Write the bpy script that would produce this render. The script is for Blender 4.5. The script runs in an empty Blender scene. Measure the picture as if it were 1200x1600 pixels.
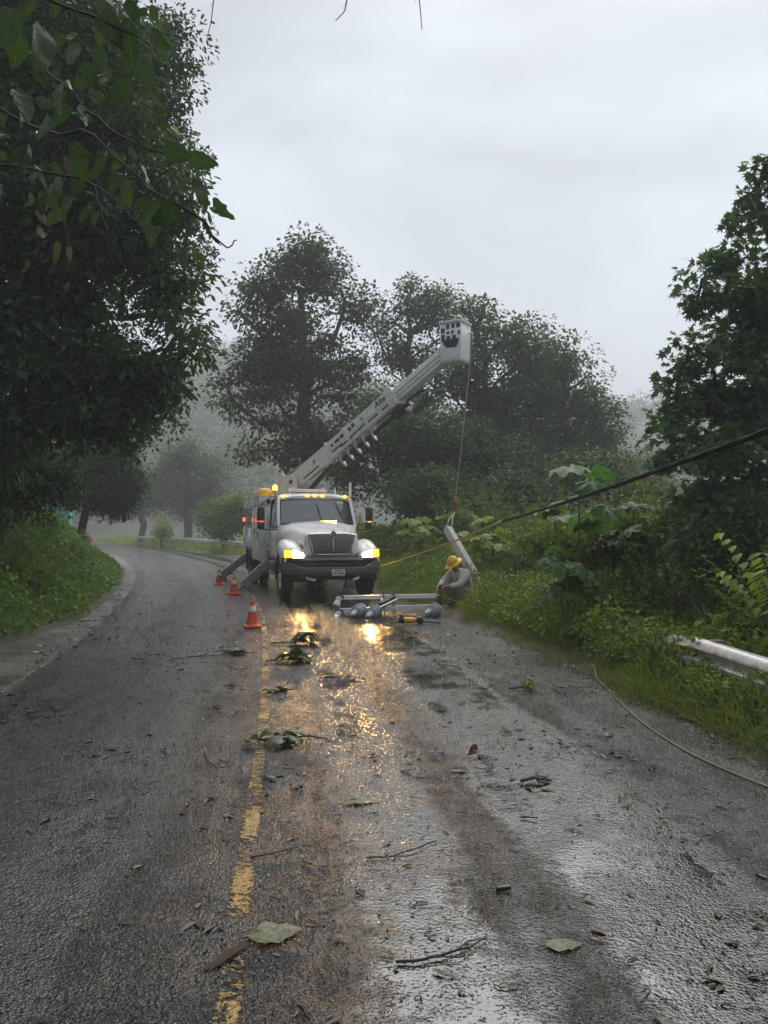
import bpy, bmesh, math, random
import numpy as np
from mathutils import Vector, Matrix, Quaternion
R = math.radians
PI = math.pi
S = bpy.context.scene
COL = S.collection
H = 1.7                       # eye height of the photographer
HOR = 825.0                   # horizon row in the 1200x1600 photograph
F = 1200.0

# ------------------------------------------------------------------ camera, world, sun, exposure
cam_d = bpy.data.cameras.new('camera')
cam = bpy.data.objects.new('camera', cam_d)
COL.objects.link(cam)
cam.location = (0, 0, H)
cam.rotation_euler = (R(90) + math.atan((HOR - 800) / F), 0, 0)
cam_d.sensor_fit = 'VERTICAL'
cam_d.sensor_height = 34.6
cam_d.lens = 34.6 * F / 1600
cam_d.clip_start = 0.05
cam_d.clip_end = 3000
S.camera = cam

SUN_AZ = R(14)                # to the right of straight ahead
SUN_EL = R(52)
W = bpy.data.worlds.new('World')
S.world = W
W.use_nodes = True
wt = W.node_tree
for n_ in list(wt.nodes):
    wt.nodes.remove(n_)


def mk(nt, typ, props=None, inp=None):
    n = nt.nodes.new(typ)
    for k, v in (props or {}).items():
        setattr(n, k, v)
    for k, v in (inp or {}).items():
        s = n.inputs[k]
        if isinstance(v, bpy.types.NodeSocket):
            nt.links.new(v, s)
        else:
            s.default_value = v
    return n


def ramp(nt, fac, stops, interp='LINEAR'):
    n = mk(nt, 'ShaderNodeValToRGB', None, {0: fac})
    cr = n.color_ramp
    cr.interpolation = interp
    while len(cr.elements) < len(stops):
        cr.elements.new(0.5)
    for e, (p, c) in zip(cr.elements, stops):
        e.position = p
        e.color = (c, c, c, 1) if isinstance(c, (int, float)) else (*c, 1)
    return n.outputs[0]


def mix(nt, fac, a, b, typ='MIX'):
    n = nt.nodes.new('ShaderNodeMix')
    n.data_type = 'RGBA'
    n.blend_type = typ
    for s, v in ((n.inputs[0], fac), (n.inputs[6], a), (n.inputs[7], b)):
        if isinstance(v, bpy.types.NodeSocket):
            nt.links.new(v, s)
        elif isinstance(v, (int, float)):
            s.default_value = v
        else:
            s.default_value = (*v, 1)
    return n.outputs[2]


def mth(nt, op, a, b=0.0, c=None, clamp=False):
    n = nt.nodes.new('ShaderNodeMath')
    n.operation = op
    n.use_clamp = clamp
    for i, v in enumerate((a, b, c)):
        if v is None:
            continue
        if isinstance(v, bpy.types.NodeSocket):
            nt.links.new(v, n.inputs[i])
        else:
            n.inputs[i].default_value = v
    return n.outputs[0]


def smooth(nt, v, lo, hi, a=0.0, b=1.0):
    n = nt.nodes.new('ShaderNodeMapRange')
    n.interpolation_type = 'SMOOTHSTEP'
    nt.links.new(v, n.inputs[0])
    for i, x in enumerate((lo, hi, a, b)):
        n.inputs[i + 1].default_value = x
    return n.outputs[0]


sky = mk(wt, 'ShaderNodeTexSky', {'sky_type': 'NISHITA', 'sun_disc': False, 'sun_elevation': SUN_EL,
                                  'sun_rotation': SUN_AZ, 'air_density': 1.0, 'dust_density': 3.0})
hs = mk(wt, 'ShaderNodeHueSaturation', None, {'Saturation': 0.25, 'Value': 0.8, 'Color': sky.outputs[0]})
tc = mk(wt, 'ShaderNodeTexCoord')
mp = mk(wt, 'ShaderNodeMapping', None, {0: tc.outputs['Generated'], 3: (1.0, 1.0, 2.2)})
c1 = mk(wt, 'ShaderNodeTexNoise', None, {'Vector': mp.outputs[0], 'Scale': 1.7, 'Detail': 6.0, 'Roughness': 0.52, 'Distortion': 0.5})
sd = (math.sin(SUN_AZ) * math.cos(SUN_EL), math.cos(SUN_AZ) * math.cos(SUN_EL), math.sin(SUN_EL))
dot = mk(wt, 'ShaderNodeVectorMath', {'operation': 'DOT_PRODUCT'}, {0: tc.outputs['Generated'], 1: sd})
glow = smooth(wt, dot.outputs['Value'], 0.1, 1.0, 0.80, 1.14)          # the cloud is brighter round the hidden sun
cl = ramp(wt, c1.outputs[0], [(0.35, 0.62), (0.44, 0.80), (0.54, 0.98), (0.64, 1.16)])
clv = mth(wt, 'MULTIPLY', cl, glow)
tint = mk(wt, 'ShaderNodeMix', {'data_type': 'RGBA', 'blend_type': 'MULTIPLY'})
tint.inputs[0].default_value = 1.0
tint.inputs[6].default_value = (3.05, 3.36, 3.82, 1)
wt.links.new(clv, tint.inputs[7])
cloudy = mix(wt, 0.88, hs.outputs[0], tint.outputs[2])
SKY_STRENGTH = 0.10
bg = mk(wt, 'ShaderNodeBackground', None, {0: cloudy, 1: SKY_STRENGTH})
wo = mk(wt, 'ShaderNodeOutputWorld', None, {0: bg.outputs[0]})

sun_d = bpy.data.lights.new('sun', 'SUN')
sun_d.energy = 1.4
sun_d.angle = R(60)
sun_d.color = (1.0, 0.96, 0.9)
sun = bpy.data.objects.new('sun', sun_d)
COL.objects.link(sun)
sun.rotation_euler = Vector((-sd[0], -sd[1], -sd[2])).to_track_quat('-Z', 'Y').to_euler()
sun.location = (20, 40, 60)

S.view_settings.view_transform = 'Standard'
S.view_settings.look = 'None'
S.view_settings.exposure = 1.05
S.view_settings.gamma = 1.0
S.view_settings.use_curve_mapping = False
S.render.engine = 'CYCLES'
cy = S.cycles
cy.max_bounces = 8
cy.diffuse_bounces = 3
cy.glossy_bounces = 3
cy.transmission_bounces = 4
cy.transparent_max_bounces = 12
cy.volume_bounces = 1
cy.use_denoising = True
cy.caustics_reflective = False
cy.caustics_refractive = False
cy.sample_clamp_indirect = 6.0

# ------------------------------------------------------------------ helpers
def at(px, py, Y):
    """Photo pixel (1200x1600) at distance Y -> world point."""
    return Vector(((px - 600) / F * Y, Y, H + (HOR - py) / F * Y))


def gnd(px, py, z=0.0):
    Y = (H - z) * F / (py - HOR)
    return Vector(((px - 600) / F * Y, Y, z))


def tag(o, label=None, cat=None, group=None, kind=None):
    for k, v in (('label', label), ('category', cat), ('group', group), ('kind', kind)):
        if v:
            o[k] = v
    return o


def empty(name, loc, label=None, cat=None, group=None, rz=0.0):
    o = bpy.data.objects.new(name, None)
    o.empty_display_size = 0.2
    COL.objects.link(o)
    o.location = loc
    o.rotation_euler = (0, 0, rz)
    return tag(o, label, cat, group)


def link(name, me, mat=None, parent=None, loc=None):
    o = bpy.data.objects.new(name, me)
    COL.objects.link(o)
    if mat is not None and not me.materials:
        me.materials.append(mat)
    if parent is not None:
        o.parent = parent
    if loc is not None:
        o.location = loc
    return o


def copy_tree(o, parent=None):
    c = o.copy()
    COL.objects.link(c)
    c.parent = parent
    for ch in list(o.children):
        copy_tree(ch, c)
    return c


def mesh_np(name, V, Fa, tint=None, smooth_=False, uv=None):
    me = bpy.data.meshes.new(name)
    V = np.asarray(V, dtype=np.float32)
    Fa = np.asarray(Fa, dtype=np.int32)
    m, k = Fa.shape
    me.vertices.add(len(V))
    me.vertices.foreach_set('co', V.ravel())
    me.loops.add(m * k)
    me.loops.foreach_set('vertex_index', Fa.ravel())
    me.polygons.add(m)
    me.polygons.foreach_set('loop_start', np.arange(0, m * k, k, dtype=np.int32))
    if smooth_:
        me.polygons.foreach_set('use_smooth', np.ones(m, dtype=bool))
    me.update(calc_edges=True)
    if tint is not None:
        a = me.attributes.new('tint', 'FLOAT', 'POINT')
        a.data.foreach_set('value', np.asarray(tint, dtype=np.float32))
    if uv is not None:
        l = me.uv_layers.new(name='lane')
        l.data.foreach_set('uv', np.asarray(uv, dtype=np.float32)[Fa.ravel()].ravel())
    return me


class MB:
    """Collects shapes and links them as ONE mesh object."""

    def __init__(s):
        s.v, s.f = [], []

    def add(s, v, f):
        o = len(s.v)
        s.v += [tuple(p) for p in v]
        s.f += [[i + o for i in q] for q in f]
        return s

    def bm(s, b):
        b.verts.index_update()
        s.add([x.co[:] for x in b.verts], [[x.index for x in q.verts] for q in b.faces])
        b.free()
        return s

    def box(s, c, d, bev=0.0, M=None, seg=2):
        b = bmesh.new()
        bmesh.ops.create_cube(b, size=1.0)
        bmesh.ops.scale(b, vec=d, verts=b.verts)
        if bev:
            bmesh.ops.bevel(b, geom=b.edges[:], offset=min(bev, min(d) * 0.45), segments=seg, affect='EDGES', profile=0.5)
        if M is not None:
            bmesh.ops.transform(b, matrix=M, verts=b.verts)
        bmesh.ops.translate(b, vec=c, verts=b.verts)
        return s.bm(b)

    def beam(s, p0, p1, w, h, up=(0, 0, 1), bev=0.0, w1=None, h1=None):
        """Oriented box from p0 to p1, w across, h along up; may taper."""
        p0, p1 = Vector(p0), Vector(p1)
        d = (p1 - p0)
        L = d.length
        d.normalize()
        u = Vector(up)
        x = d.cross(u).normalized()
        u = x.cross(d).normalized()
        b = bmesh.new()
        bmesh.ops.create_cube(b, size=1.0)
        for q in b.verts:
            t = q.co.y + 0.5
            ww = w + ((w1 if w1 is not None else w) - w) * t
            hh = h + ((h1 if h1 is not None else h) - h) * t
            q.co = Vector((q.co.x * ww, q.co.y * L, q.co.z * hh))
        if bev:
            bmesh.ops.bevel(b, geom=b.edges[:], offset=bev, segments=2, affect='EDGES', profile=0.5)
        M = Matrix((x, d, u)).transposed().to_4x4()
        M.translation = (p0 + p1) / 2
        bmesh.ops.transform(b, matrix=M, verts=b.verts)
        return s.bm(b)

    def tube(s, pts, rad, n=8, cap=True):
        pts = [Vector(p) for p in pts]
        m = len(pts)
        if not hasattr(rad, '__len__'):
            rad = [rad] * m
        v, f = [], []
        ref = Vector((0.13, 0.21, 0.97))
        for i, p in enumerate(pts):
            d = (pts[min(i + 1, m - 1)] - pts[max(i - 1, 0)])
            d = d.normalized() if d.length > 1e-9 else Vector((0, 0, 1))
            if abs(d.dot(ref)) > 0.97:
                ref = Vector((0.95, 0.2, 0.1))
            x = d.cross(ref).normalized()
            y = x.cross(d).normalized()
            for k in range(n):
                a = 2 * PI * k / n
                v.append(p + (x * math.cos(a) + y * math.sin(a)) * rad[i])
        for i in range(m - 1):
            for k in range(n):
                a, b = i * n + k, i * n + (k + 1) % n
                f.append([a, b, b + n, a + n])
        if cap:
            f.append(list(range(n))[::-1])
            f.append([(m - 1) * n + k for k in range(n)])
        return s.add(v, f)

    def lathe(s, prof, n=20, M=None, close=False):
        """prof: (r, z) pairs about z."""
        v, f = [], []
        m = len(prof)
        for r, z in prof:
            for k in range(n):
                a = 2 * PI * k / n
                p = Vector((r * math.cos(a), r * math.sin(a), z))
                v.append(M @ p if M is not None else p)
        for i in range(m - 1 + (1 if close else 0)):
            for k in range(n):
                a, b = i * n + k, i * n + (k + 1) % n
                c, d = ((i + 1) % m) * n + (k + 1) % n, ((i + 1) % m) * n + k
                f.append([a, b, c, d])
        return s.add(v, f)

    def grid(s, rows):
        """Loft through rows of equally many points."""
        v, f = [], []
        n = len(rows[0])
        for r in rows:
            v += [tuple(p) for p in r]
        for i in range(len(rows) - 1):
            for k in range(n - 1):
                a = i * n + k
                f.append([a, a + 1, a + n + 1, a + n])
        return s.add(v, f)

    def prism(s, poly, axis, a, b):
        """Polygon (2-D pairs) pushed out along axis 'x','y' or 'z' from a to b."""
        def p3(p, t):
            return {'x': (t, p[0], p[1]), 'y': (p[0], t, p[1]), 'z': (p[0], p[1], t)}[axis]
        n = len(poly)
        v = [p3(p, a) for p in poly] + [p3(p, b) for p in poly]
        f = [list(range(n))[::-1], [n + k for k in range(n)]]
        f += [[k, (k + 1) % n, n + (k + 1) % n, n + k] for k in range(n)]
        return s.add(v, f)

    def mesh(s, name, smooth_=None):
        me = bpy.data.meshes.new(name)
        me.from_pydata(s.v, [], s.f)
        me.validate()
        b = bmesh.new()
        b.from_mesh(me)
        bmesh.ops.recalc_face_normals(b, faces=b.faces)
        b.to_mesh(me)
        b.free()
        if smooth_ is not None:
            me.polygons.foreach_set('use_smooth', [True] * len(me.polygons))
            me.set_sharp_from_angle(angle=R(smooth_))
        return me

    def build(s, name, mat, parent=None, smooth_=35, thick=0.0, bev=0.0):
        o = link(name, s.mesh(name, smooth_), mat, parent)
        if thick:
            md = o.modifiers.new('thickness', 'SOLIDIFY')
            md.thickness = thick
            md.offset = -1
        if bev:
            md = o.modifiers.new('edge', 'BEVEL')
            md.width = bev
            md.segments = 2
            md.limit_method = 'ANGLE'
        return o


# ------------------------------------------------------------------ materials
MATS = {}


def pmat(name, col, rough=0.5, metal=0.0, var=0.15, scale=6.0, bump=0.0, bscale=60.0, dirt=None, dirt_amt=0.0,
         emit=None, estr=0.0, coat=0.0, spec=0.5, rvar=0.1):
    m = bpy.data.materials.new(name)
    m.use_nodes = True
    nt = m.node_tree
    b = nt.nodes['Principled BSDF']
    t = mk(nt, 'ShaderNodeTexCoord')
    n1 = mk(nt, 'ShaderNodeTexNoise', None, {'Vector': t.outputs['Object'], 'Scale': scale, 'Detail': 6.0, 'Roughness': 0.6})
    lo = tuple(c * (1 - var) for c in col)
    hi = tuple(min(1, c * (1 + var)) for c in col)
    c = mix(nt, ramp(nt, n1.outputs[0], [(0.3, 0.0), (0.7, 1.0)]), lo, hi)
    if dirt:
        n2 = mk(nt, 'ShaderNodeTexNoise', None, {'Vector': t.outputs['Object'], 'Scale': scale * 2.3, 'Detail': 8.0, 'Roughness': 0.7})
        c = mix(nt, ramp(nt, n2.outputs[0], [(0.48, 0.0), (0.72, dirt_amt)]), c, dirt)
    nt.links.new(c, b.inputs['Base Color'])
    rr = ramp(nt, n1.outputs[0], [(0.25, max(0.02, rough - rvar)), (0.75, min(1, rough + rvar))])
    nt.links.new(rr, b.inputs['Roughness'])
    b.inputs['Metallic'].default_value = metal
    b.inputs['Specular IOR Level'].default_value = spec
    b.inputs['Coat Weight'].default_value = coat
    if bump:
        n3 = mk(nt, 'ShaderNodeTexNoise', None, {'Vector': t.outputs['Object'], 'Scale': bscale, 'Detail': 4.0})
        bp = mk(nt, 'ShaderNodeBump', None, {'Strength': bump, 'Distance': 0.01, 'Height': n3.outputs[0]})
        nt.links.new(bp.outputs[0], b.inputs['Normal'])
    if emit:
        b.inputs['Emission Color'].default_value = (*emit, 1)
        b.inputs['Emission Strength'].default_value = estr
    MATS[name] = m
    return m


def leaf_mat(name, a, b_, rough=0.42, trans=0.35, third=None, veins=0.0, blotch=0.0):
    """Two or three leaf colours, chosen leaf by leaf; thin, a little light comes through."""
    m = bpy.data.materials.new(name)
    m.use_nodes = True
    nt = m.node_tree
    b = nt.nodes['Principled BSDF']
    out = nt.nodes['Material Output']
    at_ = mk(nt, 'ShaderNodeAttribute', {'attribute_name': 'tint'})
    oi = mk(nt, 'ShaderNodeObjectInfo')
    f = mth(nt, 'FRACT', mth(nt, 'ADD', at_.outputs['Fac'], oi.outputs['Random']))
    stops = [(0.0, a), (0.75, b_)] + ([(0.93, b_), (0.97, third)] if third else [])
    c = ramp(nt, f, stops)
    t = mk(nt, 'ShaderNodeTexCoord')
    n1 = mk(nt, 'ShaderNodeTexNoise', None, {'Vector': t.outputs['Object'], 'Scale': 9.0, 'Detail': 3.0})
    c = mix(nt, ramp(nt, n1.outputs[0], [(0.35, 0.0), (0.7, 0.5)]), c, tuple(x * 1.35 for x in b_))
    if blotch:
        n2 = mk(nt, 'ShaderNodeTexNoise', None, {'Vector': t.outputs['Object'], 'Scale': 55.0, 'Detail': 5.0, 'Roughness': 0.7})
        c = mix(nt, ramp(nt, n2.outputs[0], [(0.44, 0.0), (0.62, blotch)]), c, tuple(x * 0.3 for x in a))
    if veins:        # midrib and side veins in the blade's own coordinates
        sp = mk(nt, 'ShaderNodeSeparateXYZ', None, {0: t.outputs['Object']})
        ay = mth(nt, 'ABSOLUTE', sp.outputs[1])
        rib = smooth(nt, ay, 0.006, 0.02, 1.0, 0.0)
        sv = mth(nt, 'ABSOLUTE', mth(nt, 'SINE', mth(nt, 'MULTIPLY', mth(nt, 'SUBTRACT', sp.outputs[0], mth(nt, 'MULTIPLY', ay, 0.8)), 26.0)))
        side = smooth(nt, sv, 0.0, 0.22, 0.7, 0.0)
        vv = mth(nt, 'MAXIMUM', rib, side)
        c = mix(nt, mth(nt, 'MULTIPLY', vv, veins), c, tuple(x * 2.2 for x in b_))
        bp = mk(nt, 'ShaderNodeBump', {'invert': True}, {'Strength': 0.5, 'Distance': 0.02, 'Height': vv})
        nt.links.new(bp.outputs[0], b.inputs['Normal'])
    nt.links.new(c, b.inputs['Base Color'])
    b.inputs['Roughness'].default_value = rough
    b.inputs['Specular IOR Level'].default_value = 0.24
    tr = mk(nt, 'ShaderNodeBsdfTranslucent', None, {0: mix(nt, 1.0, c, (1.5, 1.7, 0.7), 'MULTIPLY')})
    mx = mk(nt, 'ShaderNodeMixShader', None, {0: trans, 1: b.outputs[0], 2: tr.outputs[0]})
    nt.links.new(mx.outputs[0], out.inputs[0])
    MATS[name] = m
    return m


pmat('white_paint', (0.86, 0.86, 0.83), 0.28, var=0.04, scale=3, dirt=(0.5, 0.46, 0.40), dirt_amt=0.16, coat=0.3)
pmat('boom_paint', (0.66, 0.66, 0.65), 0.4, var=0.08, scale=3, dirt=(0.22, 0.21, 0.19), dirt_amt=0.5)
pmat('fibreglass', (0.78, 0.78, 0.76), 0.38, var=0.07, scale=4, dirt=(0.4, 0.38, 0.34), dirt_amt=0.35)
pmat('grey_steel', (0.30, 0.30, 0.29), 0.45, var=0.2, scale=7, dirt=(0.13, 0.11, 0.09), dirt_amt=0.6)
pmat('galvanised', (0.78, 0.79, 0.79), 0.4, 0.2, var=0.12, scale=9, dirt=(0.35, 0.33, 0.3), dirt_amt=0.4)
pmat('flight_steel', (0.5, 0.5, 0.49), 0.45, 0.3, var=0.15, dirt=(0.25, 0.22, 0.18), dirt_amt=0.4)
pmat('chrome', (0.6, 0.6, 0.6), 0.18, 1.0, var=0.05)
pmat('grille_metal', (0.33, 0.31, 0.30), 0.3, 0.7, var=0.1)
pmat('bumper_grey', (0.11, 0.11, 0.11), 0.42, var=0.2, dirt=(0.2, 0.17, 0.13), dirt_amt=0.4)
pmat('black_plastic', (0.018, 0.018, 0.019), 0.4, var=0.2)
pmat('rubber', (0.018, 0.017, 0.016), 0.65, var=0.25, dirt=(0.07, 0.055, 0.04), dirt_amt=0.6, bump=0.2)
pmat('dark_chassis', (0.022, 0.02, 0.019), 0.6, var=0.3, dirt=(0.06, 0.05, 0.04), dirt_amt=0.5)
pmat('interior', (0.05, 0.048, 0.046), 0.7, var=0.2)
pmat('decal_dark', (0.045, 0.055, 0.075), 0.5, var=0.2)
pmat('decal_black', (0.03, 0.03, 0.035), 0.5, var=0.2)
pmat('decal_orange', (0.5, 0.2, 0.04), 0.5)
pmat('plate_white', (0.62, 0.62, 0.6), 0.4, var=0.08)
pmat('plate_mark', (0.16, 0.10, 0.10), 0.5)
pmat('yellow_plastic', (0.75, 0.42, 0.01), 0.35, var=0.1)
pmat('helmet_yellow', (0.78, 0.47, 0.01), 0.28, var=0.06, dirt=(0.4, 0.26, 0.03), dirt_amt=0.4)
pmat('cone_orange', (0.78, 0.085, 0.018), 0.42, var=0.12, dirt=(0.3, 0.06, 0.03), dirt_amt=0.4)
pmat('cone_white', (0.62, 0.60, 0.58), 0.4, var=0.1, dirt=(0.3, 0.25, 0.22), dirt_amt=0.4)
pmat('porcelain', (0.36, 0.40, 0.41), 0.2, var=0.1, scale=14, coat=0.4)
pmat('porcelain_white', (0.66, 0.68, 0.68), 0.22, var=0.06, coat=0.4)
pmat('bolt_steel', (0.08, 0.075, 0.07), 0.5, 0.6, var=0.3, dirt=(0.14, 0.07, 0.035), dirt_amt=0.5)
pmat('concrete', (0.40, 0.39, 0.37), 0.75, var=0.15, scale=5, dirt=(0.2, 0.19, 0.17), dirt_amt=0.5, bump=0.3)
pmat('apron_concrete', (0.115, 0.105, 0.092), 0.36, var=0.45, scale=0.9, dirt=(0.045, 0.037, 0.028), dirt_amt=0.95, bump=0.7, bscale=26)
pmat('bark', (0.052, 0.043, 0.036), 0.8, var=0.4, scale=5, bump=0.8, bscale=25)
pmat('bark_pale', (0.085, 0.078, 0.068), 0.8, var=0.4, scale=5, bump=0.8, bscale=25)
pmat('wet_twig', (0.028, 0.022, 0.018), 0.35, var=0.4, scale=20)
pmat('bark_twig', (0.022, 0.018, 0.015), 0.8, var=0.4, scale=20)
pmat('stem_green', (0.05, 0.075, 0.025), 0.55, var=0.3)
pmat('rope_tan', (0.42, 0.29, 0.10), 0.6, var=0.2, scale=25, bump=0.6, bscale=200)
pmat('cord_tan', (0.17, 0.14, 0.105), 0.55, var=0.2, scale=25)
pmat('cable_black', (0.012, 0.013, 0.015), 0.8, var=0.2, spec=0.15)
pmat('winch_line', (0.34, 0.33, 0.30), 0.7, var=0.15)
pmat('hook_orange', (0.26, 0.07, 0.03), 0.5)
pmat('rust_steel', (0.17, 0.10, 0.055), 0.65, 0.2, var=0.4, scale=8)
pmat('rail_steel', (0.62, 0.62, 0.60), 0.34, 0.35, var=0.15, scale=5, dirt=(0.25, 0.18, 0.12), dirt_amt=0.6)
pmat('teal_wall', (0.09, 0.46, 0.42), 0.7, var=0.1)
pmat('house_grey', (0.33, 0.31, 0.30), 0.8, var=0.1)
pmat('roof_dark', (0.09, 0.07, 0.06), 0.7, var=0.2)
pmat('car_red', (0.38, 0.03, 0.03), 0.3, coat=0.4)
pmat('glass_dark', (0.03, 0.035, 0.04), 0.08)
pmat('wood_post', (0.06, 0.045, 0.035), 0.8, var=0.3, bump=0.5)
pmat('skin', (0.20, 0.10, 0.065), 0.5, var=0.1)
pmat('shirt_grey', (0.50, 0.46, 0.43), 0.9, var=0.12, scale=9, dirt=(0.2, 0.15, 0.11), dirt_amt=0.6, bump=0.5, bscale=14)
pmat('trousers_khaki', (0.30, 0.265, 0.20), 0.9, var=0.2, scale=8, dirt=(0.09, 0.07, 0.05), dirt_amt=0.6, bump=0.5, bscale=14)
pmat('boot_dark', (0.035, 0.026, 0.02), 0.5)
pmat('glove_dark', (0.06, 0.05, 0.045), 0.8)
pmat('hair_black', (0.012, 0.01, 0.01), 0.6)
pmat('band_grey', (0.55, 0.55, 0.5), 0.4)
pmat('litter_brown', (0.07, 0.045, 0.028), 0.45, var=0.4)
pmat('stone_pale', (0.17, 0.155, 0.14), 0.6, var=0.3)
pmat('wet_stone', (0.026, 0.023, 0.021), 0.16, var=0.6, scale=70, rvar=0.12)
pmat('scrap_white', (0.6, 0.6, 0.58), 0.5, var=0.1)
AMBER = (1.0, 0.36, 0.02)
pmat('amber_beacon', (0.6, 0.2, 0.01), 0.3, emit=(1.0, 0.42, 0.02), estr=6)
pmat('amber_marker', (0.6, 0.16, 0.01), 0.3, emit=(1.0, 0.28, 0.02), estr=2.2)
pmat('turn_amber', (0.6, 0.16, 0.01), 0.3, emit=(1.0, 0.27, 0.012), estr=2.4)
pmat('headlight_on', (0.8, 0.7, 0.5), 0.2, emit=(1.0, 0.62, 0.22), estr=30)
pmat('red_lamp', (0.6, 0.03, 0.03), 0.3, emit=(1.0, 0.05, 0.05), estr=3.0)
pmat('strobe_amber', (0.6, 0.2, 0.01), 0.3, emit=(1.0, 0.40, 0.03), estr=12)
pmat('strobe_white', (0.7, 0.6, 0.3), 0.3, emit=(1.0, 0.72, 0.28), estr=12)

leaf_mat('leaf_dark', (0.022, 0.040, 0.020), (0.045, 0.075, 0.030))
leaf_mat('leaf_mid', (0.030, 0.052, 0.024), (0.060, 0.095, 0.036))
leaf_mat('leaf_green', (0.028, 0.055, 0.026), (0.060, 0.105, 0.040), rough=0.5)
leaf_mat('leaf_reddish', (0.034, 0.05, 0.024), (0.062, 0.088, 0.036), third=(0.15, 0.07, 0.03))
leaf_mat('leaf_near', (0.026, 0.044, 0.022), (0.050, 0.085, 0.034), rough=0.3, third=(0.12, 0.10, 0.06))
leaf_mat('leaf_fore', (0.016, 0.032, 0.018), (0.038, 0.062, 0.028), rough=0.42, trans=0.3, veins=0.55)
leaf_mat('leaf_tan', (0.07, 0.058, 0.04), (0.13, 0.11, 0.075), rough=0.45, trans=0.15)
leaf_mat('leaf_star', (0.034, 0.070, 0.034), (0.070, 0.125, 0.055), rough=0.32)
leaf_mat('leaf_broad', (0.035, 0.085, 0.025), (0.075, 0.15, 0.045), rough=0.35, trans=0.4)
leaf_mat('leaf_weed', (0.05, 0.095, 0.015), (0.135, 0.195, 0.026), rough=0.5)
leaf_mat('leaf_lime', (0.11, 0.18, 0.022), (0.21, 0.26, 0.035), rough=0.42)
leaf_mat('leaf_olive', (0.05, 0.085, 0.016), (0.13, 0.175, 0.030), rough=0.45)
leaf_mat('grass_blade', (0.07, 0.105, 0.022), (0.155, 0.19, 0.045), rough=0.45, third=(0.26, 0.22, 0.09))
leaf_mat('grass_far', (0.13, 0.19, 0.03), (0.24, 0.30, 0.06), rough=0.5)
leaf_mat('leaf_bank', (0.05, 0.105, 0.018), (0.125, 0.21, 0.036), rough=0.4, third=(0.12, 0.09, 0.04))
leaf_mat('leaf_fallen', (0.030, 0.05, 0.018), (0.065, 0.085, 0.03), rough=0.25, trans=0.15, blotch=0.8)
leaf_mat('leaf_pale', (0.085, 0.10, 0.045), (0.145, 0.155, 0.075), rough=0.3, trans=0.1, blotch=0.85)
leaf_mat('leaf_brown', (0.085, 0.04, 0.022), (0.14, 0.07, 0.035), rough=0.3, trans=0.1, blotch=0.7)
leaf_mat('leaf_yellow', (0.45, 0.28, 0.02), (0.6, 0.38, 0.03), rough=0.4)
M = MATS


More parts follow.
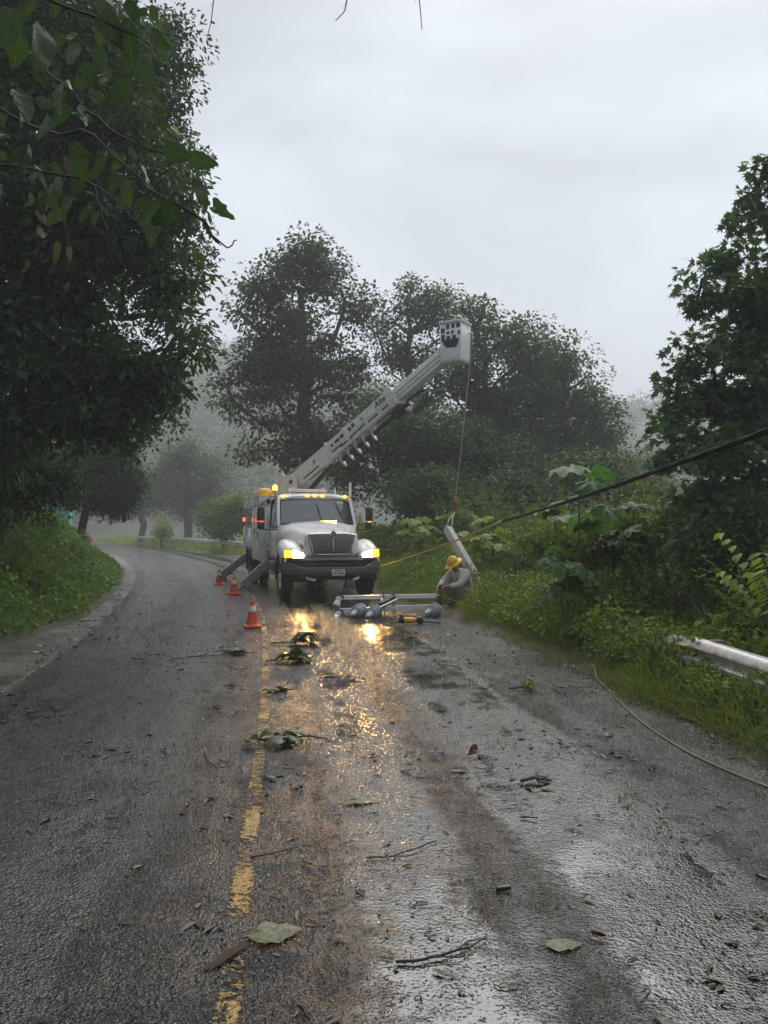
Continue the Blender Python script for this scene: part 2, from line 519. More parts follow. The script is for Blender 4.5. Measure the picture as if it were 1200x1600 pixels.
def road_material():
    m = bpy.data.materials.new('wet_chipseal')
    m.use_nodes = True
    nt = m.node_tree
    b = nt.nodes['Principled BSDF']
    t = mk(nt, 'ShaderNodeTexCoord')
    uvn = mk(nt, 'ShaderNodeUVMap', {'uv_map': 'lane'})
    sp = mk(nt, 'ShaderNodeSeparateXYZ', None, {0: uvn.outputs[0]})
    lat, along = sp.outputs[0], sp.outputs[1]
    P = t.outputs['Object']

    def noise(scale, detail=5.0, rough=0.55, vec=P, dist=0.0):
        return mk(nt, 'ShaderNodeTexNoise', None, {'Vector': vec, 'Scale': scale, 'Detail': detail, 'Roughness': rough, 'Distortion': dist}).outputs[0]
    big = noise(0.55, 5.0)
    midn = noise(3.2, 5.0)
    fine = noise(60.0, 3.0)
    # streaked noise along the lane
    sm = mk(nt, 'ShaderNodeMapping', None, {0: uvn.outputs[0], 3: (1.0, 0.22, 1.0)})
    sm2 = mk(nt, 'ShaderNodeMapping', None, {0: uvn.outputs[0], 3: (0.6, 1.3, 1.0)})
    streak = noise(2.6, 6.0, 0.6, sm.outputs[0], 0.3)
    wob = mth(nt, 'ADD', lat, mth(nt, 'MULTIPLY_ADD', streak, 0.8, -0.4))
    wob = mth(nt, 'ADD', wob, mth(nt, 'MULTIPLY_ADD', noise(5.5, 4.0, 0.65, sm2.outputs[0]), 0.44, -0.22))

    def band(c, w, soft):
        d = mth(nt, 'ABSOLUTE', mth(nt, 'SUBTRACT', wob, c))
        return smooth(nt, d, w, w + soft, 1.0, 0.0)
    film = mth(nt, 'MAXIMUM', band(1.95, 0.30, 0.30), mth(nt, 'MULTIPLY', band(0.80, 0.16, 0.22), 0.9))
    film = mth(nt, 'MAXIMUM', film, mth(nt, 'MULTIPLY', band(-0.9, 0.12, 0.4), 0.45))
    film = mth(nt, 'MAXIMUM', film, mth(nt, 'MULTIPLY', band(-2.3, 0.1, 0.4), 0.35))
    ragged = smooth(nt, mth(nt, 'ADD', mth(nt, 'MULTIPLY', midn, 0.6), mth(nt, 'MULTIPLY', fine, 0.4)), 0.36, 0.56)
    film = mth(nt, 'MULTIPLY', film, mth(nt, 'MULTIPLY_ADD', ragged, 0.6, 0.4), None, True)
    film = mth(nt, 'MULTIPLY', film, smooth(nt, mth(nt, 'ADD', mth(nt, 'MULTIPLY', big, .6), mth(nt, 'MULTIPLY', streak, .4)), 0.36, 0.54, 0.35, 1.0))
    vo = mk(nt, 'ShaderNodeTexVoronoi', {'feature': 'F1'}, {'Vector': P, 'Scale': 66.0, 'Randomness': 1.0})
    vo2 = mk(nt, 'ShaderNodeTexVoronoi', {'feature': 'F1'}, {'Vector': P, 'Scale': 165.0, 'Randomness': 1.0})
    clump = noise(17.0, 4.0, 0.6)
    h = mth(nt, 'MULTIPLY_ADD', vo.outputs['Distance'], -1.0, 1.0)
    h = mth(nt, 'MULTIPLY_ADD', vo2.outputs['Distance'], -0.35, h)
    h = mth(nt, 'MULTIPLY_ADD', clump, 1.6, h)
    h = mth(nt, 'MULTIPLY_ADD', noise(7.0, 3.0, 0.6), 1.0, h)
    sm3 = mk(nt, 'ShaderNodeMapping', None, {0: uvn.outputs[0], 3: (0.30, 1.0, 1.0)})
    hw = mth(nt, 'MULTIPLY_ADD', noise(60.0, 3.0, 0.6, sm3.outputs[0], 0.8), 0.6, noise(24.0, 3.0, 0.5, sm3.outputs[0], 0.8))     # ripples on the water film
    pit = mth(nt, 'SUBTRACT', film, mth(nt, 'MULTIPLY', smooth(nt, fine, 0.60, 0.70), 0.30), None, True)
    bst = mth(nt, 'MULTIPLY', mth(nt, 'MULTIPLY_ADD', pit, -1.0, 1.0, True), smooth(nt, mth(nt, 'ADD', mth(nt, 'MULTIPLY', streak, .6), mth(nt, 'MULTIPLY', midn, .4)), 0.38, 0.62, 0.42, 1.05))
    bp = mk(nt, 'ShaderNodeBump', None, {'Strength': bst, 'Distance': 0.0125, 'Height': h})
    bp2 = mk(nt, 'ShaderNodeBump', None, {'Strength': mth(nt, 'MULTIPLY', film, 0.17), 'Distance': 0.005, 'Height': hw, 'Normal': bp.outputs[0]})
    nt.links.new(bp2.outputs[0], b.inputs['Normal'])
    # colour: dark bitumen, paler stones, brown silt
    c = mix(nt, ramp(nt, vo.outputs['Color'], [(0.2, 0.0), (0.85, 1.0)]), (0.006, 0.0058, 0.0055), (0.026, 0.023, 0.021))
    mud = smooth(nt, mth(nt, 'ADD', mth(nt, 'MULTIPLY', big, 0.65), mth(nt, 'MULTIPLY', streak, 0.45)), 0.53, 0.74, 0.0, 0.6)
    mud = mth(nt, 'MULTIPLY', mud, mth(nt, 'MULTIPLY_ADD', film, -0.8, 1.0))
    c = mix(nt, mud, c, (0.030, 0.022, 0.017))
    edge = smooth(nt, mth(nt, 'ADD', lat, mth(nt, 'MULTIPLY', midn, 0.5)), 3.15, 3.75)
    edge2 = smooth(nt, mth(nt, 'MULTIPLY_ADD', midn, 0.5, mth(nt, 'MULTIPLY', lat, -1.0)), 2.75, 3.3)
    c = mix(nt, mth(nt, 'MULTIPLY', mth(nt, 'MAXIMUM', edge, edge2), 0.7), c, (0.055, 0.038, 0.028))
    nt.links.new(c, b.inputs['Base Color'])
    rg = mth(nt, 'MULTIPLY_ADD', film, -0.12, mth(nt, 'MULTIPLY_ADD', mud, 0.10, 0.15))
    nt.links.new(rg, b.inputs['Roughness'])
    b.inputs['Specular IOR Level'].default_value = 0.6
    nt.links.new(mth(nt, 'MULTIPLY_ADD', film, 0.42, 1.45), b.inputs['IOR'])
    return m


def worn_paint(name, col, keep):
    m = bpy.data.materials.new(name)
    m.use_nodes = True
    nt = m.node_tree
    b = nt.nodes['Principled BSDF']
    out = nt.nodes['Material Output']
    t = mk(nt, 'ShaderNodeTexCoord')
    uvn = mk(nt, 'ShaderNodeUVMap', {'uv_map': 'lane'})
    sm = mk(nt, 'ShaderNodeMapping', None, {0: uvn.outputs[0], 3: (0.55, 1.0, 1.0)})
    n0 = mk(nt, 'ShaderNodeTexNoise', None, {'Vector': t.outputs['Object'], 'Scale': 2.2, 'Detail': 3.0})
    n1 = mk(nt, 'ShaderNodeTexNoise', None, {'Vector': sm.outputs[0], 'Scale': 34.0, 'Detail': 5.0, 'Roughness': 0.7})
    n2 = mk(nt, 'ShaderNodeTexNoise', None, {'Vector': t.outputs['Object'], 'Scale': 110.0, 'Detail': 3.0})
    sp = mk(nt, 'ShaderNodeSeparateXYZ', None, {0: uvn.outputs[0]})
    ed = smooth(nt, mth(nt, 'ABSOLUTE', sp.outputs[0]), 0.03, 0.08, 0.10, -0.16)
    v = mth(nt, 'ADD', mth(nt, 'ADD', mth(nt, 'MULTIPLY', n0.outputs[0], 0.55), mth(nt, 'MULTIPLY', n1.outputs[0], 0.7)), mth(nt, 'MULTIPLY', n2.outputs[0], 0.25))
    a = smooth(nt, mth(nt, 'ADD', v, ed), keep, keep + 0.07)
    c = mix(nt, ramp(nt, n2.outputs[0], [(0.35, 0.0), (0.65, 1.0)]), tuple(x * 0.55 for x in col), col)
    nt.links.new(c, b.inputs['Base Color'])
    b.inputs['Roughness'].default_value = 0.3
    vo = mk(nt, 'ShaderNodeTexVoronoi', None, {'Vector': t.outputs['Object'], 'Scale': 78.0})
    bp = mk(nt, 'ShaderNodeBump', {'invert': True}, {'Strength': 0.6, 'Distance': 0.01, 'Height': vo.outputs[0]})
    nt.links.new(bp.outputs[0], b.inputs['Normal'])
    tr = mk(nt, 'ShaderNodeBsdfTransparent')
    mx = mk(nt, 'ShaderNodeMixShader', None, {0: a, 1: tr.outputs[0], 2: b.outputs[0]})
    nt.links.new(mx.outputs[0], out.inputs[0])
    return m


def soil_material():
    m = bpy.data.materials.new('verge_soil')
    m.use_nodes = True
    nt = m.node_tree
    b = nt.nodes['Principled BSDF']
    t = mk(nt, 'ShaderNodeTexCoord')
    n1 = mk(nt, 'ShaderNodeTexNoise', None, {'Vector': t.outputs['Object'], 'Scale': 1.1, 'Detail': 8.0, 'Roughness': 0.65})
    n2 = mk(nt, 'ShaderNodeTexNoise', None, {'Vector': t.outputs['Object'], 'Scale': 24.0, 'Detail': 6.0, 'Roughness': 0.7})
    c = mix(nt, ramp(nt, n2.outputs[0], [(0.3, 0.0), (0.7, 1.0)]), (0.028, 0.020, 0.014), (0.075, 0.054, 0.036))
    c = mix(nt, ramp(nt, n1.outputs[0], [(0.38, 0.0), (0.6, 0.85)]), c, (0.035, 0.058, 0.018))
    nt.links.new(c, b.inputs['Base Color'])
    b.inputs['Roughness'].default_value = 0.7
    bp = mk(nt, 'ShaderNodeBump', None, {'Strength': 0.8, 'Distance': 0.05, 'Height': n2.outputs[0]})
    nt.links.new(bp.outputs[0], b.inputs['Normal'])
    return m


def pane_material():
    """Windscreen: mirror-like at a glancing angle, otherwise clear with a slight tint."""
    m = bpy.data.materials.new('window_glass')
    m.use_nodes = True
    nt = m.node_tree
    out = nt.nodes['Material Output']
    nt.nodes.remove(nt.nodes['Principled BSDF'])
    fr = mk(nt, 'ShaderNodeFresnel', None, {'IOR': 1.6})
    tr = mk(nt, 'ShaderNodeBsdfTransparent', None, {0: (0.72, 0.76, 0.76, 1)})
    gl = mk(nt, 'ShaderNodeBsdfGlossy', None, {'Color': (1, 1, 1, 1), 'Roughness': 0.03})
    f = mth(nt, 'MULTIPLY_ADD', fr.outputs[0], 1.4, 0.10, True)
    mx = mk(nt, 'ShaderNodeMixShader', None, {0: f, 1: tr.outputs[0], 2: gl.outputs[0]})
    nt.links.new(mx.outputs[0], out.inputs[0])
    M['glass'] = m


pane_material()

# ------------------------------------------------------------------ road geometry functions
XL = np.array([(-15, -3.3), (0, -3.35), (7.5, -3.78), (10.1, -4.25), (13.4, -4.9), (20.8, -6.75), (30, -9.6), (42.5, -14.4), (53.7, -19.6), (75, -30), (97, -41), (140, -66)])
XR = np.array([(-15, 3.0), (0, 3.0), (5.5, 2.87), (7.7, 2.57), (9.25, 2.3), (11.4, 1.86), (14.5, 1.4), (17.7, .7), (20.4, -.05), (24, -1.1), (32, -3.7), (40, -6.4), (49.8, -10.2), (65.8, -17.6), (88.7, -30.5), (113, -44.5), (140, -60)])


def _sm(T, w):
    ys = np.arange(-15, 140.1, 0.25)
    x = np.interp(ys, T[:, 0], T[:, 1])
    k = int(w / 0.25)
    ker = np.hanning(2 * k + 3)[1:-1]
    ker /= ker.sum()
    xp = np.pad(x, k, mode='edge')
    pad = np.convolve(xp, ker, 'valid')
    return ys, pad


_yl, _xl = _sm(XL, 4)
_yr, _xr = _sm(XR, 3)


def left_edge(Y):
    return np.interp(Y, _yl, _xl)


def right_edge(Y):
    return np.interp(Y, _yr, _xr)


CL = np.array([(-15, -.35), (0, -.4), (2.75, -.55), (3.9, -.7), (5.4, -.88), (7.4, -1.14), (11.7, -1.8), (14.9, -2.35), (19.1, -3.25), (24.9, -4.9), (37, -9.0), (49.8, -14.1), (65.8, -21.4), (88.7, -33.5), (113, -47.5), (140, -63)])


def centre(Y):
    return np.interp(Y, CL[:, 0], CL[:, 1])


def sstep(x, a, b):
    t = np.clip((x - a) / (b - a), 0, 1)
    return t * t * (3 - 2 * t)


def wave(X, Y):
    return (np.sin(X * 0.9 + 1.3 * np.sin(Y * 0.37)) * np.cos(Y * 0.71 + 0.8 * np.sin(X * 0.41)))


def apron_w(Y):
    return np.interp(Y, [-15, 5, 11, 15, 20, 26, 40, 60, 140], [1.3, 1.3, 1.0, 0.55, 0.55, 0.6, 0.8, 0.8, 0.8])


def terrain(X, Y):
    X, Y = np.asarray(X, float), np.asarray(Y, float)
    dl = (left_edge(Y) - X)
    dr = (X - right_edge(Y))
    sl = np.clip(0.9 / (1 + np.maximum(Y - 18, 0) * 0.02), 0.4, 1)
    dl2 = dl * sl - apron_w(Y) * sl
    z = np.full(X.shape, -0.06)
    # right verge: falls away near the camera, rises behind the truck
    rise = sstep(Y, 12, 22)
    r1 = 0.03 + 0.05 * sstep(dr, 0.0, 0.6) - 0.10 * np.clip(dr - 1.0, 0, 14)
    r2 = 0.04 + 0.30 * np.clip(dr - 0.3, 0, 5.5)
    r2 = np.minimum(r2, 1.15 + 0.02 * np.clip(dr, 0, 40))
    far = sstep(Y, 34, 48)
    r3 = 0.02 + 0.10 * np.clip(dr - 0.3, 0, 4)
    rr = r1 * (1 - rise) + (r2 * (1 - far) + r3 * far) * rise
    rr = rr + 0.05 * wave(X * 1.7, Y * 1.7) * sstep(dr, 0.3, 2.0)
    z = np.where(dr > 0, rr, z)
    # left: gutter apron, then the bank
    bank = -0.06 + 0.20 * sstep(dl2, -0.22, 0.12) + 2.9 * sstep(dl2, -0.1, 3.3) + 0.12 * np.clip(dl2 - 3.0, 0, 30)
    bank = bank * (1 - 0.45 * sstep(Y, 24, 48)) + 0.18 * wave(X * 1.3, Y * 1.1) * sstep(dl2, 0.3, 1.5)
    ap = -0.02 + 0.05 * np.clip(dl, 0, 2)
    z = np.where(dl > 0, np.where(dl2 > -0.22, bank, -0.06), z)
    # far hills, faded by the haze
    hl = 92 * sstep(Y + 0.25 * X, 95, 300) * (0.72 + 0.28 * np.sin(X * 0.018 + 1.1)) * sstep(-X, -60, 70)
    hr = 46 * sstep(Y, 120, 320) * sstep(X, -40, 60) * (0.7 + 0.3 * np.cos(X * 0.02 - 2.0))
    return z + hl + hr + 1.2 * wave(X * 0.06, Y * 0.06) * sstep(Y, 90, 200)


def fine_axis(segs):
    out = [segs[0][0]]
    for a, b, st in segs:
        n = max(1, int(round((b - a) / st)))
        out += list(np.linspace(a, b, n + 1)[1:])
    return np.array(out)


gx = fine_axis([(-420, -80, 10), (-80, -24, 1.4), (-24, -10, 0.5), (-10, 8, 0.2), (8, 24, 0.6), (24, 80, 2.2), (80, 420, 10)])
gy = fine_axis([(-25, -2, 1.2), (-2, 26, 0.22), (26, 60, 0.6), (60, 120, 1.5), (120, 460, 8)])
GX, GY = np.meshgrid(gx, gy)
GZ = terrain(GX, GY)
V = np.stack([GX.ravel(), GY.ravel(), GZ.ravel()], 1)
nx, ny = len(gx), len(gy)
I = (np.arange(ny - 1)[:, None] * nx + np.arange(nx - 1)[None]).ravel()
ground = link('ground', mesh_np('ground', V, np.stack([I, I + 1, I + nx + 1, I + nx], 1), smooth_=True), soil_material())
tag(ground, kind='structure')


def strip(name, ys, xa, xb, ncol, z, mat, latf, zf=None):
    rows = []
    uv = []
    s = 0.0
    py = None
    for y in ys:
        a, b = float(xa(y)), float(xb(y))
        c = float(latf(y))
        if py is not None:
            s += math.hypot(y - py[0], c - py[1])
        py = (y, c)
        e = 0.05
        th = math.atan2(float(latf(y + e)) - float(latf(y - e)), 2 * e)
        for k in range(ncol + 1):
            x = a + (b - a) * k / ncol
            rows.append((x, y, z if zf is None else zf(x, y)))
            uv.append(((x - c) * math.cos(th), s))
    n = ncol + 1
    I_ = (np.arange(len(ys) - 1)[:, None] * n + np.arange(ncol)[None]).ravel()
    return link(name, mesh_np(name, np.array(rows), np.stack([I_, I_ + 1, I_ + n + 1, I_ + n], 1), uv=np.array(uv), smooth_=True), mat)


ys = fine_axis([(-14, 30, 0.4), (30, 138, 1.0)])
road = tag(strip('road', ys, lambda y: left_edge(y) - 0.03, lambda y: right_edge(y) + 0.25 + 0.08 * math.sin(y * 2.1) + 0.05 * math.sin(y * 5.3), 8, 0.0, road_material(), centre), kind='structure')
YEL = worn_paint('worn_yellow_paint', (0.35, 0.22, 0.05), 0.825)
WHT = worn_paint('worn_white_paint', (0.34, 0.33, 0.31), 0.86)
ysl = fine_axis([(-10, 30, 0.2), (30, 130, 0.7)])
line = strip('centre_line', ysl, lambda y: centre(y) - 0.065, lambda y: centre(y) + 0.065, 4, 0.004, YEL, centre)
tag(line, kind='structure')
wl_ = strip('edge_line', fine_axis([(17, 40, 0.4), (40, 120, 0.8)]), lambda y: left_edge(y) + 0.22, lambda y: left_edge(y) + 0.42 + 0.003 * y, 4, 0.004, WHT, lambda y: left_edge(y) + 0.32)
tag(wl_, kind='structure')
# concrete gutter apron on the inside of the bend, cast in bays with open joints
rngA = random.Random(5)
yb = -6.0
bays = empty('gutter', (0, 0, 0))
tag(bays, kind='structure')
while yb < 70:
    L = 2.4 + rngA.random() * 0.5 + max(0, yb - 30) * 0.05
    y0, y1 = yb + 0.012, yb + L - 0.012
    tilt = rngA.uniform(-0.006, 0.006)
    mb = MB()
    top = []
    yy = np.linspace(y0, y1, 9)
    for y in yy:
        a = float(left_edge(y)) - 0.035
        w = float(apron_w(y)) + 0.25
        zb = 0.004 + tilt
        top.append([(a, y, -0.2), (a, y, zb - 0.004), (a - 0.02, y, zb + 0.02), (a - 0.1, y, zb + 0.022), (a - 0.55, y, zb - 0.004), (a - w * 0.7, y, zb + 0.03), (a - w, y, zb + 0.10), (a - w, y, -0.2)])
    mb.grid(top)
    mb.f.append(list(range(8)))
    mb.f.append([8 * 8 + k for k in range(8)])
    mb.build('concrete_bay', M['apron_concrete'], bays, 30)
    yb += L

# ------------------------------------------------------------------ leaf scattering
T_DIAM = (np.array([(0, 0, 0), (.48, .33, .06), (1, 0, -.12), (.48, -.33, .06)]), np.array([(0, 1, 2), (0, 2, 3)]))
T_OVAL = (np.array([(0, 0, 0), (.28, .2, .05), (.68, .2, .03), (1, 0, -.14), (.68, -.2, .03), (.28, -.2, .05)]), np.array([(0, 1, 3), (1, 2, 3), (0, 3, 5), (5, 3, 4)]))
T_LANCE = (np.array([(0, 0, 0), (.35, .12, .04), (1, 0, -.2), (.35, -.12, .04)]), np.array([(0, 1, 2), (0, 2, 3)]))
T_BLADE = (np.array([(0, -.02, 0), (0, .02, 0), (.55, -.016, .10), (.55, .016, .10), (1, 0, .42)]), np.array([(0, 1, 3), (0, 3, 2), (2, 3, 4)]))


def star_template():
    v = [(0.28, 0, 0.0)]
    for a, r in ((180, .28), (118, .34), (95, .62), (62, .34), (45, .80), (20, .38), (0, .82), (-20, .38), (-45, .80), (-62, .34), (-95, .62), (-118, .34)):
        x, y = 0.28 + r * math.cos(R(a)), r * math.sin(R(a))
        v.append((x, y, -0.16 * r * r - 0.05 * abs(y)))
    f = [(0, i, i + 1) for i in range(1, 12)] + [(0, 12, 1)]
    return np.array(v), np.array(f)


T_STAR = star_template()


def unit(a):
    return a / np.maximum(np.linalg.norm(a, axis=1, keepdims=True), 1e-9)


def frames(D, rng, upw=0.6):
    D = unit(D)
    U = rng.normal(size=D.shape)
    U[:, 2] += upw * 3
    Sd = unit(np.cross(U, D))
    N = np.cross(D, Sd)
    return D, Sd, N


def scatter(name, P, D, size, tmpl, rng, upw=0.6, wid=1.0, fr=None, tintv=None):
    tv, tf = tmpl
    D, Sd, N = fr if fr is not None else frames(D, rng, upw)
    size = np.broadcast_to(size, (len(P),))[:, None, None]
    loc = tv[None, :, 0:1] * D[:, None] + tv[None, :, 1:2] * wid * Sd[:, None] + tv[None, :, 2:3] * N[:, None]
    Vv = P[:, None] + size * loc
    k = len(tv)
    Ff = tf[None] + (np.arange(len(P)) * k)[:, None, None]
    tt = np.repeat(rng.random(len(P)) if tintv is None else tintv, k)
    return mesh_np(name, Vv.reshape(-1, 3), Ff.reshape(-1, 3), tt)


def frustums(name, A, B, ra, rb, n=6):
    A, B = np.asarray(A), np.asarray(B)
    D = unit(B - A)
    ref = np.where(np.abs(D[:, 2:3]) > 0.95, np.array([[1.0, 0.1, 0]]), np.array([[0, 0.1, 1.0]]))
    X = unit(np.cross(D, ref))
    Yv = np.cross(X, D)
    ang = np.arange(n) * 2 * PI / n
    ring = X[:, None] * np.cos(ang)[None, :, None] + Yv[:, None] * np.sin(ang)[None, :, None]
    lo = A[:, None] + ring * ra[:, None, None]
    hi = (B + D * rb[:, None] * 0.4)[:, None] + ring * rb[:, None, None]
    Vv = np.concatenate([lo, hi], 1).reshape(-1, 3)
    k = np.arange(n)
    q = np.stack([k, (k + 1) % n, (k + 1) % n + n, k + n], 1)
    Ff = (q[None] + (np.arange(len(A)) * 2 * n)[:, None, None]).reshape(-1, 4)
    return mesh_np(name, Vv, Ff, smooth_=True)


def leaf_object_meshes(tag_, tmpl, mat, n=3, seed=1, wid=1.0):
    rng = np.random.default_rng(seed)
    res = []
    for i in range(n):
        tv, tf = tmpl
        v = tv.copy()
        v[:, 1] *= wid * rng.uniform(0.85, 1.2)
        v[:, 2] += rng.normal(0, 0.02, len(v)) - 0.1 * v[:, 0] ** 2 * rng.uniform(0.2, 1.4)
        me = mesh_np('leaf_' + tag_, v, tf, smooth_=True)
        me.materials.append(mat)
        res.append(me)
    return res


def place_leaves(meshes, P, fr, size, parent, origin, rng, name='leaf'):
    D, Sd, N = fr
    for i in range(len(P)):
        o = bpy.data.objects.new(name, meshes[int(rng.integers(len(meshes)))])
        COL.objects.link(o)
        s = float(size[i])
        mtx = Matrix(((D[i][0] * s, Sd[i][0] * s, N[i][0] * s, P[i][0] - origin[0]),
                      (D[i][1] * s, Sd[i][1] * s, N[i][1] * s, P[i][1] - origin[1]),
                      (D[i][2] * s, Sd[i][2] * s, N[i][2] * s, P[i][2] - origin[2]),
                      (0, 0, 0, 1)))
        o.parent = parent
        o.matrix_local = mtx


def grow(base, pts, rng, trunk_h=None, step=0.9, lean=(0, 0), wob=0.12):
    """Branching skeleton from the base to every leaf-clump centre."""
    pts = np.asarray(pts, float)
    base = np.asarray(base, float)
    cen = pts.mean(0)
    top = np.percentile(pts[:, 2], 80) if trunk_h is None else base[2] + trunk_h
    tt = np.array([cen[0] * 0.7 + base[0] * 0.3 + lean[0], cen[1] * 0.7 + base[1] * 0.3 + lean[1], top])
    n = max(4, int((top - base[2]) / step))
    pos = [base]
    par = [-1]
    for i in range(1, n + 1):
        t = i / n
        q = base + (tt - base) * t
        q[:2] = base[:2] + (tt[:2] - base[:2]) * (t ** 1.3) + rng.normal(0, wob * (1 if i < n else 0), 2)
        pos.append(q)
        par.append(len(pos) - 2)
    pos = [np.array(p) for p in pos]
    order = np.argsort(np.linalg.norm(pts[:, :2] - base[:2], axis=1) + 0.35 * np.abs(pts[:, 2] - cen[2]))
    tips = []
    for i in order:
        p = pts[i]
        A = np.array(pos)
        d = np.linalg.norm(A - p, axis=1)
        cost = d + 1.2 * np.maximum(A[:, 2] - p[2] + 0.25 * d, 0)
        j = int(np.argmin(cost))
        L = d[j]
        m = max(1, int(L / step))
        a = A[j]
        prev = j
        for k in range(1, m + 1):
            t = k / m
            q = a + (p - a) * t
            q = q + np.array([0, 0, 0.10 * L * math.sin(PI * t)]) + (rng.normal(0, 0.05 * min(L, 2), 3) if k < m else 0)
            pos.append(q)
            par.append(prev)
            prev = len(pos) - 1
        tips.append(prev)
    pos = np.array(pos)
    par = np.array(par)
    w = np.zeros(len(pos))
    w[tips] = 1
    for i in range(len(pos) - 1, 0, -1):
        w[par[i]] += w[i]
    return pos, par, w


def sample_blobs(blobs, n, rng, shell=0.45):
    vol = np.array([b[1][0] * b[1][1] * b[1][2] * (b[2] if len(b) > 2 else 1) for b in blobs]) ** 0.8
    pick = rng.choice(len(blobs), n, p=vol / vol.sum())
    d = unit(rng.normal(size=(n, 3)))
    r = rng.random(n) ** shell
    c = np.array([b[0] for b in blobs])[pick]
    rad = np.array([b[1] for b in blobs])[pick]
    return c + d * r[:, None] * rad


def tree(name, label, base, blobs, ncl, per, size, tmpl, lmat, seed, tr=0.25, clr=0.55, group=None, bark='bark', cat='tree',
         trunk_h=None, nleaf=0, leafmeshes=None, droop=0.35, wid=1.0, flat=0.7, extra=None, shell=0.45, upw=0.6, step=0.9):
    rng = np.random.default_rng(seed)
    base = np.asarray(base, float)
    root = empty(name, base, label, cat, group)
    pts = sample_blobs(blobs, ncl, rng, shell)
    if extra is not None:
        pts = np.concatenate([pts, np.asarray(extra)])
    pos, par, w = grow(base, pts, rng, trunk_h, step)
    wmax = w[0]
    rad = tr * (w / wmax) ** 0.43
    rad = np.maximum(rad, 0.012 + size * 0.04)
    ii = np.arange(1, len(pos))
    ra = np.where(par[ii] == 0, rad[0] * 1.25, np.minimum(rad[par[ii]], rad[ii] * 1.35))
    thick = w[ii] > wmax * 0.22
    for nm, sel in (('trunk', thick), ('branches', ~thick)):
        if sel.any():
            me = frustums(nm, pos[par[ii[sel]]] - base, pos[ii[sel]] - base, ra[sel], rad[ii[sel]], 8 if nm == 'trunk' else 5)
            link(nm, me, M[bark], root)
    n = len(pts) * per
    ci = np.repeat(np.arange(len(pts)), per)
    cr = clr * rng.uniform(0.6, 1.35, len(pts))
    off = unit(rng.normal(size=(n, 3))) * (rng.random(n) ** 0.45)[:, None] * 1.55 * cr[ci][:, None] * np.array([1, 1, flat])
    P = pts[ci] + off
    D = unit(off + rng.normal(size=(n, 3)) * 0.25)
    D[:, 2] -= droop
    sz = size * rng.uniform(0.65, 1.25, n)
    tintv = np.clip(rng.random(len(pts))[ci] * 0.5 + rng.random(n) * 0.49, 0, 0.999)
    fr = frames(D, rng, upw)
    if nleaf:
        # the leaves that show largest and are not behind others: nearest to the viewer, inside the frame
        px = P[:, 0] / P[:, 1] * F + 600
        py = HOR - (P[:, 2] - H) / P[:, 1] * F
        score = sz / P[:, 1] * np.where((px > 0) & (px < 1200) & (py > 0) & (py < 1600), 1, 0.01)
        front = P[:, 1] - pts[ci][:, 1]
        big = np.argsort(-(score * (1 - 0.25 * front / np.maximum(cr[ci], 0.05))))[:nleaf]
        place_leaves(leafmeshes, P[big], tuple(a[big] for a in fr), sz[big], root, base, rng)
        keep = np.ones(n, bool)
        keep[big] = False
    else:
        keep = np.ones(n, bool)
    me = scatter('crown', P[keep] - base, None, sz[keep], tmpl, rng, fr=tuple(a[keep] for a in fr), wid=wid, tintv=tintv[keep])
    c = link('crown', me, M[lmat], root)
    tag(c, kind='stuff')
    return root


def pxblobs(Y, lst):
    """(px, py, rx px, ry px[, depth metres]) -> blobs at distance Y."""
    res = []
    for q in lst:
        px, py, rx, ry = q[:4]
        dy = q[5] if len(q) > 5 else 0.0
        yy = Y + dy
        d = q[4] if len(q) > 4 else rx / F * yy
        res.append((tuple(at(px, py, yy)), (rx / F * yy, d, ry / F * yy)))
    return res


def gz(x, y):
    return float(terrain(x, y))


# ------------------------------------------------------------------ trees beyond the road
MIDG = 'trees standing beyond the truck'
def base_at(px, Y):
    x = (px - 600) / F * Y
    return (x, Y, gz(x, Y) - 0.1)

tree('broadleaf_tree', 'tall dark broadleaf tree directly behind the truck and left of its raised boom', base_at(478, 35),
     pxblobs(35, [(425, 470, 55, 85), (490, 430, 48, 62), (545, 480, 35, 55), (400, 580, 62, 70), (480, 560, 85, 80), (555, 590, 35, 55), (430, 690, 62, 60), (520, 690, 70, 60), (380, 640, 38, 40), (430, 400, 18, 28), (483, 385, 18, 22)]),
     142, 195, 0.20, T_DIAM, 'leaf_reddish', 11, 0.34, 0.62, MIDG)
tree('broadleaf_tree', 'tall sparse tree with open airy crown rising behind the boom tip', base_at(640, 41),
     pxblobs(41, [(640, 450, 32, 42), (625, 510, 42, 50), (675, 480, 34, 42), (610, 570, 36, 50), (665, 570, 48, 50), (705, 520, 26, 40), (650, 650, 70, 60), (600, 650, 45, 50)]),
     82, 180, 0.20, T_DIAM, 'leaf_mid', 12, 0.28, 0.66, MIDG, bark='bark_pale')
tree('broadleaf_tree', 'round-headed dark tree behind the white bucket', base_at(755, 36),
     pxblobs(36, [(745, 510, 42, 45), (790, 540, 45, 60), (730, 600, 55, 60), (800, 640, 60, 65), (750, 690, 65, 60), (830, 560, 25, 50)]),
     110, 185, 0.20, T_DIAM, 'leaf_green', 13, 0.30, 0.68, MIDG)
tree('broadleaf_tree', 'broad tree whose crown slopes down to the right above the big-leaved plant', base_at(880, 38),
     pxblobs(38, [(825, 530, 26, 40), (880, 575, 45, 55), (850, 620, 50, 60), (925, 640, 42, 50), (900, 700, 60, 55), (955, 680, 22, 40), (840, 710, 55, 50)]),
     112, 185, 0.20, T_DIAM, 'leaf_green', 14, 0.30, 0.68, MIDG)
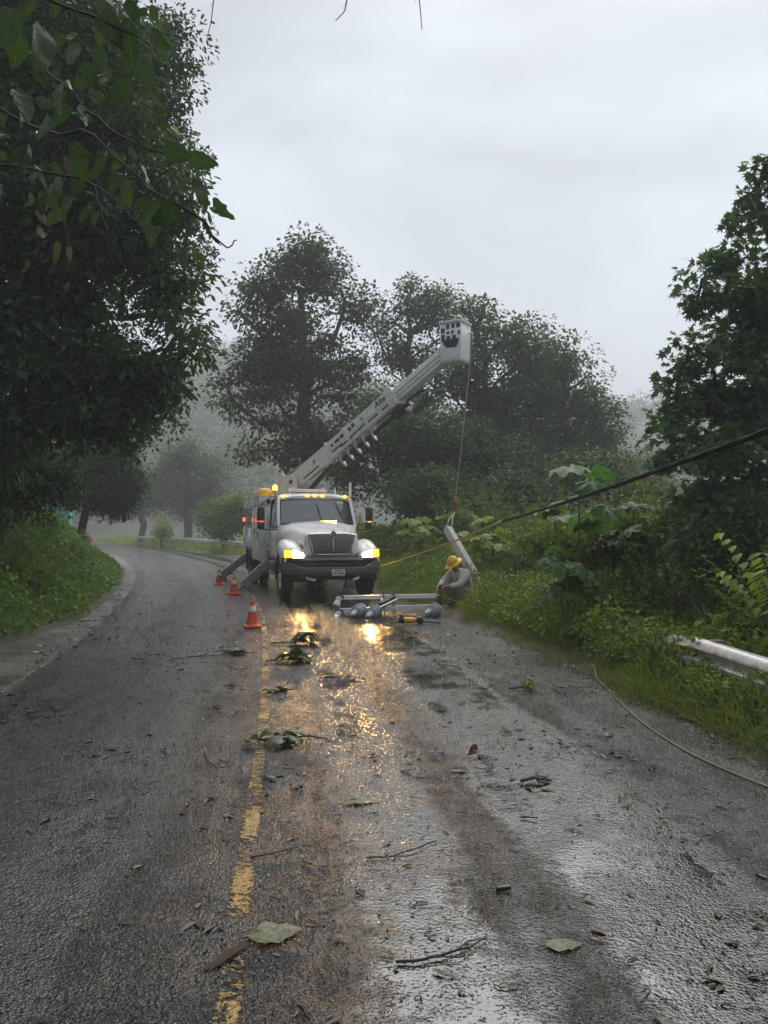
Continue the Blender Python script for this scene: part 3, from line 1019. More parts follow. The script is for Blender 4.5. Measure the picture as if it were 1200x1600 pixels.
tree('broadleaf_tree', 'low leafy tree filling the gap under the boom beside the cab', base_at(640, 30),
     pxblobs(30, [(600, 690, 50, 45), (660, 680, 50, 50), (705, 720, 40, 45), (625, 745, 45, 35), (560, 730, 32, 40)]),
     100, 110, 0.17, T_DIAM, 'leaf_mid', 15, 0.16, 0.5, MIDG)
tree('broadleaf_tree', 'bare-limbed understorey tree behind the hanging winch line', base_at(770, 29),
     pxblobs(29, [(760, 700, 40, 40), (820, 730, 45, 40), (740, 760, 35, 30), (850, 760, 40, 30)]),
     62, 95, 0.16, T_DIAM, 'leaf_dark', 16, 0.15, 0.5, MIDG)
tree('broadleaf_tree', 'bushy young tree in the dark undergrowth behind the wooden post', base_at(835, 26),
     pxblobs(26, [(820, 770, 45, 34), (860, 785, 50, 30), (795, 795, 36, 26), (900, 760, 40, 36)]),
     80, 120, 0.15, T_DIAM, 'leaf_green', 18, 0.10, 0.5, MIDG)
tree('broadleaf_tree', 'bushy young tree in the undergrowth behind the slack thick cable', base_at(950, 27),
     pxblobs(27, [(940, 770, 46, 36), (985, 785, 40, 30), (925, 735, 36, 36), (1010, 770, 30, 30)]),
     80, 120, 0.15, T_DIAM, 'leaf_mid', 19, 0.10, 0.5, MIDG)
tree('broadleaf_tree', 'bushy young tree in the undergrowth behind the winch hook', base_at(690, 27),
     pxblobs(27, [(680, 770, 40, 30), (640, 775, 36, 28), (720, 765, 40, 34)]),
     64, 120, 0.15, T_DIAM, 'leaf_green', 20, 0.10, 0.5, MIDG)
tree('broadleaf_tree', 'grey misty tree in the gap left of the star-leaved tree', base_at(1005, 64),
     pxblobs(64, [(1000, 720, 32, 32), (1025, 750, 32, 30), (975, 750, 28, 30), (1000, 775, 50, 25)]),
     90, 90, 0.26, T_DIAM, 'leaf_mid', 17, 0.3, 0.8, MIDG)
HZG = 'misty trees across the bend'
tree('broadleaf_tree', 'pale misty tree with a wide crown beyond the far guardrail', base_at(292, 78),
     pxblobs(78, [(290, 715, 40, 26), (265, 745, 40, 30), (325, 745, 34, 32), (295, 780, 50, 26)]),
     110, 90, 0.30, T_DIAM, 'leaf_reddish', 21, 0.4, 0.9, HZG)
tree('broadleaf_tree', 'pale misty tree left of the wide-crowned one, above the road end', base_at(222, 84),
     pxblobs(84, [(215, 755, 30, 24), (235, 775, 30, 28), (195, 785, 30, 25)]),
     80, 90, 0.30, T_DIAM, 'leaf_mid', 22, 0.35, 0.9, HZG)
tree('broadleaf_tree', 'green small tree by the far guardrail next to the truck body', base_at(352, 54),
     pxblobs(54, [(335, 800, 26, 18), (365, 795, 24, 22), (350, 820, 34, 16), (388, 812, 16, 26)]),
     80, 90, 0.20, T_DIAM, 'leaf_weed', 23, 0.18, 0.55, HZG)
tree('broadleaf_tree', 'slender yellow-green sapling beside the far road', base_at(256, 68),
     pxblobs(68, [(255, 815, 8, 14), (258, 830, 14, 10)]), 16, 90, 0.18, T_DIAM, 'leaf_lime', 24, 0.07, 0.4, HZG)
tree('broadleaf_tree', 'small black-trunked tree with a dense dark crown on the far bank corner', (at(127, 840, 33).x, 33, gz(at(127, 840, 33).x, 33) - 0.2),
     pxblobs(33, [(110, 725, 34, 34), (150, 715, 40, 40), (185, 745, 32, 40), (150, 765, 50, 34), (175, 785, 26, 20)]),
     170, 150, 0.16, T_DIAM, 'leaf_dark', 25, 0.17, 0.5, bark='bark')

# hillside forest (a far-off wood that reads as one mass)
def hill_forest():
    rng = np.random.default_rng(77)
    n = 2900
    X = rng.uniform(-260, 240, n)
    Yv = rng.uniform(105, 330, n)
    ok = (np.abs(X / Yv) < 0.72) & ~((X > -70) & (Yv < 120))
    X, Yv = X[ok], Yv[ok]
    Z = terrain(X, Yv)
    per = 120
    hgt = rng.uniform(5, 11, len(X))
    ci = np.repeat(np.arange(len(X)), per)
    d = unit(rng.normal(size=(len(ci), 3))) * (rng.random(len(ci)) ** 0.4)[:, None]
    P = np.stack([X[ci], Yv[ci], Z[ci] + hgt[ci] * 0.55], 1) + d * np.stack([hgt[ci] * 0.36, hgt[ci] * 0.36, hgt[ci] * 0.48], 1)
    me = scatter('hillside_forest', P, unit(d) + np.array([0, 0, -.3]), hgt[ci] * rng.uniform(0.05, 0.10, len(ci)), T_DIAM, rng, wid=1.5)
    tag(link('hillside_forest', me, M['leaf_mid']), kind='stuff')

hill_forest()

# ------------------------------------------------------------------ left side: overhanging trees
LG = 'trees overhanging the left bank'
oval_near = leaf_object_meshes('oval', T_OVAL, M['leaf_near'], 4, 3)
tree('broadleaf_tree', 'huge dark broad-leaved tree leaning over the left lane, nearest crown', (-8.3, 12.5, gz(-8.3, 12.5) - 0.2),
     pxblobs(12.0, [(60, 330, 130, 170), (170, 420, 110, 130), (80, 560, 130, 110), (215, 520, 85, 95), (200, 620, 80, 60), (40, 680, 90, 70), (120, 200, 130, 130), (265, 450, 55, 60), (230, 330, 70, 80), (-60, 450, 140, 300), (275, 540, 38, 40), (60, 60, 160, 90)]),
     240, 185, 0.145, T_OVAL, 'leaf_near', 31, 0.32, 0.36, LG, nleaf=300, leafmeshes=oval_near, droop=0.55)
tree('broadleaf_tree', 'tall fine-leaved tree behind the nearest crown, making its ragged upper edge', (-11.8, 18.5, gz(-11.8, 18.5) - 0.2),
     pxblobs(17.0, [(225, 90, 75, 80), (280, 60, 40, 60), (265, 170, 60, 60), (120, 60, 120, 90), (200, 170, 80, 80), (20, 60, 110, 100), (215, 260, 80, 80), (285, 260, 50, 50), (170, 40, 90, 80), (255, 370, 70, 70), (300, 430, 40, 50), (190, 430, 80, 80), (100, 150, 110, 140), (270, 500, 45, 50), (80, 330, 90, 140)]),
     300, 150, 0.12, T_OVAL, 'leaf_dark', 32, 0.28, 0.36, LG, droop=0.3)
tree('broadleaf_tree', 'dark tree whose low drooping branches hang over the far end of the left bank', (-15.5, 24, gz(-15.5, 24) - 0.2),
     pxblobs(21.0, [(215, 600, 55, 45), (240, 655, 30, 35), (175, 640, 60, 50), (205, 700, 26, 30), (110, 620, 80, 60), (40, 640, 90, 80), (130, 560, 110, 60), (250, 590, 36, 30), (20, 740, 60, 40)]),
     150, 120, 0.13, T_DIAM, 'leaf_dark', 33, 0.26, 0.42, LG, droop=0.6)
tree('broadleaf_tree', 'shaded olive-green thicket tree on top of the left bank', (-10.6, 16.5, gz(-10.6, 16.5) - 0.2),
     pxblobs(15.5, [(20, 720, 70, 55), (60, 770, 60, 35), (-30, 700, 80, 90), (90, 740, 28, 30)]),
     80, 110, 0.12, T_OVAL, 'leaf_near', 34, 0.12, 0.34, LG, droop=0.4)

# foreground branch with big leaves, close to the camera
def big_leaf_template(nseg=7, width=0.34, wavy=0.0, rng=None):
    v, f = [], []
    for i in range(nseg + 1):
        t = i / nseg
        w = width * (math.sin(PI * min(1, t ** 0.72)) ** 0.75) if 0 < t < 1 else 0.004
        dz = -0.22 * t * t
        wv = (rng.normal(0, wavy) if rng is not None else 0)
        v += [(t, -w, dz + 0.16 * w + wv), (t, 0, dz), (t, w, dz + 0.16 * w - wv)]
    for i in range(nseg):
        a = i * 3
        f += [(a, a + 3, a + 4), (a, a + 4, a + 1), (a + 1, a + 4, a + 5), (a + 1, a + 5, a + 2)]
    return np.array(v), np.array(f)


def foreground_branch():
    rng = np.random.default_rng(9)
    org = Vector((-2.6, 3.6, 4.6))
    root = empty('leafy_branch', org, 'blurred close branch of very large leaves hanging in from the upper corner', 'branch', None)
    tm = big_leaf_template(rng=rng, wavy=0.03)
    meshes = []
    for k in range(7):
        meshes += leaf_object_meshes('broad', big_leaf_template(9, rng.uniform(.22, .36), 0.03, rng), M['leaf_fore'], 1, 21 + k)
    pale = leaf_object_meshes('pale', tm, M['leaf_lime'], 1, 22)
    tan_ = leaf_object_meshes('dry', tm, M['leaf_tan'], 2, 24, 0.5)
    mb = MB()
    paths = [[(-160, -120, 3.9), (20, 60, 3.8), (130, 160, 3.7), (210, 220, 3.7), (255, 235, 3.7)],
             [(-160, 60, 4.3), (40, 190, 4.2), (140, 205, 4.1), (230, 290, 4.0), (300, 330, 4.0), (345, 378, 4.0), (368, 372, 4.0)],
             [(-160, 240, 4.6), (60, 260, 4.5), (150, 290, 4.4), (210, 340, 4.4), (260, 360, 4.4)],
             [(-100, -160, 3.4), (60, -20, 3.4), (170, 30, 3.4), (230, 60, 3.4)],
             [(140, 280, 4.6), (155, 330, 4.6), (165, 365, 4.6), (150, 390, 4.6)]]
    for q in paths:
        pts = [at(*p) - org for p in q]
        n = len(pts)
        sp_ = []
        for i in range(n - 1):
            p0, p1, p2, p3 = pts[max(i - 1, 0)], pts[i], pts[i + 1], pts[min(i + 2, n - 1)]
            for t in np.linspace(0, 1, 6)[:-1]:
                sp_.append(0.5 * ((2 * p1) + (p2 - p0) * t + (2 * p0 - 5 * p1 + 4 * p2 - p3) * t * t + (3 * p1 - p0 - 3 * p2 + p3) * t ** 3) + Vector(rng.normal(0, .006, 3)))
        sp_.append(pts[-1])
        m_ = len(sp_)
        MB().tube(sp_, [0.010 * (1 - 0.7 * i / m_) for i in range(m_)], 6).build('twig', M['bark_twig'], root, 60)
    spec = [(195, 15, 75, 100, 3.4), (150, 5, 70, 60, 3.4), (128, 160, 46, 95, 3.7), (235, 165, 34, 50, 3.7), (262, 190, 22, 30, 3.7, 1), (290, 240, 52, 20, 4.0), (243, 130, 52, 85, 3.8),
            (300, 275, 56, 60, 4.0), (330, 305, 50, 55, 4.0), (275, 310, 62, 120, 4.0), (315, 330, 55, 80, 4.0), (255, 320, 60, 160, 4.0), (240, 335, 54, 100, 4.4), (215, 250, 44, 60, 4.1),
            (250, 225, 50, 20, 3.8), (60, 30, 90, 80, 3.4), (10, 0, 70, 90, 3.2), (25, 40, 60, 120, 3.4), (100, 60, 60, 60, 3.6), (180, 110, 50, 70, 3.7), (70, 170, 50, 110, 4.0), (40, 220, 56, 90, 4.3),
            (115, 230, 48, 80, 4.2), (165, 215, 45, 100, 4.1), (195, 275, 46, 95, 4.2), (175, 165, 40, 130, 3.8), (20, 130, 66, 60, 3.7), (90, 120, 55, 100, 3.6), (215, 90, 52, 70, 3.5), (240, 60, 46, 45, 3.5)]
    for i in range(95):
        spec.append((rng.uniform(-40, 255), rng.uniform(-40, 350), rng.uniform(20, 46), rng.uniform(20, 160), rng.uniform(3.9, 5.4)))
    P, D, sz, kind = [], [], [], []
    for q in spec:
        px, py, L, ang, Y = q[:5]
        P.append(at(px, py, Y))
        a = R(ang)
        D.append((math.cos(a), rng.uniform(-0.45, 0.45), -math.sin(a)))
        sz.append(L / F * Y * 0.92)
        kind.append(q[5] if len(q) > 5 else 0)
    for i in range(14):
        px, py = rng.uniform(30, 120), rng.uniform(230, 420)
        P.append(at(px, py, 4.8))
        D.append((rng.normal(0, .3), rng.normal(0, .3), -1))
        sz.append(rng.uniform(0.08, 0.16))
        kind.append(2)
    P, D, sz = np.array(P), np.array(D), np.array(sz)
    Dn, Sd, N = frames(D, rng, -0.1)
    # turn the blades partly towards the viewer
    vw = unit(P - np.array([0, 0, H]))
    Sd = unit(np.cross(Dn, vw + rng.normal(0, 0.95, P.shape)))
    N = np.cross(Dn, Sd)
    for k, ms in ((0, meshes), (1, pale), (2, tan_)):
        sel = np.array(kind) == k
        place_leaves(ms, P[sel], (Dn[sel], Sd[sel], N[sel]), sz[sel], root, org, rng)


foreground_branch()

def hanging_twigs():
    for lab, path in (('thin curved bare twig dangling into the top of the sky, left one', [(545, -60, 6), (541, -10, 6), (538, 6, 6), (532, 13, 6), (523, 22, 6)]),
                      ('thin straight bare twig dangling into the top of the sky, right one', [(650, -70, 6), (655, -20, 6), (658, 10, 6), (660, 36, 6)]),
                      ('thin bare twig hanging beside the upper edge of the tall left crown', [(350, -60, 7), (330, -10, 7), (326, 25, 7), (320, 48, 7)])):
        o = Vector(at(*path[0]))
        root = empty('hanging_twig', o, lab, 'twig', 'twigs hanging from above')
        pts = [at(*p) - o for p in path]
        pts.insert(0, pts[0] + Vector((0.03, 0.1, 1.4)))
        MB().tube(pts, [0.012] + [0.006 - 0.0035 * i / len(path) for i in range(len(path))], 5).build('stem', M['wet_twig'], root)
        mb = MB()
        mb.tube([pts[2], pts[2] + Vector((-0.03, 0, -0.06))], 0.002, 4)
        mb.build('side_shoot', M['wet_twig'], root)

hanging_twigs()

# ------------------------------------------------------------------ right: star-leaved tree
star_meshes = leaf_object_meshes('star', T_STAR, M['leaf_star'], 4, 5)
tree('star_leaved_tree', 'loose conical tree with star-shaped leaves rising above the verge beside the thick cable', (6.3, 11.8, gz(6.3, 11.8) - 0.2),
     pxblobs(11.5, [(1200, 600, 110, 90, 1.3), (1125, 650, 80, 62, 1.1), (1200, 480, 75, 70, 1.0), (1225, 390, 36, 50, .7), (1098, 712, 56, 48, 1.0), (1150, 530, 40, 34, .7), (1205, 720, 110, 80, 1.2), (1130, 785, 66, 40, 1.0), (1190, 790, 80, 50, 1.0), (1085, 775, 34, 34, .8), (1270, 480, 90, 170, 1.2), (1172, 440, 32, 20, .5)]),
     128, 100, 0.118, T_STAR, 'leaf_star', 41, 0.17, 0.25, None, trunk_h=6.6, nleaf=300, leafmeshes=star_meshes, droop=0.65, flat=0.75,
     extra=[tuple(at(px, py, 11.2)) for px, py in ((1170, 335), (1125, 405), (1092, 470), (1086, 540), (1052, 598), (1040, 652), (1100, 435), (1185, 300), (1198, 262), (1064, 632), (1112, 560), (1150, 395), (1135, 470), (1068, 575), (1200, 330))])

# ------------------------------------------------------------------ ground cover
def keep_clear(X, Y):
    """False where the worker crouches or the pole, crossarms and rail stand."""
    return ~(((X - 1.55) ** 2 + (Y - 16.0) ** 2 < 0.68 ** 2) | ((X < 1.6) & (X > -2) & (np.abs(Y - 15.2) < 0.9)))


def grass(name, n, seed, xs, ys_, side, hlo, hhi, mat, tmpl=T_BLADE, dmin=0.0, dmax=3.0, lean=0.35, wid=1.0, clump=True, bias=1.0):
    rng = np.random.default_rng(seed)
    Yv = ys_[0] + (ys_[1] - ys_[0]) * rng.random(n) ** bias
    d = dmin + (dmax - dmin) * rng.random(n) ** 1.3
    if side > 0:
        X = right_edge(Yv) + d + 0.10 * np.sin(Yv * 3.1) + 0.06 * np.sin(Yv * 9.7) + 0.04
        d0 = d
    else:
        X = left_edge(Yv) - apron_w(Yv) - d + 0.15 * np.sin(Yv * 2.3)
        d0 = d
    if clump:
        g = np.sin(X * 5.1 + 2 * np.sin(Yv * 3.3)) * np.cos(Yv * 4.7 + np.sin(X * 3.9)) + np.sin(X * 1.7 - Yv * 1.3)
        ok = g + rng.normal(0, 0.8, n) > -0.7
    else:
        ok = np.ones(n, bool)
    ok &= keep_clear(X, Yv)
    X, Yv, d0 = X[ok], Yv[ok], d0[ok]
    Z = terrain(X, Yv)
    m = len(X)
    hh = rng.uniform(hlo, hhi, m) * (0.55 + 0.45 * np.clip(d0 / 0.35, 0, 1)) * (0.8 + 0.35 * np.sin(X * 2.3 + Yv * 1.1))
    D = np.stack([rng.normal(0, lean, m), rng.normal(0, lean, m), np.ones(m)], 1)
    D[:, 0] -= side * 0.25 * np.exp(-d0 / 0.3)
    me = scatter(name, np.stack([X, Yv, Z - 0.02], 1), D, hh, tmpl, rng, upw=0.0, wid=wid)
    return tag(link(name, me, M[mat]), kind='stuff')


grass('verge_grass', 44000, 51, None, (3.6, 21), 1, 0.16, 0.46, 'grass_blade', dmin=-0.12, dmax=1.7, wid=0.85, bias=1.2, lean=0.7)
grass('verge_grass', 36000, 52, None, (15, 34), 1, 0.2, 0.55, 'grass_far', dmin=0.1, dmax=7.0, wid=1.2, lean=0.5)
grass('verge_grass', 24000, 53, None, (34, 105), 1, 0.25, 0.6, 'grass_far', dmin=0.1, dmax=7.0, wid=2.6, lean=0.5)
grass('bank_grass', 26000, 54, None, (5, 34), -1, 0.12, 0.42, 'leaf_bank', dmin=0.0, dmax=4.5, wid=1.1, lean=0.6)
grass('far_bank_grass', 9000, 55, None, (34, 100), -1, 0.25, 0.6, 'grass_far', dmin=0.0, dmax=4.5, wid=2.4, lean=0.6)


def ground_leaves(name, n, seed, ys_, side, dmin, dmax, hmax, size, mat, tmpl):
    rng = np.random.default_rng(seed)
    Yv = ys_[0] + (ys_[1] - ys_[0]) * rng.random(n)
    d = dmin + (dmax - dmin) * rng.random(n)
    X = right_edge(Yv) + d if side > 0 else left_edge(Yv) - apron_w(Yv) - d
    ok = keep_clear(X, Yv)
    X, Yv, d = X[ok], Yv[ok], d[ok]
    m = len(X)
    g = 0.5 + 0.5 * np.sin(X * 2.1 + 1.7 * np.sin(Yv * 1.9)) * np.cos(Yv * 2.3 + np.sin(X * 1.3))
    Z = terrain(X, Yv) + hmax * (0.3 + 0.7 * g) * rng.random(m) ** 0.6 * np.clip(0.25 + d / 0.8, 0.2, 1)
    D = rng.normal(size=(m, 3))
    D[:, 2] -= 0.5
    me = scatter(name, np.stack([X, Yv, Z], 1), D, size * rng.uniform(0.6, 1.3, m), tmpl, rng, upw=0.7)
    return tag(link(name, me, M[mat]), kind='stuff')


ground_leaves('bank_ground_cover', 80000, 61, (6, 36), -1, 0.0, 6.5, 0.5, 0.10, 'leaf_bank', T_DIAM)
ground_leaves('verge_ground_cover', 80000, 62, (4.5, 22), 1, 0.25, 8.0, 0.8, 0.085, 'leaf_weed', T_DIAM)
ground_leaves('slope_ground_cover', 34000, 63, (19, 40), 1, 1.6, 16, 1.1, 0.15, 'leaf_olive', T_DIAM)


# ------------------------------------------------------------------ verge plants: one of each kind, then copies
def weed(kind, seed):
    """Returns (stems, foliage, leaf meshes, leaf placements)."""
    rng = np.random.default_rng(seed)
    A, B, ra, rb, P, D, sz = [], [], [], [], [], [], []
    cfg = {'broad': (15, 0.7, 1.3, 30, 0.13, 0.42), 'fine': (24, 0.7, 1.2, 36, 0.085, 0.42), 'mound': (30, 0.4, 0.8, 30, 0.09, 0.8),
           'tall': (13, 1.2, 2.1, 46, 0.12, 0.28), 'lime': (12, 0.5, 0.95, 22, 0.11, 0.45)}[kind]
    ns, h0, h1, nl, ls, spread = cfg
    for i in range(ns):
        a = rng.uniform(0, 2 * PI)
        h = rng.uniform(h0, h1)
        q = np.array([rng.normal(0, 0.12), rng.normal(0, 0.12), -0.05])
        out = np.array([math.cos(a), math.sin(a), 0]) * spread * rng.uniform(0.4, 1.3) * h
        m = 5
        prev = q
        for k in range(1, m + 1):
            t = k / m
            nx_ = q + out * t ** 1.6 + np.array([0, 0, h * (t - 0.18 * t * t)])
            A.append(prev)
            B.append(nx_)
            ra.append(0.010 * (1 - t * 0.7) + 0.003)
            rb.append(0.010 * (1 - t * 0.8) + 0.002)
            for j in range(max(1, int(nl * (0.4 + t) / m))):
                u = rng.random()
                P.append(prev + (nx_ - prev) * u + rng.normal(0, 0.05, 3))
                dd = rng.normal(size=3)
                dd[2] = rng.normal(-0.15, 0.35)
                D.append(dd)
                sz.append(ls * rng.uniform(0.6, 1.35) * (1.15 - 0.5 * t))
            prev = nx_
    P, D, sz = np.array(P), np.array(D), np.array(sz)
    fr = frames(D, rng, 0.8)
    tmpl = T_LANCE if kind == 'fine' else T_OVAL
    mat = {'broad': 'leaf_weed', 'fine': 'leaf_olive', 'mound': 'leaf_weed', 'tall': 'leaf_olive', 'lime': 'leaf_lime'}[kind]
    st = frustums('stem', A, B, np.array(ra), np.array(rb), 5)
    st.materials.append(M['stem_green'])
    fo = scatter('foliage', P + 0, None, sz, tmpl, rng, fr=fr)
    fo.materials.append(M[mat])
    big = np.argsort(-sz)[:26]
    lm = leaf_object_meshes(kind, tmpl, M[mat], 3, seed + 7)
    return st, fo, lm, (P[big], tuple(a[big] for a in fr), sz[big] * 1.1)


WEEDS = {(k, s): weed(k, 100 + 10 * i + s) for i, k in enumerate(('broad', 'fine', 'mound', 'tall', 'lime')) for s in range(2)}
WDESC = {'broad': 'broad-leaved green weed', 'fine': 'fine-leaved olive weed', 'mound': 'low mounded leafy weed', 'tall': 'tall leafy-stemmed weed', 'lime': 'yellow-green leafy weed'}
LANDMARKS = [((1.9, 16.6), 'behind the crouching worker'), ((2.3, 18.8), 'around the fallen pole'), ((2.7, 20.5), 'behind the fallen pole'), ((3.3, 7.2), 'around the near guardrail'), ((3.3, 9.8), 'at the buried end of the near guardrail'),
             ((4.6, 10.5), 'below the star-leaved tree'), ((2.6, 8.9), 'where the tan cord enters the grass'), ((2.9, 12.0), 'under the big umbrella-leaved plant'), ((4.3, 8.0), 'behind the near guardrail'),
             ((4.2, 13.5), 'behind the big umbrella-leaved plant'), ((2.4, 14.0), 'along the edge between worker and guardrail'), ((0.9, 20.5), 'beside the truck front wheel'), ((3.6, 16.5), 'under the slack thick cable'),
             ((5.5, 16), 'in the thicket under the sloping tree'), ((4.0, 22), 'on the slope under the tall trees'), ((1.0, 25), 'on the slope beside the cab')]


def put_weed(kind, s, x, y, sc, rz, rng, leaves=0, side=1):
    st, fo, lm, (LP, LF, LS) = WEEDS[(kind, s)]
    if side > 0:
        where = min(LANDMARKS, key=lambda q: (q[0][0] - x) ** 2 + (q[0][1] - y) ** 2)[1]
    else:
        where = 'on the left bank above the gutter' if y < 20 else 'at the far end of the left bank'
    root = empty('weed_plant', (x, y, gz(x, y)), WDESC[kind] + ' ' + where, 'weed', WDESC[kind] + 's ' + where, rz)
    root.scale = (sc, sc, sc * rng.uniform(0.85, 1.15))
    link('stem', st, None, root)['kind'] = 'stuff'
    f = link('foliage', fo, None, root)
    f['kind'] = 'stuff'
    if leaves:
        place_leaves(lm, LP[:leaves], tuple(a[:leaves] for a in LF), LS[:leaves], root, (0, 0, 0), rng)
    return root


def plant_verge():
    rng = np.random.default_rng(88)
    spots = []
    backs = []
    tries = 0
    while len(spots) < 135 and tries < 9000:
        tries += 1
        y = rng.uniform(5.2, 27)
        d = 0.30 + 6.2 * rng.random() ** 1.25
        if y > 19:
            d += 0.4
        x = float(right_edge(y)) + d
        if y < 8.0 and x < 3.6:       # keep the rail and the low grass in view
            continue
        if (x - 1.55) ** 2 + (y - 16.1) ** 2 < 0.75 ** 2 or (abs(x - 1.95) < 0.5 and 16.2 < y < 19.2):
            continue
        if 13 < y < 18 and d < 0.6:
            continue
        if any((x - a) ** 2 + (y - b) ** 2 < (0.34 + 0.018 * y) ** 2 for a, b, *_ in spots):
            continue
        spots.append((x, y, d))
    for i, (x, y, d) in enumerate(spots):
        r = rng.random()
        if d < 1.4:
            kind = 'mound' if r < 0.40 else ('fine' if r < 0.72 else 'lime')
        elif d < 3:
            kind = 'broad' if r < 0.4 else ('fine' if r < 0.6 else ('mound' if r < 0.8 else 'lime'))
        else:
            kind = 'tall' if r < 0.45 else ('broad' if r < 0.8 else 'fine')
        sc = rng.uniform(0.8, 1.15) * (0.45 if d < 0.7 else 0.75 if d < 1.4 else (1.0 if d < 3 else 1.15))
        if y > 15 and d < 3:
            sc *= 0.6
        put_weed(kind, int(rng.integers(2)), x, y, sc, rng.uniform(0, 6.28), rng, leaves=14 if y < 11 else 0)
    for k, (x, y, sc) in enumerate(((3.02, 5.6, .5), (3.06, 6.3, .55), (2.98, 6.9, .55), (3.0, 7.5, .62), (2.9, 8.1, .7), (3.1, 8.6, .8), (2.75, 8.9, .6), (3.12, 5.0, .45), (3.05, 4.4, .45))):
        put_weed(('mound', 'fine', 'lime')[k % 3], k % 2, x, y, sc, k * 1.3, rng, leaves=14)
    n_ = 0
    for _ in range(3000):          # the tall back rows of the verge
        y = rng.uniform(8.6, 17.5)
        d = rng.uniform(1.7, 6.0)
        x = float(right_edge(y)) + d
        if any((x - a) ** 2 + (y - b) ** 2 < 0.62 ** 2 for a, b, *_ in backs) or (abs(x - 2.0) < 0.6 and y > 15.5):
            continue
        backs.append((x, y))
        put_weed(('broad', 'tall', 'lime', 'tall', 'broad', 'fine')[n_ % 6], n_ % 2, x, y, rng.uniform(1.05, 1.35) * (1.15 if n_ % 6 in (2, 5) else 1.0) * (.75 if d < 2.4 else 1), rng.uniform(0, 6.28), rng, leaves=6 if y < 11 else 0)
        n_ += 1
        if n_ >= 46:
            break
    # left bank
    for i in range(40):
        y = rng.uniform(9, 30)
        d = rng.uniform(0.8, 5.0)
        x = float(left_edge(y) - apron_w(y)) - d
        put_weed(('mound', 'broad', 'mound', 'fine')[i % 4], i % 2, x, y, rng.uniform(0.6, 1.0), rng.uniform(0, 6.28), rng, side=-1)


plant_verge()


def tell_apart():
    """Weeds of one kind at one landmark are told apart by their order from the road."""
    by = {}
    for o in S.objects:
        if o.get('category') == 'weed':
            by.setdefault(o['label'], []).append(o)
    words = ['closest to the road', 'second from the road', 'third from the road', 'fourth from the road', 'fifth from the road', 'sixth from the road', 'seventh from the road', 'eighth from the road', 'ninth from the road', 'tenth from the road', 'eleventh from the road', 'twelfth from the road', 'thirteenth from the road', 'fourteenth from the road', 'fifteenth from the road', 'sixteenth from the road']
    for lab, lst in by.items():
        if len(lst) < 2:
            continue
        lst.sort(key=lambda o: abs(o.location.x - float(centre(o.location.y))))
        for i, o in enumerate(lst):
            w = 'farthest from the road' if i == len(lst) - 1 else words[min(i, 15)]
            o['label'] = lab + ', ' + w


tell_apart()


def umbrella_plant(label, x, y, stems, leaf_d, seed, mat='leaf_broad', nl=7, droop=0.35):
    """Tall stalk carrying big lobed leaves on long stalks."""
    rng = np.random.default_rng(seed)
    v = [(0.0, 0, 0)]
    lobes = 7
    prof = []
    for i in range(lobes * 4):
        a = -PI + 2 * PI * (i + 0.5) / (lobes * 4)
        k = 0.72 + 0.28 * abs(math.cos(a * lobes / 2)) ** 0.6
        prof.append((a, k * (0.5 if abs(a) < 2.7 else 0.28)))
    for ring in (0.5, 1.0):
        for a, r in prof:
            rr = r * ring
            v.append((rr * math.cos(a), rr * math.sin(a), -0.55 * rr * rr - 0.05 * math.cos(a * lobes) * ring))
    n = len(prof)
    f = [(0, 1 + i, 1 + (i + 1) % n) for i in range(n)]
    for i in range(n):
        a, b = 1 + i, 1 + (i + 1) % n
        f += [(a, a + n, b + n), (a, b + n, b)]
    lm = []
    for k in range(3):
        vv = np.array(v)
        vv[:, 2] += rng.normal(0, 0.018, len(vv))
        me = mesh_np('leaf_umbrella', vv, np.array(f), smooth_=True)
        me.materials.append(M[mat])
        lm.append(me)
    z0 = gz(x, y)
    root = empty('big_leaved_plant', (x, y, z0), label, 'plant', 'big umbrella-leaved plants in the verge')
    stem = MB()
    pet = MB()
    P, D, Sz = [], [], []
    for (dx, dy, h) in stems:
        top = Vector((dx, dy, h))
        stem.tube([(dx * 0.3, dy * 0.3, -0.1), (dx * 0.6, dy * 0.6, h * 0.5), top], [0.022, 0.018, 0.010], 7)
        for k in range(nl):
            a = 2 * PI * k / nl + rng.uniform(-0.3, 0.3)
            L = leaf_d * rng.uniform(0.45, 0.9)
            hb = h * rng.uniform(0.72, 1.0)
            b = Vector((dx * hb / h, dy * hb / h, hb))
            e = b + Vector((math.cos(a) * L, math.sin(a) * L, L * rng.uniform(0.05, 0.5)))
            pet.tube([b, (b + e) / 2 + Vector((0, 0, 0.06)), e], [0.008, 0.006, 0.005], 5)
            P.append(e)
            D.append((math.cos(a), math.sin(a), -droop * rng.uniform(0.3, 1.6)))
            Sz.append(leaf_d * rng.uniform(0.75, 1.15))
    stem.build('stem', M['stem_green'], root)
    pet.build('leaf_stalks', M['stem_green'], root)
    P, D = np.array([tuple(p) for p in P]), np.array(D)
    place_leaves(lm, P, frames(D, rng, 1.6), Sz, root, (0, 0, 0), rng)
    return root


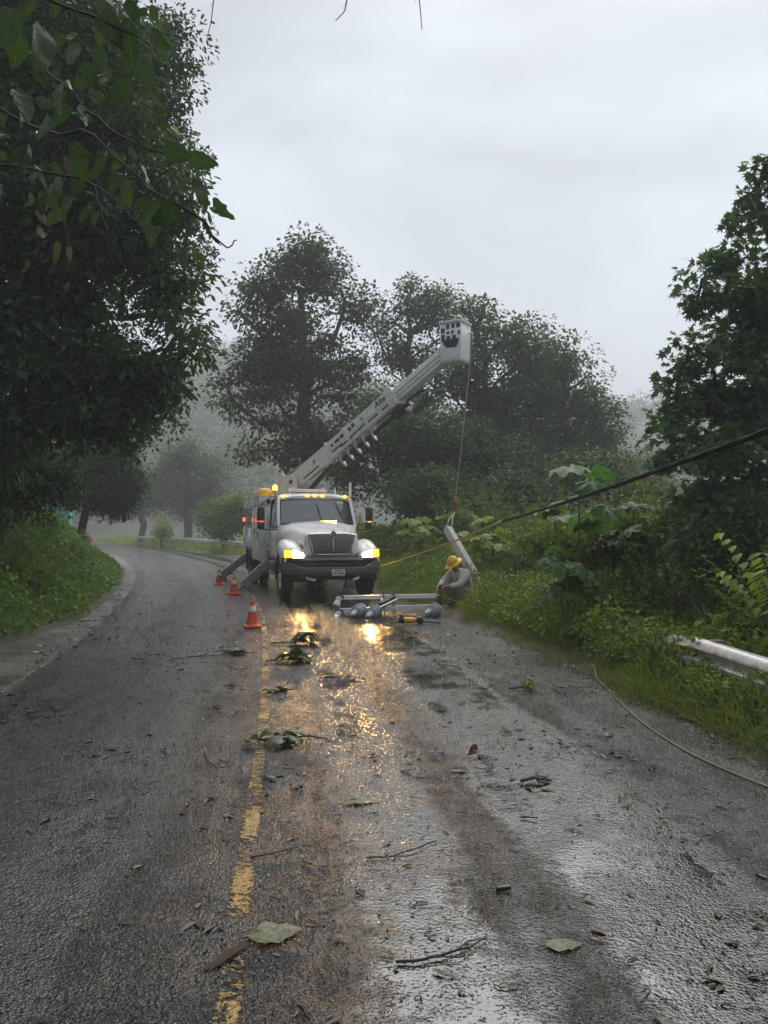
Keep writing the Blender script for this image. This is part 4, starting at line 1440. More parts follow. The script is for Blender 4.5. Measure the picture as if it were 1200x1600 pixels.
shr = leaf_object_meshes('shrub', T_OVAL, M['leaf_dark'], 3, 61)
for k, (px, Y, lab, bl) in enumerate(((1150, 10.2, 'dark leafy shrub below the star-leaved tree, behind the guardrail', [(1130, 850, 70, 50), (1190, 830, 60, 60), (1090, 870, 40, 40), (1170, 900, 70, 40)]),
                                      (1040, 12.5, 'leafy green shrub between the star-leaved tree and the big-leaved plants', [(1030, 830, 45, 40), (1070, 815, 50, 45), (1000, 860, 40, 34)]),
                                      (930, 12.6, 'leafy olive shrub at the foot of the tallest umbrella-leaved plant', [(930, 850, 50, 36), (965, 835, 36, 34), (860, 850, 40, 34)]))):
    x_ = (px - 600) / F * Y
    tree('dark_shrub', lab, (x_, Y, gz(x_, Y) - .1), pxblobs(Y, bl), 46, 90, 0.10, T_OVAL, ('leaf_dark', 'leaf_weed', 'leaf_olive')[k], 70 + k, 0.03, 0.22, 'dark shrubs in the verge', cat='shrub', nleaf=40, leafmeshes=shr, droop=.5, step=.4)


def umb(px, py, Y, label, leaf_d, seed, nst=1, **k):
    p = at(px, py, Y)
    z0 = gz(p.x, p.y)
    rng = np.random.default_rng(seed)
    st = [(rng.normal(0, 0.25) if i else 0, rng.normal(0, 0.25) if i else 0, (p.z - z0) * (1 if not i else rng.uniform(0.6, 0.9))) for i in range(nst)]
    return umbrella_plant(label, p.x, p.y, st, leaf_d, seed, **k)


umb(905, 752, 11.5, 'tallest big umbrella-leaved plant on a single bare stalk under the thick cable', 0.62, 5, 1, nl=9)
umb(885, 868, 10.6, 'low big-leaved plant with drooping grey-green leaves below the tallest one', 0.36, 6, 3, nl=8, droop=0.8)
umb(990, 790, 12.0, 'big-leaved plant right of the tallest umbrella-leaved one', 0.46, 7, 2, nl=7)
umb(770, 815, 19.0, 'lime-green big-leaved plant behind the fallen pole', 0.50, 8, 3, mat='leaf_lime', nl=6)
umb(655, 815, 23.0, 'lime-green big-leaved plant between the cab and the fallen pole', 0.50, 9, 3, mat='leaf_lime', nl=6)
umb(725, 800, 24.0, 'pale big-leaved plant under the hanging winch hook', 0.55, 10, 3, mat='leaf_lime', nl=6)


def compound_plant():
    """Yellow-green plant with paired leaflets reaching in from the edge of the verge."""
    rng = np.random.default_rng(14)
    p = at(1190, 985, 7.6)
    z0 = gz(p.x + 0.15, p.y)
    root = empty('leafy_shrub', (p.x + 0.15, p.y, z0), 'yellowing shrub with paired leaflets standing behind the near guardrail', 'shrub')
    A = []
    meshes = leaf_object_meshes('leaflet', T_OVAL, M['leaf_lime'], 3, 15)
    mb = MB()
    P, D = [], []
    for k in range(11):
        a = rng.uniform(0, 2 * PI)
        h = rng.uniform(0.5, 1.7)
        b = Vector((0, 0, h * 0.4))
        e = Vector((math.cos(a) * 0.5, math.sin(a) * 0.4, h))
        mb.tube([(0, 0, -0.05), b, (b + e) / 2 + Vector((0, 0, 0.12)), e], [0.012, 0.009, 0.006, 0.003], 5)
        for j in range(7):
            t = 0.35 + 0.65 * j / 6
            q = b.lerp(e, t) + Vector((0, 0, 0.12 * math.sin(PI * t)))
            for s in (-1, 1):
                P.append(tuple(q))
                D.append((math.cos(a + s * 1.1), math.sin(a + s * 1.1), -0.3))
    mb.build('stem', M['stem_green'], root)
    P, D = np.array(P), np.array(D)
    place_leaves(meshes, P, frames(D, rng, 1.5), np.full(len(P), 0.13) * rng.uniform(0.8, 1.25, len(P)), root, (0, 0, 0), rng)


compound_plant()


# ------------------------------------------------------------------ guardrails
def wbeam(name, label, pts, posts, rail_mat, cat='guardrail'):
    org = Vector(pts[0])
    root = empty(name, org, label, cat, 'guardrails on the outer side of the bend')
    prof = [(-.155, 0), (-.13, .03), (-.09, .075), (-.06, .075), (-.02, .012), (.02, .012), (.06, .075), (.09, .075), (.13, .03), (.155, 0)]
    P = [Vector(p) - org for p in pts]
    rows = []
    for i, p in enumerate(P):
        d = (P[min(i + 1, len(P) - 1)] - P[max(i - 1, 0)]).normalized()
        nrm = Vector((-d.y, d.x, 0)).normalized()
        if nrm.x > 0:
            nrm = -nrm
        rows.append([p + nrm * o + Vector((0, 0, z)) for z, o in prof])
    mb = MB().grid(rows)
    mb.build('rail', rail_mat, root, 50, thick=0.006)
    for (t, h) in posts:
        i = min(int(t), len(P) - 2)
        q = P[i].lerp(P[i + 1], t - i)
        d = (P[i + 1] - P[i]).normalized()
        nrm = Vector((d.y, -d.x, 0)).normalized()
        if nrm.x < 0:
            nrm = -nrm
        c = q + nrm * 0.09
        MB().beam(c + Vector((0, 0, -h)), c + Vector((0, 0, 0.16)), 0.14, 0.10, d, 0.01).build('post', M['rust_steel'], root)
    for i in range(1, len(P) - 1, 2):
        for z in (-.045, .045):
            MB().lathe([(.018, 0), (.018, .012), (.001, .016)], 8, Matrix.Translation(P[i] + Vector((-.045, 0, z * 0 + (.0 if z < 0 else .01)))) @ Matrix.Rotation(R(-90), 4, 'Y')).build('rail_bolt', M['bolt_steel'], root)
            break
    return root


near = [(3.46, 2.4, .42), (3.44, 4.0, .42), (3.40, 5.2, .42), (3.34, 6.4, .42), (3.27, 7.4, .42), (3.22, 7.9, .42), (3.15, 8.5, .37)]
wbeam('guardrail', 'weathered steel guardrail half buried in the verge plants near the cord', near, [(0.6, 0.75), (2.6, 0.75), (4.6, 0.75)], M['rail_steel'])
farp = []
for y in np.linspace(36, 84, 25):
    farp.append((float(right_edge(y)) + 0.75, y, gz(float(right_edge(y)) + 0.75, y) + 0.62))
wbeam('guardrail', 'long distant guardrail following the bend behind the truck', farp, [(t, 0.7) for t in np.arange(0.3, 23.5, 1.7)], M['rail_steel'])

# ------------------------------------------------------------------ the utility truck
TH = R(196)
TLOC = Vector((-1.45, 19.0, 0.0))
truck = empty('utility_truck', TLOC, 'white bucket and digger utility truck with lit headlamps and raised boom', 'truck', None, TH)
TM = Matrix.Translation(TLOC) @ Matrix.Rotation(TH, 4, 'Z')
TMI = TM.inverted()


def tl(p):
    return TMI @ Vector(p)


def wheel(x, y, r=0.5, w=0.27, dual=False):
    sgn = 1 if x > 0 else -1
    Mx = Matrix.Translation((x, y, r)) @ Matrix.Rotation(R(90) * sgn, 4, 'Y')     # lathe z -> outwards
    h = w / 2
    prof = [(r * .58, -h), (r * .8, -h * 1.04), (r * .95, -h), (r, -h * .78), (r, -h * .3), (r * .985, -h * .27), (r * .985, -h * .2), (r, -h * .17), (r, h * .17), (r * .985, h * .2), (r * .985, h * .27), (r, h * .3), (r, h * .78), (r * .95, h), (r * .8, h * 1.04), (r * .58, h)]
    t = MB()
    t.lathe(prof, 36, Mx, close=True)
    if dual:
        t.lathe(prof, 36, Mx @ Matrix.Translation((0, 0, -w * 1.15)), close=True)
    for k in range(40):
        a = 2 * PI * k / 40
        for s in (-1, 1):
            c = Mx @ Vector((r * math.cos(a), r * math.sin(a), s * h * .72))
            t.box(c, (0.02, 0.035, 0.02), 0, Matrix.Rotation(0, 4, 'X'))
    wo_ = t.build('wheel', M['rubber'], truck, 40)
    depth = -0.06 if dual else 0.02
    rm = MB().lathe([(r * .60, h * .9), (r * .56, h * .8), (r * .52, depth), (r * .36, depth - .03), (r * .34, depth + .04), (r * .2, depth + .06), (r * .19, depth + .12), (0.001, depth + .13)], 28, Mx)
    rm.build('rim', M['galvanised'] if not dual else M['grey_steel'], wo_, 40)
    nb = MB()
    for k in range(10):
        a = 2 * PI * k / 10
        nb.lathe([(0.016, depth - .02), (0.016, depth + .03), (0.001, depth + .032)], 6, Mx @ Matrix.Translation((r * .44 * math.cos(a), r * .44 * math.sin(a), 0)))
    nb.build('wheel_nuts', M['bolt_steel'], wo_)


for sx in (1, -1):
    wheel(sx * 1.0, 0.0)
    wheel(sx * 1.08, -6.0, dual=True)

ch = MB()
for sx in (1, -1):
    ch.box((sx * 0.42, -3.35, 0.86), (0.09, 8.3, 0.26), 0.01)
for y in (-0.2, -1.5, -2.9, -4.5, -5.6, -6.6, -7.3):
    ch.box((0, y, 0.86), (0.8, 0.12, 0.18), 0.01)
ch.box((0, 0, 0.5), (1.75, 0.13, 0.13), 0.02)
ch.box((0, -6.0, 0.52), (1.9, 0.16, 0.16), 0.02)
ch.lathe([(0.001, -.2), (.2, -.16), (.22, 0), (.2, .16), (.001, .2)], 14, Matrix.Translation((0, -6.0, 0.52)))
ch.box((0, 0.1, 0.72), (0.75, 0.9, 0.5), 0.06)
ch.box((0, 0.62, 0.58), (1.5, 0.25, 0.22), 0.04)
ch.tube([(0, -1.2, 0.72), (0, -5.9, 0.58)], 0.06, 10)
ch.build('chassis', M['dark_chassis'], truck)

# bonnet
def bonnet_rows():
    rows = []
    for t in np.linspace(0, 1, 13):
        y = 0.80 - 1.86 * t
        hw = 0.63 + 0.40 * sstep(t, 0.05, 1.0)
        zt = 1.56 + 0.29 * t ** 0.9
        zb = 1.02 + 0.05 * t
        row = []
        for k in range(17):
            a = PI * k / 16
            c, s_ = math.cos(a), math.sin(a)
            ex = 0.33 + 0.05 * t
            x = hw * (abs(c) ** ex) * (1 if c > 0 else -1)
            z = zb + (zt - zb) * (abs(s_) ** ex)
            z += 0.03 * math.exp(-((x) / 0.35) ** 2) * (0.4 + t)
            yy = y - (0.10 * (1 - t)) * (1 - min(1, (z - zb) / (zt - zb) * 1.4)) - 0.12 * (x / hw) ** 2 * (1 - t)
            row.append((x, yy, z))
        rows.append(row)
    return rows

MB().grid(bonnet_rows()).build('bonnet', M['white_paint'], truck, 45, thick=0.02)


def fender(sx):
    rows = []
    for y in np.linspace(0.86, -0.82, 29):
        zt = np.interp(y, [-.82, -.5, -.1, .25, .5, .72, .86], [1.24, 1.37, 1.43, 1.42, 1.35, 1.24, 1.10])
        if abs(y + 0.0) < 0.60:
            zo = 0.50 + math.sqrt(0.60 ** 2 - y * y) * 1.02
        else:
            zo = 0.66 if y < 0 else 0.98
        zo = max(zo, 0.66 if y < 0 else (0.98 if y > 0.5 else zo))
        flare = np.interp(y, [-.82, 0, .55, .86], [1.09, 1.19, 1.19, 1.13])
        xin = np.interp(y, [-.82, .86], [0.86, 0.60])
        zin = np.interp(y, [-.82, .3, .86], [1.30, 1.28, 1.06])
        row = [(xin, zin), (xin + (flare - xin) * .30, zin + (zt - zin) * .8), (xin + (flare - xin) * .58, zt), (xin + (flare - xin) * .80, zt - 0.03), (flare - 0.03, zt - 0.10), (flare, min(zt - 0.2, zt - 0.2)), (flare, zo + (zt - 0.2 - zo) * .45), (flare - 0.005, zo), (flare - 0.07, zo + 0.01)]
        rows.append([(sx * a, y, b) for a, b in row])
    # front closing row
    fr_ = [(sx * (0.62 + (abs(p[0]) - 0.62) * 0.9), 0.83, 0.99 + 0.02 * i / 8) for i, p in enumerate(rows[0])]
    MB().grid([fr_] + rows).build('fender', M['white_paint'], truck, 50, thick=0.012)
    # inner arch
    arch = []
    for a in np.linspace(-8, 188, 16):
        c_, s_ = math.cos(R(a)), math.sin(R(a))
        arch.append([(sx * 0.55, 0.585 * c_, 0.5 + 0.585 * s_), (sx * 1.16, 0.585 * c_, 0.5 + 0.585 * s_)])
    MB().grid(arch).build('wheel_arch', M['black_plastic'], truck, 40, thick=0.01)


for sx in (1, -1):
    fender(sx)

# headlamps, set into the front corners
def headlamp(sx):
    def pnt(x, z):
        y = 0.955 - 0.13 * max(0, (x - 0.66) / 0.5) ** 2.0
        return (sx * x, y, z)
    hs_ = MB()
    rows = []
    for x in np.linspace(0.60, 1.165, 9):
        lo = 1.00
        hi = 1.07 + 0.13 * min(1, (x - 0.60) / 0.3)
        a, b = pnt(x, lo), pnt(x, hi)
        rows.append([(a[0], a[1] - 0.10, lo - .01), (a[0], a[1] - .004, lo - .012), (a[0], a[1] - .012, lo + .005), (b[0], b[1] - .03, hi - .005), (b[0], b[1] - .035, hi + .012), (b[0], b[1] - 0.14, hi + .015)])
    o = hs_.grid(rows).build('headlight', M['chrome'], truck, 40, thick=0.008)

    def lens(name, x0, x1, z0, z1, mat, proud):
        rr = []
        for x in np.linspace(x0, x1, 6):
            hi = min(z1, 1.065 + 0.13 * min(1, (x - 0.60) / 0.3) - .006)
            col_ = []
            for k in range(5):
                z = z0 + (hi - z0) * k / 4
                p = pnt(x, z)
                bul = proud * math.sin(PI * k / 4) * math.sin(PI * (x - x0) / (x1 - x0) * 0.9 + 0.15)
                col_.append((p[0], p[1] - 0.006 - 0.018 * k / 4 + bul, z))
            rr.append(col_)
        return MB().grid(rr).build(name, mat, o, 60, thick=0.006)
    lens('lamp_lens', 0.72, 0.965, 1.012, 1.19, M['headlight_on'], 0.03)
    lens('turn_lens', 0.985, 1.15, 1.012, 1.19, M['turn_amber'], 0.025)
    lens('reflector', 0.61, 0.705, 1.012, 1.10, M['chrome'], 0.012)
    ld = bpy.data.lights.new('headlight_beam', 'SPOT')
    ld.energy = 72
    ld.color = (1.0, 0.56, 0.19)
    ld.spot_size = R(46)
    ld.spot_blend = 0.8
    ld.shadow_soft_size = 0.07
    lo_ = bpy.data.objects.new('headlight_beam', ld)
    COL.objects.link(lo_)
    lo_.parent = o
    lo_.location = (sx * 0.86, 1.06, 1.10)
    lo_.rotation_euler = (R(86), 0, 0)
    lo_.rotation_euler = Vector((0, 1, -0.16)).to_track_quat('-Z', 'Y').to_euler()


for sx in (1, -1):
    headlamp(sx)

# grille with upright bars and the diamond badge
def grille():
    def gp(u, v, d=0.0):      # u -1..1, v 0..1 bottom to top
        hw = 0.47 + 0.10 * v
        x = u * hw
        return Vector((x, 0.93 - 0.05 * v - 0.10 * (u * u) + d, 1.075 + 0.47 * v + 0.015 * (1 - u * u) * v))
    mb = MB()
    mb.grid([[gp(u, v, -0.05) for u in np.linspace(-1, 1, 9)] for v in (0, .5, 1)])
    back = mb.build('grille', M['black_plastic'], truck, thick=0.01)
    bars = MB()
    N_ = 27
    for i in range(N_):
        u = -0.95 + 1.9 * i / (N_ - 1)
        if abs(u) < 0.02:
            continue
        bars.beam(gp(u, 0.03), gp(u, 0.97), 0.017, 0.035, (0, 1, 0), 0.003)
    bars.build('grille_bars', M['grille_metal'], back)
    MB().beam(gp(0, 0.0, 0.012), gp(0, 0.92, 0.012), 0.022, 0.04, (0, 1, 0), 0.004).build('centre_bar', M['chrome'], back)
    ring = [gp(u, 1.0, 0.0) for u in np.linspace(-1, 1, 9)] + [gp(1 - .02 * k, 1 - .25 * k, 0) for k in (1, 2, 3)] + [gp(u, 0.0, 0.0) for u in np.linspace(1, -1, 9)] + [gp(-1 + .02 * (4 - k), .25 * k, 0) for k in (1, 2, 3)]
    MB().tube(ring + [ring[0]], 0.021, 8, False).build('grille_surround', M['chrome'], back, 60)
    # white filler between the grille and the bonnet edge
    rows = []
    for k, ang in enumerate(np.linspace(0, PI, 17)):
        pass
    em = MB()
    c = gp(0, 1.0, 0.02) + Vector((0, 0.035, -0.01))
    out_ = [(0, .105), (.092, 0), (0, -.105), (-.092, 0)]
    inn = [(0, .078), (.068, 0), (0, -.078), (-.068, 0)]
    v = [(c.x + a, c.y - .02, c.z + b) for a, b in out_] + [(c.x + a, c.y + .012, c.z + b) for a, b in out_] + [(c.x + a, c.y + .012, c.z + b) for a, b in inn] + [(c.x + a, c.y - .0, c.z + b) for a, b in inn]
    f = []
    for k in range(4):
        j = (k + 1) % 4
        f += [[k, j, 4 + j, 4 + k], [4 + k, 4 + j, 8 + j, 8 + k], [8 + k, 8 + j, 12 + j, 12 + k]]
    em.add(v, f)
    eo = em.build('emblem', M['chrome'], truck, 30)
    MB().add([(c.x + a, c.y + .002, c.z + b) for a, b in inn], [[0, 1, 2, 3]]).build('emblem_field', M['black_plastic'], eo)
    i3 = MB()
    i3.prism([(c.x - .012, c.z - .03), (c.x + .012, c.z - .03), (c.x + .012, c.z + .03), (c.x - .012, c.z + .03)], 'y', c.y + .002, c.y + .012)
    i3.prism([(c.x - .036, c.z - .006), (c.x + .036, c.z - .006), (c.x + .026, c.z + .008), (c.x - .026, c.z + .008)], 'y', c.y + .0021, c.y + .010)
    i3.build('emblem_mark', M['chrome'], eo)


grille()

# nose panel that carries grille and lamps
rows = []
for z, hw, y in ((1.0, 0.70, 0.80), (1.08, 0.70, 0.80), (1.3, 0.66, 0.80), (1.5, 0.64, 0.79), (1.56, 0.63, 0.76)):
    rows.append([(u * hw, y - 0.10 * u * u, z) for u in np.linspace(-1, 1, 9)])
MB().grid(rows).build('nose_panel', M['white_paint'], truck, 45, thick=0.02)

# bumper
def bumper():
    def by(x):
        return 1.02 - 0.34 * (abs(x) / 1.2) ** 3.2
    xs = list(np.linspace(-1.2, 1.2, 25))
    b0 = MB()

    def bandf(z0, z1, dy0, dy1, xx=xs, back=0.16):
        rows_ = []
        for x in xx:
            y = by(x)
            rows_.append([(x, y - back, z0), (x, y + dy0 - .012, z0), (x, y + dy0, z0 + .012), (x, y + dy1, z1 - .012), (x, y + dy1 - .012, z1), (x, y - back, z1)])
        b0.grid(rows_)
    bandf(0.935, 1.0, 0.0, -0.02)
    lowx = list(np.linspace(-1.2, 1.2, 25))
    rows_ = []
    for x in lowx:       # lower lip sweeps up at the corners
        t = max(0, (abs(x) - 0.70) / 0.5)
        zt = 0.77 + 0.17 * min(1, t * 1.3) ** 1.5
        y = by(x)
        rows_.append([(x, y - .2, 0.60), (x, y - .03, 0.60), (x, y, 0.64), (x, y + .012, zt - .03), (x, y - .005, zt), (x, y - .14, zt)])
    b0.grid(rows_)
    o = b0.build('bumper', M['bumper_grey'], truck, 45)
    rows_ = [[(x, by(x) - .09, 0.70), (x, by(x) - .09, 0.96)] for x in np.linspace(-1.12, 1.12, 15)]
    MB().grid(rows_).build('air_intake', M['black_plastic'], o, thick=0.01)
    sl = MB()
    for xc in (-0.55, 0.55):
        for k in range(5):
            sl.box((xc + (k - 2) * 0.035, by(xc) - .07, 0.855), (0.012, 0.03, 0.12), 0.002)
    sl.build('intake_slats', M['bumper_grey'], o)
    lip = []
    for x in np.linspace(-1.02, 1.02, 21):
        t = max(0, (abs(x) - 0.70) / 0.5)
        lip.append((x, by(x) + .012, 0.77 + 0.17 * min(1, t * 1.3) ** 1.5))
    MB().tube(lip, 0.011, 6).build('bumper_trim', M['grey_steel'], o)
    for sx in (1, -1):
        MB().beam((sx * .62, 0.92, 0.52), (sx * .45, 1.04, 0.48), 0.05, 0.06, (0, 0, 1), 0.015).beam((sx * .62, .92, .52), (sx * .62, .75, .58), .05, .06, (0, 0, 1), .015).build('tow_hook', M['galvanised'], o)
    pl = MB().box((-0.10, 1.045, 0.655), (0.32, 0.012, 0.155), 0.004).build('number_plate', M['plate_white'], o)
    mk_ = MB()
    for k in range(6):
        if k != 3:
            mk_.box((-0.10 + (k - 2.5) * 0.043, 1.0525, 0.645), (0.024, 0.003, 0.05), 0)
    mk_.box((-0.10, 1.0525, 0.705), (0.2, 0.003, 0.018), 0)
    mk_.build('plate_marks', M['plate_mark'], pl)


bumper()

# cab
def cab():
    Wb, Wr = 1.03, 0.97
    yb, ytop, zb, zt = -1.06, -1.50, 1.80, 2.47
    yr = -2.75
    # lower shell: cowl, floor, rear wall
    sh = MB()
    sh.box((0, (yb + yr) / 2 - 0.02, 1.02), (2 * Wb - .02, abs(yr - yb) - .04, 0.10), 0.02)
    sh.grid([[(-Wr, yr, 2.55), (0, yr, 2.58), (Wr, yr, 2.55)], [(-Wb, yr, 1.7), (0, yr, 1.7), (Wb, yr, 1.7)], [(-Wb, yr, 0.98), (0, yr, 0.98), (Wb, yr, 0.98)]])
    sh.grid([[(-Wb, yb + .02, 0.98), (0, yb + .06, 0.98), (Wb, yb + .02, 0.98)], [(-Wb, yb + .01, zb - .02), (0, yb + .08, zb), (Wb, yb + .01, zb - .02)]])
    cb = sh.build('cab', M['white_paint'], truck, 40, thick=0.02)
    # roof
    rows_ = []
    for t in np.linspace(0, 1, 9):
        y = ytop + 0.06 + (yr - ytop - 0.06) * t
        crown = 2.64 - 0.09 * (1 - min(1, t * 4)) ** 2 - 0.04 * max(0, t - .8) * 5
        rows_.append([(x * Wr * (1.0 - 0.02 * (1 - t)), y + 0.05 * (1 - x * x) * (1 - t), crown - 0.09 * abs(x) ** 4 - (0.04 if abs(x) > .99 else 0)) for x in np.linspace(-1, 1, 15)])
    front_lip = [(p[0], p[1] + 0.005, 2.47) for p in rows_[0]]
    rear_lip = [(p[0], p[1] - 0.005, 2.45) for p in rows_[-1]]
    MB().grid([front_lip] + rows_ + [rear_lip]).build('roof', M['white_paint'], truck, 50, thick=0.03)
    # pillars
    for sx in (1, -1):
        pl = MB()
        pl.beam((sx * Wb * .985, yb + .0, zb - .05), (sx * Wr * .985, ytop + .02, zt + .05), 0.07, 0.075, (sx, 0, 0), 0.015)
        pl.build('front_pillar', M['white_paint'], cb, 40)
        MB().beam((sx * Wb, yr + .10, 0.98), (sx * Wr, yr + .10, zt + .06), 0.05, 0.22, (0, 1, 0), 0.015).build('rear_pillar', M['white_paint'], cb, 40)
    # windscreen with rubber frame
    def wp(u, v, d=0.0):
        hw = (Wb - 0.07) + (Wr - Wb) * v
        return Vector((u * hw, yb + (ytop - yb) * v + 0.09 * (1 - u * u) + d, zb + .01 + (zt - zb) * v))
    wsn = MB().grid([[wp(u, v) for u in np.linspace(-1, 1, 13)] for v in np.linspace(0, 1, 5)]).build('windscreen', M['glass'], truck, 60)
    loop_ = [wp(u, 0) for u in np.linspace(-1, 1, 13)] + [wp(1, v) for v in (.25, .5, .75)] + [wp(u, 1) for u in np.linspace(1, -1, 13)] + [wp(-1, v) for v in (.75, .5, .25)]
    MB().tube(loop_ + [loop_[0]], 0.02, 6, False).build('windscreen_seal', M['black_plastic'], wsn, 60)
    for k, (u0, u1, v1) in enumerate(((0.12, 0.02, 0.83), (0.76, 0.60, 0.85))):
        a, b = wp(-u0, 0.02, 0.035), wp(-u1, v1, 0.02)
        w = MB().tube([a + Vector((0, .03, -.03)), a, a.lerp(b, .5), b], [0.012, 0.009, 0.007, 0.005], 6)
        w.beam(a.lerp(b, .3) - Vector((.01, .008, 0)), b, .012, .02, (0, 1, 0), 0)
        w.build('wiper', M['black_plastic'], wsn)
    st_ = MB()
    for u in (-0.80, -0.70):
        p = wp(u, 0.90, 0.006)
        q = wp(u, 0.80, 0.006)
        st_.beam(q, p, 0.075, 0.004, (0, 1, .6), 0)
    st_.build('sticker', M['plate_white'], wsn)
    # doors
    for sx in (1, -1):
        def dx(z):
            return (Wb + 0.008) + (Wr - Wb) * max(0, (z - 1.75) / 0.75)
        y0, y1 = yb - .02, yr + .22
        lower = MB().grid([[(sx * (dx(z)), y, z) for y in np.linspace(y0, y1, 5)] for z in (0.90, 1.0, 1.4, 1.72)]).build('door', M['white_paint'], truck, 40, thick=0.03)
        MB().grid([[(sx * (dx(z) - .012), y0 - .02 + (ytop - yb) * ((z - 1.74) / .72) * .9, z), (sx * (dx(z) - .012), y1 + .02, z)] for z in (1.74, 1.9, 2.1, 2.44)]).build('window', M['glass'], lower)
        fr_ = [(sx * dx(1.73), y0 - .01, 1.73), (sx * dx(2.46), ytop - .02, 2.46), (sx * dx(2.46), y1 + .01, 2.46), (sx * dx(1.73), y1 + .01, 1.73)]
        MB().tube(fr_ + [fr_[0]], 0.022, 6, False).build('window_frame', M['black_plastic'], lower, 50)
        MB().box((sx * (Wb + .035), y1 + .18, 1.55), (0.03, 0.16, 0.035), 0.01).build('handle', M['black_plastic'], lower)
        MB().tube([(sx * (Wb + .02), y1 + .04, 1.2), (sx * (Wb + .07), y1 + .04, 1.25), (sx * (Wb + .07), y1 + .04, 2.1), (sx * (Wb + .02), y1 + .04, 2.15)], 0.014, 8).build('grab_rail', M['chrome'], lower)
        # steps and tank
        s_ = MB()
        s_.box((sx * 1.0, -1.75, 0.52), (0.28, 0.9, 0.04), 0.01)
        s_.box((sx * 1.02, -1.75, 0.80), (0.24, 0.9, 0.04), 0.01)
        for yy in (-1.35, -2.15):
            s_.box((sx * 0.98, yy, 0.70), (0.05, 0.05, 0.45), 0.005)
        s_.build('step', M['grey_steel'], truck)
        Mt = Matrix.Translation((sx * 0.78, -2.25, 0.68)) @ Matrix.Rotation(R(90), 4, 'X')
        MB().lathe([(0.001, -.45), (.23, -.45), (.25, -.42), (.25, .42), (.23, .45), (.001, .45)], 20, Mt).build('fuel_tank', M['grey_steel'], truck)
    # dashboard, wheel, seats, rear cab window
    d_ = MB()
    d_.box((0, yb - .22, 1.70), (1.9, 0.42, 0.22), 0.06)
    db = d_.build('dashboard', M['interior'], cb)
    sw = MB()
    cpos = Vector((-0.48, yb - .52, 1.88))
    Ms = Matrix.Translation(cpos) @ Matrix.Rotation(R(-48), 4, 'X')
    ring = [Ms @ Vector((0.22 * math.cos(a), 0.22 * math.sin(a), 0)) for a in np.linspace(0, 2 * PI, 21)]
    sw.tube(ring, 0.016, 6, False)
    sw.tube([Ms @ Vector((-.22, 0, 0)), Ms @ Vector((.22, 0, 0))], 0.014, 6)
    sw.tube([Ms @ Vector((0, 0, 0)), Ms @ Vector((0, 0, -.35))], 0.02, 6)
    sw.build('steering_wheel', M['black_plastic'], cb)
    for x in (-0.48, 0.5):
        s_ = MB()
        s_.box((x, yr + .62, 1.42), (0.52, 0.5, 0.14), 0.05)
        s_.box((x, yr + .34, 1.78), (0.5, 0.14, 0.66), 0.05)
        s_.box((x, yr + .30, 2.19), (0.3, 0.1, 0.2), 0.04)
        s_.build('seat', M['interior'], cb)
    MB().box((0, yr + .03, 2.12), (1.3, 0.012, 0.46), 0.004).build('rear_window', M['glass_dark'], cb)
    # amber strobe bar on the dashboard
    sb_ = MB().box((-0.30, yb - .07, 1.86), (0.50, 0.09, 0.06), 0.012).build('strobe_bar', M['black_plastic'], cb)
    for k in range(6):
        MB().box((-0.30 + (2.5 - k) * 0.076, yb - .018, 1.865), (0.062, 0.012, 0.046), 0.004).build('strobe_lens', M['strobe_amber'] if k in (0, 1, 3) else M['strobe_white'], sb_)
    # visor lamps on the roof edge
    for x in (-0.83, -0.2, 0.0, 0.2, 0.83):
        yy = ytop + .10 - 0.07 * (x / .9) ** 2
        o = MB().lathe([(0.055, 0), (0.052, .02), (0.035, .04), (0.001, .046)], 14, Matrix.Translation((x, yy, 2.555 - 0.02 * abs(x))) @ Matrix.Rotation(R(-62), 4, 'X') @ Matrix.Diagonal((1.25, .7, 1, 1))).build('marker_light', M['amber_marker'], truck, 60)
    # roof gear
    rg = MB()
    rg.box((0.1, -2.0, 2.70), (0.95, 0.7, 0.09), 0.03)
    rg.box((0.55, -1.9, 2.73), (0.10, 0.5, 0.11), 0.02)
    rg.box((-0.32, -1.9, 2.73), (0.06, 0.4, 0.10), 0.02)
    rg.build('roof_rack', M['white_paint'], truck)
    MB().lathe([(.03, 0), (.033, .06), (.012, .16), (.004, .18)], 10, Matrix.Translation((-0.62, -1.75, 2.63))).build('horn', M['white_paint'], truck)
    MB().tube([(-1.05, -1.75, 2.30), (-1.05, -1.75, 2.94)], 0.035, 10).tube([(-1.05, -1.75, 2.4), (-0.95, -1.75, 2.4)], 0.02, 8).build('marker_post', M['white_paint'], truck)
    # mirrors
    for sx in (1, -1):
        mx_ = sx * 1.44
        m_ = MB()
        m_.tube([(sx * 0.98, -1.45, 2.52), (sx * 1.18, -1.32, 2.50), (sx * 1.40, -1.25, 2.34), (mx_, -1.25, 2.25)], 0.015, 8)
        m_.tube([(sx * 1.03, -1.25, 1.66), (sx * 1.3, -1.22, 1.66), (mx_, -1.25, 1.68), (mx_, -1.25, 1.74)], 0.015, 8)
        m_.tube([(mx_, -1.26, 1.66), (mx_, -1.26, 2.28)], 0.014, 8)
        arm = m_.build('mirror_arm', M['black_plastic'], truck, 50)
        MB().box((mx_, -1.22, 2.07), (0.19, 0.11, 0.37), 0.035).build('mirror_head', M['black_plastic'], arm, 50)
        MB().box((mx_, -1.22, 1.77), (0.18, 0.11, 0.19), 0.035).build('spot_mirror', M['black_plastic'], arm, 50)
        MB().box((mx_, -1.285, 2.07), (0.15, 0.01, 0.32), 0.004).build('mirror_glass', M['chrome'], arm)
        MB().box((mx_, -1.155, 1.868), (0.10, 0.012, 0.018), 0.004).build('mirror_lamp', M['amber_marker'] if sx < 0 else M['red_lamp'], arm)


cab()

